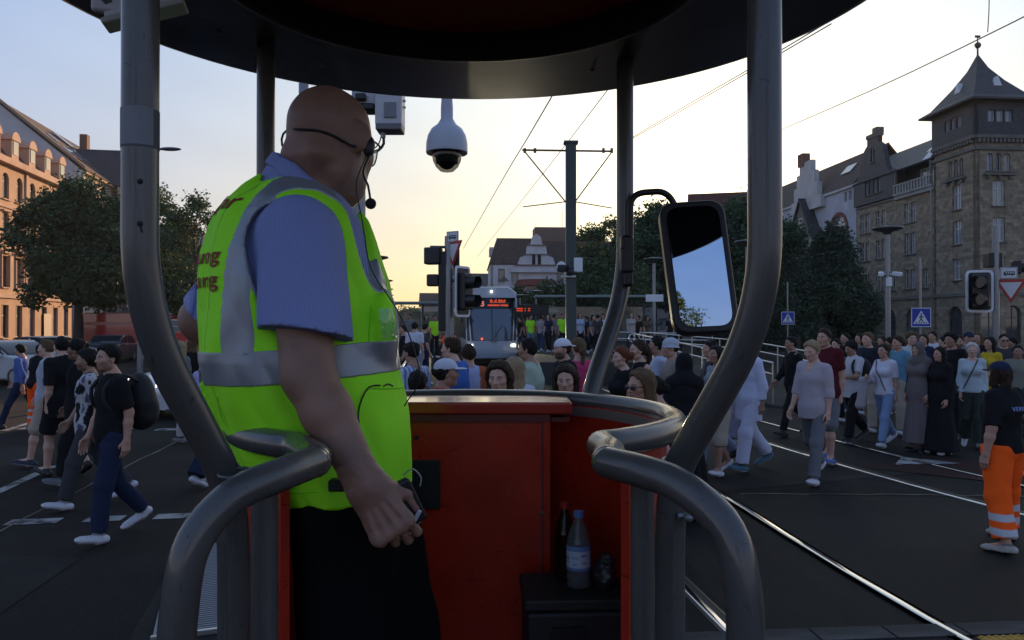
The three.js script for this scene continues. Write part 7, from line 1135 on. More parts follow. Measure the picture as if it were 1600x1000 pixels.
P('woman with tied hair in grey top far behind the lamp post', 1379, 18, -70, { sex: 'f', h: 1.72, hair: { style: 'pony', col: 'brown' }, top: tee('grey'), bottom: pants('dgrey'), shoe: sh('white'), stride: 0.5 });
P('man in white shirt far behind the black robe', 1458, 18.5, -60, { h: 1.82, hair: { style: 'short', col: 'black' }, top: tee('white'), bottom: pants('navy'), shoe: sh('white'), stride: 0.5 });
P('tall dark-clad man on the ramp right of the mirror', 1152, 21, -30, { h: 1.84, y: 0.36, hair: { style: 'short', col: 'black' }, top: tee('navy', { sleeve: 0.95 }), bottom: pants('black'), shoe: sh('black') });
P('woman in denim jacket over light dress beside the right post', 1121, 10.2, -60, { sex: 'f', h: 1.7, hair: { style: 'long', col: 'black' }, skin: 'c', stride: 0.4, top: { col: [0.25, 0.28, 0.33], sleeve: 0.9, hem: 0.95, loose: 0.03 }, bottom: pants('beige', { len: 0.6, loose: 0.05 }), shoe: sh('white') });

// in front of the booth, cut off by its rim
P('woman with sunglasses and long brown hair, close to the rim at the right', 1006, 5.3, -62, { sex: 'f', h: 1.68, hair: { style: 'long', col: 'light' }, skin: 'b', glasses: 1, top: tee([0.3, 0.2, 0.14], { sleeve: 0.2 }), bottom: pants('jeans'), headPitch: 4 });
P('woman with dark parted hair facing the booth over the rim', 885, 6.0, -12, { sex: 'f', h: 1.68, hair: { style: 'long', col: 'brown' }, skin: 'a', top: tee([0.35, 0.25, 0.15], { sleeve: 0.3 }), bottom: pants('jeans'), headPitch: 10 });
P('brown-haired woman in front of the tram, closest to the rim', 782, 5.6, -16, { sex: 'f', h: 1.72, hair: { style: 'long', col: 'brown', vol: 0.012 }, skin: 'a', top: tee('black'), bottom: pants('jeans'), headPitch: 6 });
P('blond woman in striped white top right of the brown-haired one', 806, 7.0, -150, { sex: 'f', h: 1.69, hair: { style: 'long', col: 'blond' }, skin: 'a', top: tee([0.5, 0.5, 0.6]), bottom: pants('jeans') });
P('man in pale green polo shirt below the tram headlight', 828, 8.6, -105, { h: 1.83, hair: { style: 'short', col: 'black' }, skin: 'c', top: tee('polo', { loose: 0.03, sleeve: 0.45 }), bottom: pants('beige'), build: 1.1 });
P('man in white cap and black shirt right of the green polo', 882, 9.2, -70, { h: 1.82, hair: { style: 'short', col: 'brown' }, cap: { col: C.white, back: 1 }, beard: 0.8, skin: 'b', top: tee('black', { loose: 0.03 }), bottom: pants('black') });
P('woman with ponytail in pink sleeveless top behind the white cap', 905, 9.9, -160, { sex: 'f', h: 1.81, hair: { style: 'pony', col: 'light' }, skin: 'b', top: { col: C.pink, sleeve: 0.05, hem: 0.9 }, bottom: pants('jeans') });
P('man in bright blue T-shirt beside the signal post', 708, 8.8, -120, { h: 1.84, hair: { style: 'short', col: 'brown' }, skin: 'a', top: tee('blue', { loose: 0.03, sleeve: 0.45 }), bottom: pants('navy'), build: 1.1, headYaw: 15 });
P('worker in orange vest over pale shirt left of the tram', 733, 9.4, -165, { h: 1.74, hair: { style: 'short', col: 'brown' }, skin: 'b', top: { ...tee('orange', { sleeve: 0.4, loose: 0.03 }), paint: (p) => Math.abs(p[0]) < 0.12 ? [0.4, 0.42, 0.6] : [0.4, 0.11, 0.04] }, bottom: pants('navy') });
P('man in white baseball cap and red T-shirt close to the rim', 692, 6.4, 100, { h: 1.7, hair: { style: 'short', col: 'black' }, cap: { col: [0.5, 0.53, 0.6] }, skin: 'c', top: tee('red', { loose: 0.02 }), bottom: pants('black') });
P('person with black hair seen from behind between vest and red T-shirt', 652, 6.6, 175, { h: 1.58, hair: { style: 'short', col: 'black', vol: 0.014 }, skin: 'c', top: tee('black'), bottom: pants('black') });
P('man in blue and white striped shirt holding a phone beside the vest', 646, 8.9, -130, { h: 1.78, hair: { style: 'short', col: 'black' }, skin: 'c', top: { ...tee('white'), paint: (p) => Math.sin(p[0] * 110) > 0.2 ? [0.12, 0.2, 0.42] : [0.5, 0.55, 0.62] }, bottom: pants('navy'), headPitch: 12 });
P('woman with brown ponytail and bare shoulders right of the bent post', 1000, 9.3, -75, { sex: 'f', h: 1.8, hair: { style: 'pony', col: 'brown' }, skin: 'a', top: { col: C.black, sleeve: 0, hem: 0.9 }, bottom: pants('jeans') });
P('woman in black top with reddish hair left of the bare-shouldered one', 974, 8.8, -70, { sex: 'f', h: 1.73, hair: { style: 'bun', col: 'red', bunY: 0.02 }, skin: 'a', top: { col: C.black, sleeve: 0.1, hem: 0.9 }, bottom: pants('black') });
P('man in white T-shirt and dark red shorts right of the ponytail', 1030, 10.2, -105, { h: 1.83, hair: { style: 'short', col: 'black' }, skin: 'c', top: tee([0.44, 0.48, 0.6], { loose: 0.03 }), bottom: pants([0.2, 0.03, 0.04], { len: 0.48, loose: 0.03 }) });
P('man in pale bucket hat facing the ponytail women', 1051, 9.7, -85, { h: 1.82, hair: { style: 'short', col: 'brown' }, cap: { col: [0.42, 0.44, 0.5], bucket: 1 }, skin: 'b', top: tee([0.3, 0.26, 0.22]), bottom: pants('dgrey') });
P('woman in black headscarf and black robe right of the bucket hat', 1069, 8.0, 170, { sex: 'f', h: 1.7, hair: null, scarf: { col: C.black, long: 0.2 }, skin: 'b', top: { col: C.black, sleeve: 0.98, hem: 0.85, loose: 0.04 }, dress: { col: C.black, hem: 0.05, flare: 0.3 }, bottom: pants('black') });
P('small woman with hair bun behind the sunglasses woman', 1027, 6.9, -120, { sex: 'f', h: 1.52, hair: { style: 'bun', col: 'black', bunY: 0.0 }, skin: 'b', top: { col: [0.5, 0.25, 0.25], sleeve: 0.1, hem: 0.9 }, bottom: pants('jeans') });

// on the platforms, further back (shapes shared between alike figures)
const far = (label, px, d, yaw, cache, o) => P(label, px, d, yaw, { cache, y: 0.72, h: 1.74, ...o });
const neonTop = { col: C.neon, sleeve: 0.36, hem: 0.84, loose: 0.02 };
far('worker in neon vest at the platform edge right of the tram', 829, 36, 20, 'fm1', { top: neonTop, bottom: pants('teal'), skin: 'c', hair: { style: 'short', col: 'black' } });
far('worker in neon vest close left of the catenary mast', 879, 35, 15, 'fm1', { top: neonTop, bottom: pants('black'), h: 1.8, hair: { style: 'short', col: 'black' } });
far('worker in neon vest behind the barrier left of the signal post', 679, 30, 30, 'fm1', { top: neonTop, bottom: pants('black'), h: 1.66 });
far('worker in orange vest behind the signal post', 702, 27, -20, 'fm1', { y: 0, h: 1.9, top: tee('orange'), bottom: pants('orange') });
const mob = [[813, 36.5, 'dark shirt', 'black', 'navy'], [822, 38, 'brown top', [0.12, 0.08, 0.06], 'black'], [845, 36, 'pale top', [0.35, 0.3, 0.3], 'jeans'], [857, 35.5, 'navy shirt', 'navy', 'black'], [866, 37, 'grey shirt', 'grey', 'dgrey'], [906, 34, 'pale blue T-shirt', [0.35, 0.42, 0.55], 'black'], [916, 35, 'dark blue top', 'navy', 'navy'], [926, 34.5, 'grey shirt', 'grey', 'black'], [934, 33.5, 'dark coat', 'dgrey', 'black'], [943, 34, 'bright lilac shirt', [0.5, 0.5, 0.85], 'black'], [952, 36, 'black shirt', 'black', 'jeans'], [986, 35, 'light top', [0.4, 0.36, 0.34], 'jeans'], [998, 33, 'black top', 'black', 'black'], [1010, 36, 'brown shirt', [0.12, 0.08, 0.05], 'navy'], [1048, 36, 'dark jacket', 'black', 'jeans'], [1060, 34, 'dark top', 'dgrey', 'black']];
const where = ['close right of the tram', 'second from the tram', 'between the two neon vests', 'left of the neon vest at the mast', 'just before the catenary mast', 'just right of the catenary mast', 'second right of the mast', 'under the shelter roof', 'left of the lilac shirt', 'under the shelter edge', 'right of the lilac shirt', 'at the start of the ramp rail', 'behind the ramp rail', 'left of the lamp sign', 'below the mirror, left one', 'below the mirror, right one'];
mob.forEach(([px, d, t, c, b], i) => far(`person in ${t} on the platform ${where[i]}`, px, d, [-70, 40, 160, -20, 90, 10][i % 6], ['fm1', 'fw1', 'fm2', 'fw2'][i % 4], { sex: i % 2 ? 'f' : 'm', stride: i % 4 > 1 ? 0.4 : 0, hair: i % 2 ? { style: 'long', col: ['brown', 'black', 'light'][i % 3] } : { style: 'short', col: ['black', 'brown'][i % 2] }, skin: 'abc'[i % 3], top: { ...tee(c) }, bottom: pants(b), h: 1.66 + (i * 37 % 17) / 100 }));
far('man in white T-shirt and grey shorts with back to us left of the ramp', 648, 20.5, 175, 'fs1', { y: 0.24, h: 1.82, top: tee([0.55, 0.56, 0.66], { loose: 0.03 }), bottom: pants([0.2, 0.23, 0.3], { len: 0.5, loose: 0.03 }), hair: { style: 'short', col: 'black' } });
far('person in black beside the white T-shirt left of the ramp', 631, 21, -70, 'fm3', { y: 0.24, h: 1.74, top: tee('black'), bottom: pants('black'), hair: { style: 'short', col: 'brown' } });
far('dark-dressed person right of the white T-shirt by the ramp rail', 664, 22, 120, 'fm3', { y: 0.3, h: 1.72, top: tee('dgrey'), bottom: pants('navy'), hair: { style: 'short', col: 'black' } });
far('man in grey shirt far back behind the white T-shirt', 640, 32, -30, 'fm1', { top: tee('grey'), bottom: pants('black') });
far('woman in dark top far back left of the signal post', 666, 34, 20, 'fw1', { sex: 'f', top: tee('olive'), bottom: pants('black'), hair: { style: 'long', col: 'black' } });

// further heads in the dense part of the crowd
const dense = [[1308, 15.8, 'black shirt', 'black'], [1345, 17, 'grey top', 'grey'], [1392, 17.2, 'brown shirt', [0.09, 0.06, 0.05]], [1444, 16.4, 'navy top', 'navy'], [1476, 17.5, 'dark red shirt', 'maroon'], [1530, 16.8, 'black shirt', 'black'], [1583, 16.5, 'dark top', 'dgrey']];
const dplace = ['left of the backpack straps man', 'between backpack man and jeans woman, far back', 'behind the bun of the jeans woman', 'directly behind the taupe headscarf', 'behind the black robe, right side', 'behind the mint top shoulder', 'at the right edge behind the olive T-shirt'];
dense.forEach(([px, d, t, c], i) => P(`person in ${t} ${dplace[i]}`, px, d, [-65, -80, -95, -50, -120][i % 5], { cache: ['dm1', 'dw1', 'dm2', 'dw2'][i % 4], sex: i % 2 ? 'f' : 'm', stride: i % 4 > 1 ? 0.5 : 0.2, h: 1.68 + (i * 29 % 19) / 100, hair: i % 2 ? { style: ['long', 'pony'][i % 4 > 1 ? 1 : 0], col: ['brown', 'black', 'light'][i % 3] } : { style: i % 4 ? 'curly' : 'short', col: ['black', 'brown'][i % 2] }, skin: 'abcb'[i % 4], top: tee(c, { loose: 0.03, sleeve: i % 4 > 1 ? 0.9 : 0.4 }), bottom: pants(['black', 'navy', 'jeans', 'dgrey'][i % 4]), shoe: sh('white') }));

// ---- things carried and prints
function carry(name, label, cat, q, pos, turn, parts) { const t = thing(name, label, cat, [0, 0, 0]); const pt = q.t, s = q.sc; const o = new THREE.Vector3(...pos).multiplyScalar(s).applyAxisAngle(V(0, 1, 0), pt.rotation.y).add(pt.position); t.position.copy(o); t.position.y += q.dy * s; t.rotation.y = pt.rotation.y + turn; t.scale.setScalar(s); for (const [n, g, m] of parts) part(n, g, m, t); return t; }
const bagM = M(0.012, 0.012, 0.013, 0.75, 0, { bumpMap: fabricBump, bumpScale: 0.002, key: 'bag' });
carry('backpack', 'black backpack on the back of the nearest man at the left', 'backpack', L1, [0, 1.22, -0.26], 0, [['bag_body', nets(sdf([{ c: [0, 0, 0], r: [0.19, 0.27, 0.13], k: 0.05 }, { c: [0, -0.1, -0.06], r: [0.16, 0.16, 0.1], k: 0.05 }], 0.012, (x, y, z, d) => d + 0.006 * noise3(x * 12, y * 12, z * 12))), bagM], ['strap', tubePts([V(-0.1, 0.2, 0.08), V(-0.115, 0.26, 0.2), V(-0.12, 0.16, 0.37), V(-0.13, 0.0, 0.36), V(-0.15, -0.14, 0.2)], 0.018, 8), bagM], ['strap', tubePts([V(0.1, 0.2, 0.08), V(0.115, 0.26, 0.2), V(0.12, 0.16, 0.37), V(0.13, 0.0, 0.36), V(0.15, -0.14, 0.2)], 0.018, 8), bagM]]);
const find = (s) => crowd.find((q) => q.t.userData.label.includes(s));
{ const q = find('backpack straps'); carry('backpack', 'dark backpack of the man in white T-shirt and black trousers', 'backpack', q, [0, 1.22, -0.24], 0, [['bag_body', nets(sdf([{ c: [0, 0, 0], r: [0.17, 0.24, 0.11], k: 0.05 }], 0.016)), bagM], ['strap', tubePts([V(-0.1, 0.2, 0.08), V(-0.115, 0.26, 0.2), V(-0.12, 0.16, 0.36), V(-0.13, 0.0, 0.35), V(-0.15, -0.14, 0.2)], 0.022, 6), bagM], ['strap', tubePts([V(0.1, 0.2, 0.08), V(0.115, 0.26, 0.2), V(0.12, 0.16, 0.36), V(0.13, 0.0, 0.35), V(0.15, -0.14, 0.2)], 0.022, 6), bagM]]); }
{ const q = find('mint top'); carry('handbag', 'small dark handbag at the hip of the grey-haired woman', 'handbag', q, [-0.24, 0.95, 0.1], 0.3, [['bag_body', rbx(0.2, 0.15, 0.08, 0.03), bagM], ['clasp', rbx(0.03, 0.02, 0.01, 0.004, 0, 0.02, 0.042), galv]]); }
{ const q = find('light blue jeans with bag strap'); carry('jacket', 'pale jacket hung over the arm of the woman in light blue jeans', 'jacket', q, [-0.17, 1.02, 0.26], 0.4, [['jacket_body', nets(sdf([{ a: [-0.06, 0.12, 0], b: [0.08, 0.12, 0], ra: 0.06, rb: 0.06, k: 0.03 }, { a: [-0.03, 0.1, 0.02], b: [-0.09, -0.3, 0.02], ra: 0.07, rb: 0.085, k: 0.05, fl: [[0, 0, 1], 1.6] }], 0.014, (x, y, z, d) => d + 0.012 * noise3(x * 14, y * 5, z * 14))), cloth(0.36, 0.34, 0.36)]]); }
{ const q = find('blue and white striped shirt'); carry('phone', 'glowing blue phone held beside the vest by the striped shirt man', 'phone', q, [-0.05, 1.18, 0.42], 3.6, [['case', rbx(0.16, 0.1, 0.01, 0.006), blackPlastic], ['phone_screen', xf(new THREE.PlaneGeometry(0.15, 0.09), 0, 0, 0.006), new THREE.MeshPhysicalMaterial({ color: 0, emissive: lin(0.12, 0.45, 1), emissiveIntensity: 0.8 })]]); }
// lettering on the back of the worker at the right edge
function bodyPrint(q, S, o, w, h, tex, name, yOff = 0, n = 16, dir = [0, 0, 1], org = -0.6) { // a print wrapped onto a field: projected along the body's own axis
  const P = [], U = [], I = []; for (let j = 0; j <= n; j++) for (let i = 0; i <= n; i++) { const x = (i / n - 0.5) * w, y = (j / n - 0.5) * h; const a = add3(o, [-x * (dir[2] > 0 ? 1 : -1), y, org]); const p = hitF(S, a, dir, 1.2) || add3(a, mul3(dir, 0.5)); P.push(p[0] - dir[0] * 0.003, p[1] - dir[1] * 0.003, p[2] - dir[2] * 0.003); U.push(i / n, j / n); if (i && j) { const k = j * (n + 1) + i; I.push(k - n - 2, k - n - 1, k, k - n - 2, k, k - 1); } }
  const g = new THREE.BufferGeometry(); g.setAttribute('position', new THREE.Float32BufferAttribute(P, 3)); g.setAttribute('uv', new THREE.Float32BufferAttribute(U, 2)); g.setIndex(I); g.computeVertexNormals(); return g;
}
{
  const o = R11, J = o.S.J, tp = torso(J, false, 0.036, 1.26), S = sdf(tp, 0.012); const pm = (s, c) => new THREE.MeshPhysicalMaterial({ color: 0xffffff, map: txt(s, { col: c }), transparent: true, roughness: 0.7 });
  const a = part('back_print', bodyPrint(o, S, [0.0, 1.32, 0], 0.32, 0.075, null, ''), pm('VERKEHR', '#7f92c8'), o.t); a.position.y = o.dy; const b = part('back_print', bodyPrint(o, S, [0.0, 1.25, 0], 0.26, 0.06, null, ''), pm('2', '#7f92a0'), o.t); b.position.y = o.dy;
}
// ---------------------------------------------------------------- the man in the yellow-green vest, standing in the booth
reseed(300);
{
  const T = thing('person', 'bald man in neon yellow-green safety vest and blue short-sleeved shirt in the booth', 'person', [-0.33, 0.77, -1.7]), O = [-0.33, 0.77, -1.7];
  const h = (px, py, d) => sub3(A3(at(px, py, d)), O), eye = sub3([0, 2, 0], O);
  const yb = 60 * D, f = [Math.sin(yb), 0, -Math.cos(yb)], r = [Math.cos(yb), 0, Math.sin(yb)];
  const yh = 34 * D, pit = 11 * D, hr = [Math.cos(yh), 0, Math.sin(yh)], hf0 = [Math.sin(yh), 0, -Math.cos(yh)], hf = add3(mul3(hf0, Math.cos(pit)), [0, -Math.sin(pit), 0]), hu = nor3(cross3(hr, hf)), hc = h(521, 224, 1.715), hs = 0.99;
  const skin = [0.27, 0.148, 0.102], sDark = [0.3, 0.16, 0.11];
  // torso as a loft of ellipses: pixel height, centre, half depth front-back, half width
  const ring = [[252, 478, 0.045, 0.05], [264, 474, 0.06, 0.066], [280, 466, 0.082, 0.1], [300, 459, 0.11, 0.142], [325, 455, 0.138, 0.178], [345, 455, 0.156, 0.195], [400, 453, 0.184, 0.21], [440, 457, 0.2, 0.215], [500, 462, 0.207, 0.218], [560, 466, 0.21, 0.219], [620, 479, 0.202, 0.215], [660, 491, 0.193, 0.212], [700, 503, 0.18, 0.207], [740, 518, 0.16, 0.2], [790, 542, 0.135, 0.195]].map(([py, cx, b, a]) => { const c = h(cx, py, 1.72); return [c[1], c[0], c[2], b, a]; }).reverse();
  const ringAt = (y) => { let i = 0; while (i < ring.length - 2 && y > ring[i + 1][0]) i++; const A = ring[i], B = ring[i + 1]; let t = (y - A[0]) / (B[0] - A[0]); t = Math.max(-0.3, Math.min(1.6, t)); return [0, 1, 2, 3, 4].map((k) => A[k] + (B[k] - A[k]) * t); };
  const loft = (g) => (x, y, z) => { const [, cx, cz, b, a] = ringAt(y), X = x - cx, Z = z - cz, u = X * r[0] + Z * r[2], v = X * f[0] + Z * f[2], A = Math.max(0.01, a + g), B = Math.max(0.01, b + g), q = Math.pow(Math.pow(Math.abs(u / A), 2.25) + Math.pow(Math.abs(v / B), 2.25), 1 / 2.25); let d = (q - 1) * Math.min(A, B); const top = ring[ring.length - 1][0] + g, bot = ring[0][0]; return Math.max(d, (y - top) * 0.7, bot - y); };
  const bb = [h(270, 830, 1.45), h(720, 235, 2.05)].map((v, i) => [v[0], v[1], i ? -0.42 : 0.36]); const bb0 = [[Math.min(bb[0][0], bb[1][0]), Math.min(bb[0][1], bb[1][1]), -0.4], [Math.max(bb[0][0], bb[1][0]), Math.max(bb[0][1], bb[1][1]), 0.34]];
  const loftP = (g, more) => ({ fn: loft(g), bb0, ra: 0, k: 0.02, ...more });
  const sh0 = h(465, 372, 1.555), el = h(482, 588, 1.475), wr = h(571, 756, 1.42), elS = h(484, 560, 1.475), lsh = h(447, 350, 1.88), lel = h(318, 500, 1.97), lwr = h(430, 590, 1.98);
  // body: head, neck, arms, hands, trunk core in one continuous geometry
  const H = (x, y, z) => add3(hc, add3(mul3(hr, x * hs), add3(mul3(hu, y * hs), mul3(hf, z * hs))));
  const neckA = h(476, 322, 1.7), neckB = h(507, 262, 1.715);
  const headL = headPrims(hc, hr, hu, hf, hs, false); headL.push({ c: H(0, 0.028, -0.02), r: [0.079 * hs, 0.088 * hs, 0.098 * hs], B: [hr, hu, hf], k: 0.02 }, { a: neckA, b: neckB, ra: 0.082, rb: 0.077, k: 0.05 }, { a: H(-0.03, -0.055, -0.075), b: H(0.035, -0.055, -0.07), ra: 0.03 * hs, rb: 0.03 * hs, k: 0.03 }, { a: H(0.05, -0.075, 0.0), b: H(0.02, -0.1, 0.045), ra: 0.025, rb: 0.022, k: 0.04 });
  for (const q of [-1, 1]) headL.push({ c: H(q * 0.087, 0.0, -0.012), r: [0.012, 0.037, 0.024], B: [nor3(add3(hr, mul3(hf, -0.6 * q))), hu, hf], k: 0.006 });
  const headS = sdf(headL, 0.0045, (x, y, z, d) => d + 0.0012 * noise3(x * 40, y * 40, z * 40) + 0.0012 * Math.sin((y - hc[1] + 0.07) * 150) * Math.max(0, 1 - Math.abs(y - hc[1] + 0.075) * 22) * (dot3(sub3([x, y, z], hc), hf) < -0.03 ? 1 : 0));
  const hcol0 = headColor(hc, hr, hu, hf, hs, { skin, hair: 'grey', beard: 0.25 });
  const mott = (p, c) => { const m = 1 - 0.22 * Math.max(0, noise3(p[0] * 150, p[1] * 150, p[2] * 150) - 0.45) + 0.12 * noise3(p[0] * 26, p[1] * 26, p[2] * 26) + 0.05 * noise3(p[0] * 90, p[1] * 90, p[2] * 90), k = 0.06 * noise3(p[0] * 12, p[1] * 12 + 9, p[2] * 12); return [c[0] * (m + k), c[1] * m, c[2] * (m - k)]; };
  const headG = nets(headS, { color: (p) => mott(p, hcol0(p)), uv: (p) => [p[0] + p[2], p[1]] });
  const armL = [{ a: sh0, b: el, ra: 0.064, rb: 0.05, k: 0.04 }, { a: el, b: mix3(el, wr, 0.35), ra: 0.047, rb: 0.048, k: 0.025 }, { a: mix3(el, wr, 0.33), b: wr, ra: 0.048, rb: 0.032, k: 0.015, fl: [[0, 0, 1], 1.1] }, { a: lsh, b: lel, ra: 0.066, rb: 0.052, k: 0.04 }, { a: lel, b: lwr, ra: 0.052, rb: 0.035, k: 0.04 }, { a: sh0, b: lsh, ra: 0.07, rb: 0.07, k: 0.05 }, { a: neckA, b: neckB, ra: 0.08, rb: 0.07, k: 0.04 }, { a: h(458, 380, 1.72), b: h(500, 700, 1.72), ra: 0.13, rb: 0.15, k: 0.06 }];
  const armG = nets(sdf(armL, 0.0075, (x, y, z, d) => d + 0.0014 * noise3(x * 30, y * 22, z * 30)), { color: (p) => mott(p, skin), uv: (p) => [p[0] + p[2], p[1]] });
  const hd = nor3([0.52, -0.85, 0.02]), hn = nor3([-0.12, -0.1, -1]), hnn = nor3(sub3(hn, mul3(hd, dot3(hn, hd)))), ht = nor3(cross3(hnn, hd)); const htt = ht[0] > 0 ? ht : mul3(ht, -1);
  const handL = handPrims(add3(wr, mul3(hd, 0.004)), hd, hnn, htt, 1.06, 0.9); handL.push({ a: mix3(el, wr, 0.86), b: wr, ra: 0.038, rb: 0.034, k: 0.03, fl: [[0, 0, 1], 1.1] });
  for (let i = 0; i < 4; i++) { const kx = [0.03, 0.0105, -0.01, -0.029][i] * 1.06; handL.push({ c: add3(wr, add3(mul3(hd, 0.1), add3(mul3(hnn, -0.012), mul3(htt, kx)))), r: [0.0115, 0.0115, 0.0115], k: 0.012 }, { a: add3(wr, add3(mul3(hd, 0.03), add3(mul3(hnn, -0.017), mul3(htt, kx * 0.6)))), b: add3(wr, add3(mul3(hd, 0.092), add3(mul3(hnn, -0.0185), mul3(htt, kx)))), ra: 0.0035, rb: 0.0042, k: 0.006 }); }
  const handS = sdf(handL, 0.003, (x, y, z, d) => d + 0.0007 * noise3(x * 110, y * 110, z * 110));
  const handG = nets(handS, { color: (p) => mott(p, mix3(skin, [0.3, 0.15, 0.11], 0.4)), uv: (p) => [p[0] + p[2], p[1]] });
  const hand2 = nets(sdf(handPrims(lwr, f, [0, -1, 0], r, 1.1, 0.6), 0.005), { color: () => skin });
  part('body', mergeCol([armG, headG, handG, hand2]), new THREE.MeshPhysicalMaterial({ color: 0xffffff, vertexColors: true, roughness: 0.5, bumpMap: skinBump, bumpScale: 0.0016 }), T);
  // shirt: trunk, sleeves, collar
  const stripe = canvasTex(256, 64, (x, w, hh) => { x.fillStyle = '#97a3cf'; x.fillRect(0, 0, w, hh); for (let i = 0; i < 32; i++) { x.fillStyle = i % 2 ? '#6d7cba' : '#a9b4dc'; x.fillRect(i * 8, 0, 4.4, hh); } for (let y = 0; y < hh; y += 2) { x.fillStyle = 'rgba(60,70,140,0.10)'; x.fillRect(0, y, w, 1); } }, true, [1 / 0.05, 20]);
  const shirtM = new THREE.MeshPhysicalMaterial({ color: lin(0.86, 0.86, 0.9), map: stripe, roughness: 0.92, bumpMap: fabricBump, bumpScale: 0.001 });
  const ad = nor3(sub3(el, sh0)), cutP = h(481, 523, 1.475), cutN = nor3([-0.12, -1, 0.15]);
  const fold = (x, y, z, d) => d + 0.0045 * noise3(x * 9 + y * 5, y * 5, z * 9) + 0.003 * noise3(x * 22 - y * 9, y * 11, z * 22);
  const shirtL = [{ a: sh0, b: h(486, 610, 1.47), ra: 0.085, rb: 0.096, k: 0.04, cut: [[cutP, cutN]] }, { a: lsh, b: h(312, 500, 1.97), ra: 0.08, rb: 0.068, k: 0.04, cut: [[h(312, 478, 1.97), nor3(sub3(lel, lsh))]] }, loftP(-0.014), { a: h(474, 318, 1.70), b: h(512, 236, 1.72), ra: 0.106, rb: 0.088, k: 0.012, cut: [[h(437, 243, 1.72), nor3([0.60, 0.80, -0.05])], [h(480, 330, 1.7), [0, -1, 0]]] }, { a: neckA, b: add3(neckB, [0.01, 0.1, 0]), ra: 0.08, rb: 0.084, k: 0.004, sub: true }];
  const shirtS = sdf(shirtL, 0.0065, fold);
  part('shirt', nets(shirtS, { uv: (p) => { const q = sub3(p, sh0), t = dot3(q, ad), w = sub3(q, mul3(ad, t)); return [Math.atan2(dot3(w, f), dot3(w, r)) * 0.09, t]; } }), shirtM, T);
  part('collar_leaf', nets(sdf([{ a: h(474, 318, 1.70), b: h(512, 236, 1.72), ra: 0.114, rb: 0.096, k: 0.01, cut: [[h(437, 246, 1.72), nor3([0.60, 0.80, -0.05])], [h(433, 268, 1.72), nor3([-0.62, -0.78, 0.05])]] }, { a: neckA, b: add3(neckB, [0.01, 0.1, 0]), ra: 0.096, rb: 0.09, k: 0.003, sub: true }], 0.0055, fold), { uv: (p) => [p[0] + p[2], p[1]] }), shirtM, T);
  // vest
  const neon = M(0.36, 1.0, 0.012, 0.75, 0, { bumpMap: fabricBump, bumpScale: 0.0012, sheen: 1, sheenColor: lin(0.34, 1, 0.02), sheenRoughness: 0.6, key: 'neon' }), tape = M(0.3, 0.32, 0.345, 0.42, 0.35, { bumpMap: fabricBump, bumpScale: 0.0006, key: 'tape2' });
  const vf = (x, y, z, d) => { const s = ringAt(y), u = (x - s[1]) * r[0] + (z - s[2]) * r[2], v = (x - s[1]) * f[0] + (z - s[2]) * f[2]; const low = Math.max(0, 1.05 - y) * 3; // loose drape: broad folds, sharper creases towards the waist
    const a = Math.atan2(u, v); return d + 0.007 * noise3(a * 2.2, y * 6, 4) + 0.004 * noise3(a * 5 + y * 7, y * 9, 1) + (0.004 + 0.004 * low) * (1 - Math.abs(noise3(a * 3.5 - y * 6, y * 4.5 + a, 9)) * 2) * 0.8; };
  const armHole = [{ a: add3(sh0, [-0.004, -0.012, 0.014]), b: h(476, 480, 1.44), ra: 0.093, rb: 0.1, k: 0.008, sub: true }];
  const vneck = [{ a: h(545, 258, 1.68), b: h(592, 425, 1.62), ra: 0.075, rb: 0.024, k: 0.01, sub: true }, { a: neckA, b: add3(neckB, [0.0, 0.1, 0]), ra: 0.112, rb: 0.118, k: 0.006, sub: true }];
  const slit = { a: h(506, 752, 1.5), b: h(506, 790, 1.5), ra: 0.002, rb: 0.007, k: 0.002, sub: true, fl: [[0, 0, 1], 0.12] };
  const pocket = [{ c: h(602, 505, 1.63), r: [0.026, 0.07, 0.05], k: 0.03 }];
  const hemN = nor3([0.1, -1, 0.0]);
  const vestP = (g) => [loftP(g + 0.004), ...pocket.map((p) => ({ ...p, r: p.r.map((q) => q + g) })), { fn: (x, y, z) => dot3(sub3([x, y, z], h(540, 778, 1.6)), hemN), bb0: [add3(bb0[0], [-0.1, -0.1, -0.1]), add3(bb0[1], [0.1, 0.1, 0.1])], ra: 0, k: 0, mx: true }, ...armHole, ...vneck, slit];
  const vestS = sdf(vestP(0.004), 0.006, vf);
  part('vest', nets(vestS, { uv: (p) => [Math.atan2(dot3(sub3(p, [0, 0, 0]), r), dot3(p, f)) * 0.22, p[1]] }), neon, T);
  const band = (test, name) => { // reflective tape: the vest's own surface lifted by 2.5 mm inside a slab
    const c = vestS.cell / 2, n = vestS.n.map((v) => v * 2 - 2), S = { F: new Float32Array(n[0] * n[1] * n[2]).fill(1), n, lo: vestS.lo, cell: c }, [cx, cy] = vestS.n;
    for (let z = 0, o = 0; z < n[2]; z++) for (let y = 0; y < n[1]; y++) for (let x = 0; x < n[0]; x++, o++) { const q = vestS.F[((z >> 1) * cy + (y >> 1)) * cx + (x >> 1)]; if (q > 0.03 || q < -0.035) continue; const p = [S.lo[0] + x * c, S.lo[1] + y * c, S.lo[2] + z * c], t = test(p); if (t > 0.02) continue; const v = sampleF(vestS, p); S.F[o] = Math.max(v - 0.003, -v - 0.009, t); }
    return part(name, nets(S, { uv: (p) => [p[0] + p[2], p[1]] }), tape, T); };
  const yB1 = h(0, 540, 1.6)[1], yB0 = h(0, 591, 1.6)[1]; const bandY = (p) => { const e = 0.012 * Math.sin(dot3(p, f) * 7 + 1); return Math.max(p[1] - yB1 - e, yB0 + e - p[1]); };
  band(bandY, 'reflective_band');
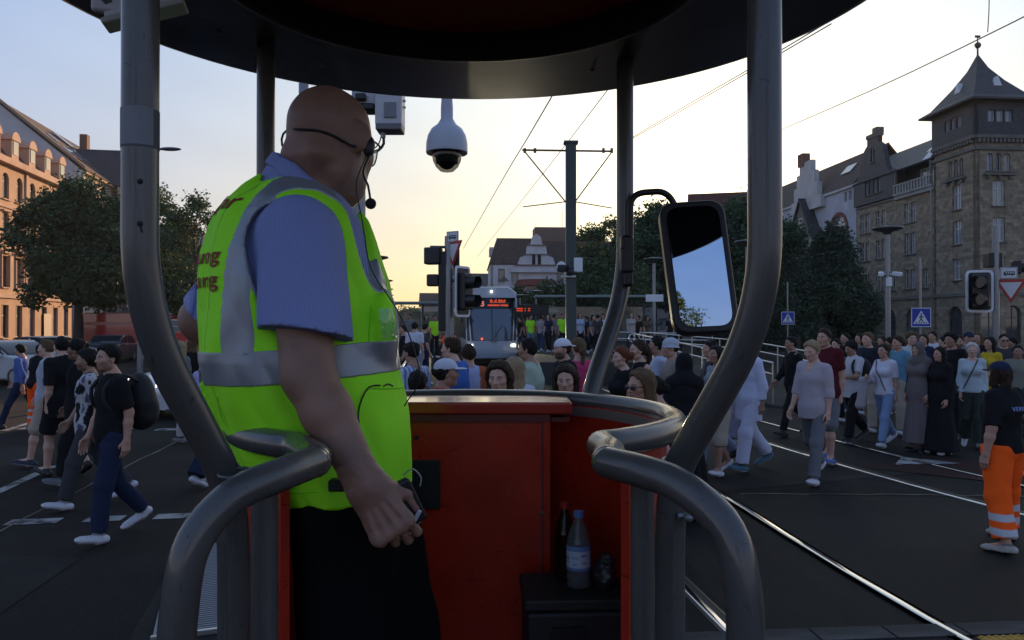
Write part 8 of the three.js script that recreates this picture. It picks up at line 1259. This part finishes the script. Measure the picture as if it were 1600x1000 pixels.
  const lat = (p, c, w) => { const s = ringAt(p[1]); return Math.abs((p[0] - s[1]) * r[0] + (p[2] - s[2]) * r[2] - c) - w; };
  for (const q of [-1, 1]) band((p) => Math.max(lat(p, q * (0.166 - 0.16 * Math.max(0, p[1] - 1.40)) + 0.01 * Math.max(0, 1.28 - p[1]) * q, 0.021), yB1 - 0.02 - p[1]), 'reflective_strip');
  // dark piping along the armhole
  // print on the back
  const pt = (s, w, px) => new THREE.MeshPhysicalMaterial({ color: 0xffffff, transparent: true, roughness: 0.7, map: canvasTex(512, 160, (x, W, hh) => { x.clearRect(0, 0, W, hh); x.fillStyle = '#8a2012'; x.font = `bold ${px}px sans-serif`; x.textAlign = 'right'; x.fillText(s, W - 6, 112); }) });
  const print = (py, u0, u1, hh, m) => { const y0 = h(0, py, 1.74)[1], n = 24, P = [], U = [], I = []; for (let j = 0; j <= 8; j++) for (let i = 0; i <= n; i++) { const y = y0 + (j / 8 - 0.5) * hh, s = ringAt(y), u = u0 + (u1 - u0) * i / n; const o = add3([s[1], y, s[2]], add3(mul3(r, u), mul3(f, -0.4))), q = hitF(vestS, o, f, 0.6) || add3(o, mul3(f, 0.3)); const p = add3(q, mul3(f, -0.0035)); P.push(...p); U.push(i / n, j / 8); if (i && j) { const k = j * (n + 1) + i; I.push(k - n - 2, k - n - 1, k, k - n - 2, k, k - 1); } } const g = new THREE.BufferGeometry(); g.setAttribute('position', new THREE.Float32BufferAttribute(P, 3)); g.setAttribute('uv', new THREE.Float32BufferAttribute(U, 2)); g.setIndex(I); g.computeVertexNormals(); part('back_print', g, m, T); };
  print(336, -0.13, 0.118, 0.062, pt('ärführ', 0, 104)); print(413, -0.14, 0.134, 0.062, pt('bachtung', 0, 98)); print(447, -0.14, 0.137, 0.062, pt('estaltung', 0, 98));
  // trousers and shoes
  const fl = 0.04, trL = []; for (const [dx, dd, k] of [[-38, 1.63, 1], [48, 1.78, -1]]) trL.push({ a: h(560 + dx * 0.45, 800, dd), b: [h(572 + dx, 0, dd)[0], 0.5, h(0, 0, dd)[2]], ra: 0.112, rb: 0.096, k: 0.05 }, { a: [h(572 + dx, 0, dd)[0], 0.5, h(0, 0, dd)[2]], b: [h(566 + dx, 0, dd)[0], 0.07, h(0, 0, dd)[2]], ra: 0.088, rb: 0.072, k: 0.04 });
  trL.push({ c: h(546, 770, 1.715), r: [0.135, 0.16, 0.16], k: 0.05 });
  part('trousers', nets(sdf(trL, 0.011, (x, y, z, d) => d + 0.006 * noise3(x * 9, y * 6, z * 9) + 0.004 * noise3(x * 20, y * 14, z * 20))), cloth(0.006, 0.006, 0.0062), T);
  for (const [dx, dd] of [[-38, 1.63], [48, 1.78]]) { const c = [h(566 + dx, 0, dd)[0], 0.045, h(0, 0, dd)[2]]; part('shoe', nets(sdf([{ a: add3(c, mul3(f, -0.06)), b: add3(c, mul3(f, 0.16)), ra: 0.048, rb: 0.042, k: 0.03, cut: [[[0, 0, 0], [0, -1, 0]]] }, { a: add3(c, [0, 0.06, 0]), b: c, ra: 0.05, rb: 0.05, k: 0.03 }], 0.01)), blackPlastic, T); }
  part('belt_pouch', rbx(0.034, 0.022, 0.03, 0.004, ...h(529, 757, 1.475)), blackPlastic, T);
  // what hangs on the vest
  const onVest = (px, py, off = 0.003) => { const d = nor3(sub3(h(px, py, 1), eye)); const q = hitF(vestS, add3(eye, mul3(d, 1.0)), d, 1.4); return q ? V(...add3(q, mul3(d, -off))) : V(...h(px, py, 1.6)); };
  const cordM = M(0.01, 0.01, 0.011, 0.5);
  part('cord', tubePts([[594, 602], [578, 604], [566, 622], [560, 648], [565, 678], [578, 706], [590, 730], [599, 742]].map(([a, b]) => onVest(a, b)), 0.0017, 6), cordM, T); part('cord', tubePts([[600, 603], [607, 600], [614, 603]].map(([a, b]) => onVest(a, b)), 0.0016, 6), cordM, T);
  const neonSeam = M(0.26, 0.8, 0.01, 0.8); const seamT = (pts, r = 0.0016) => part('seam', tubePts(pts.map(([a, b]) => onVest(a, b, 0.0005)), r, 6, false), neonSeam, T);
  seamT([[446, 770], [470, 769], [494, 768]]); seamT([[516, 768], [536, 767]]); seamT([[573, 606], [590, 607], [608, 607], [622, 606], [631, 605]], 0.002); seamT([[583, 440], [580, 480], [577, 520], [577, 540]]); seamT([[340, 620], [350, 660], [372, 690]]); seamT([[590, 546], [605, 547], [618, 545]]);
  part('card_pocket', (() => { const P = [], I = [], U = []; for (let j = 0; j <= 8; j++) for (let i = 0; i <= 5; i++) { const p = onVest(591 + i * 4.6 + j * 0.9, 482 + j * 6, 0.004 + 0.002 * Math.sin(i * 2 + j)); P.push(p.x, p.y, p.z); U.push(i / 5, j / 8); if (i && j) { const k = j * 6 + i; I.push(k - 7, k, k - 6, k - 7, k - 1, k); } } const g = new THREE.BufferGeometry(); g.setAttribute('position', new THREE.Float32BufferAttribute(P, 3)); g.setAttribute('uv', new THREE.Float32BufferAttribute(U, 2)); g.setIndex(I); g.computeVertexNormals(); return g; })(), M(0.75, 0.85, 0.6, 0.06, 0, { transmission: 0.8, thickness: 0, ior: 1.7, key: 'card' }), T);
  // headset with neck band, boom and foam ball
  const headAll = headS, onHead = (px, py, off = 0.004) => { const d = nor3(sub3(h(px, py, 1), eye)); const q = hitF(headAll, add3(eye, mul3(d, 1.2)), d, 1.2); return q ? V(...add3(q, mul3(d, -off))) : V(...h(px, py, 1.70)); };
  const HS = thing('headset', 'black headset with neck band round the bald head and foam ball microphone', 'headset', O); const vx = (a) => V(...a);
  part('neck_band', tubePts([vx(h(449, 242, 1.74)), vx(h(441, 229, 1.74)), vx(h(440, 213, 1.735)), vx(h(448, 203, 1.715)), onHead(462, 201, 0.005), onHead(478, 202), onHead(494, 203), onHead(510, 207), onHead(524, 213), onHead(538, 221), onHead(548, 227), onHead(555, 228, 0.006)], 0.0026, 8), cordM, HS);
  const ear = H(0.092, 0.0, -0.012); part('ear_hook', tubePts([vx(H(0.099, 0.006, -0.006)), vx(H(0.101, 0.006, 0.004)), vx(H(0.101, 0.0, 0.012)), vx(H(0.1, -0.02, 0.016))], 0.0038, 8), cordM, HS);
  part('ear_pad', nets(sdf([{ c: H(0.1, -0.016, 0.014), r: [0.012, 0.024, 0.013], B: [hr, hu, hf], k: 0.01 }], 0.003)), blackPlastic, HS);
  const bm = [vx(H(0.102, -0.03, 0.018)), vx(h(567, 272, 1.6)), vx(h(575, 290, 1.585)), vx(h(579, 318, 1.58))]; part('boom', tubePts(bm, 0.0024, 8), cordM, HS); part('foam_ball', sph(0.0115, bm[3].x, bm[3].y, bm[3].z), M(0.02, 0.018, 0.018, 0.95, 0, { bumpMap: fabricBump, bumpScale: 0.003, key: 'foam' }), HS);
  part('lead', tubePts([vx(H(0.1, -0.03, 0.012)), vx(h(556, 290, 1.6)), vx(h(563, 330, 1.585)), vx(h(570, 370, 1.575)), vx(h(574, 400, 1.575)), vx(h(588, 436, 1.53)), vx(h(612, 470, 1.53)), vx(h(634, 510, 1.53)), vx(h(650, 556, 1.53)), vx(h(657, 586, 1.53)), vx(h(652, 606, 1.53)), vx(h(641, 620, 1.54)), vx(h(632, 634, 1.57))], 0.0014, 6), cordM, HS);
  // glasses
  const GL = thing('glasses', 'dark-rimmed glasses on the bald man, seen from behind his ear', 'glasses', O);
  const lensP = (q, k) => { const P = []; for (let i = 0; i <= 20; i++) { const a = i / 20 * 6.2832, x = q * 0.034 + 0.025 * k * Math.cos(a), y = -0.002 + 0.0185 * k * Math.sin(a); P.push(vx(H(x, y, 0.104 - Math.abs(x) * Math.abs(x) * 7))); } return P; };
  const frm = [lensP(1, 1), lensP(-1, 1)].map((p) => tubePts(p, 0.0016, 6, false)); frm.push(tubePts([vx(H(-0.01, 0.004, 0.106)), vx(H(0, 0.007, 0.11)), vx(H(0.01, 0.004, 0.106))], 0.0014, 6)); for (const q of [-1, 1]) frm.push(tubePts([vx(H(q * 0.059, 0.006, 0.08)), vx(H(q * 0.079, 0.008, 0.066)), vx(H(q * 0.089, 0.008, 0.02)), vx(H(q * 0.091, 0.006, -0.02))], 0.0022, 6));
  part('frame', frm, blackPlastic, GL); for (const q of [-1, 1]) { const P = lensP(q, 0.97), c = H(q * 0.034, -0.002, 0.0975), pos = [], I = []; pos.push(...c); P.forEach((p, i) => { pos.push(p.x, p.y, p.z); if (i) I.push(0, i, i + 1); }); const g = new THREE.BufferGeometry(); g.setAttribute('position', new THREE.Float32BufferAttribute(pos, 3)); g.setIndex(I); g.computeVertexNormals(); g.setAttribute('uv', new THREE.BufferAttribute(new Float32Array(pos.length / 3 * 2), 2)); part('lens', g, M(0.7, 0.7, 0.65, 0.03, 0, { transmission: 0.9, thickness: 0, key: 'lens' }), GL); }
  // device held in the hand
  const R = thing('handset', 'small black handset with pale edge held in the man\'s right hand', 'handset', at(641, 782, 1.455), 0); const body = part('case', rbx(0.032, 0.09, 0.02, 0.006), blackPlastic, R); body.rotation.set(0.1, 0.35, 0.42); const e2 = part('pale_edge', rbx(0.008, 0.022, 0.012, 0.002), M(0.45, 0.46, 0.5, 0.4), R); e2.position.set(0.0145, -0.026, 0.008); e2.rotation.z = -0.5; part('wrist_loop', tubePts([V(-0.012, 0.05, 0.006), V(0.006, 0.062, 0.01), V(0.022, 0.046, 0.01), V(0.02, 0.03, 0.008)], 0.0014, 6), M(0.3, 0.3, 0.32, 0.4), R);
}
renderer.render(scene, camera);
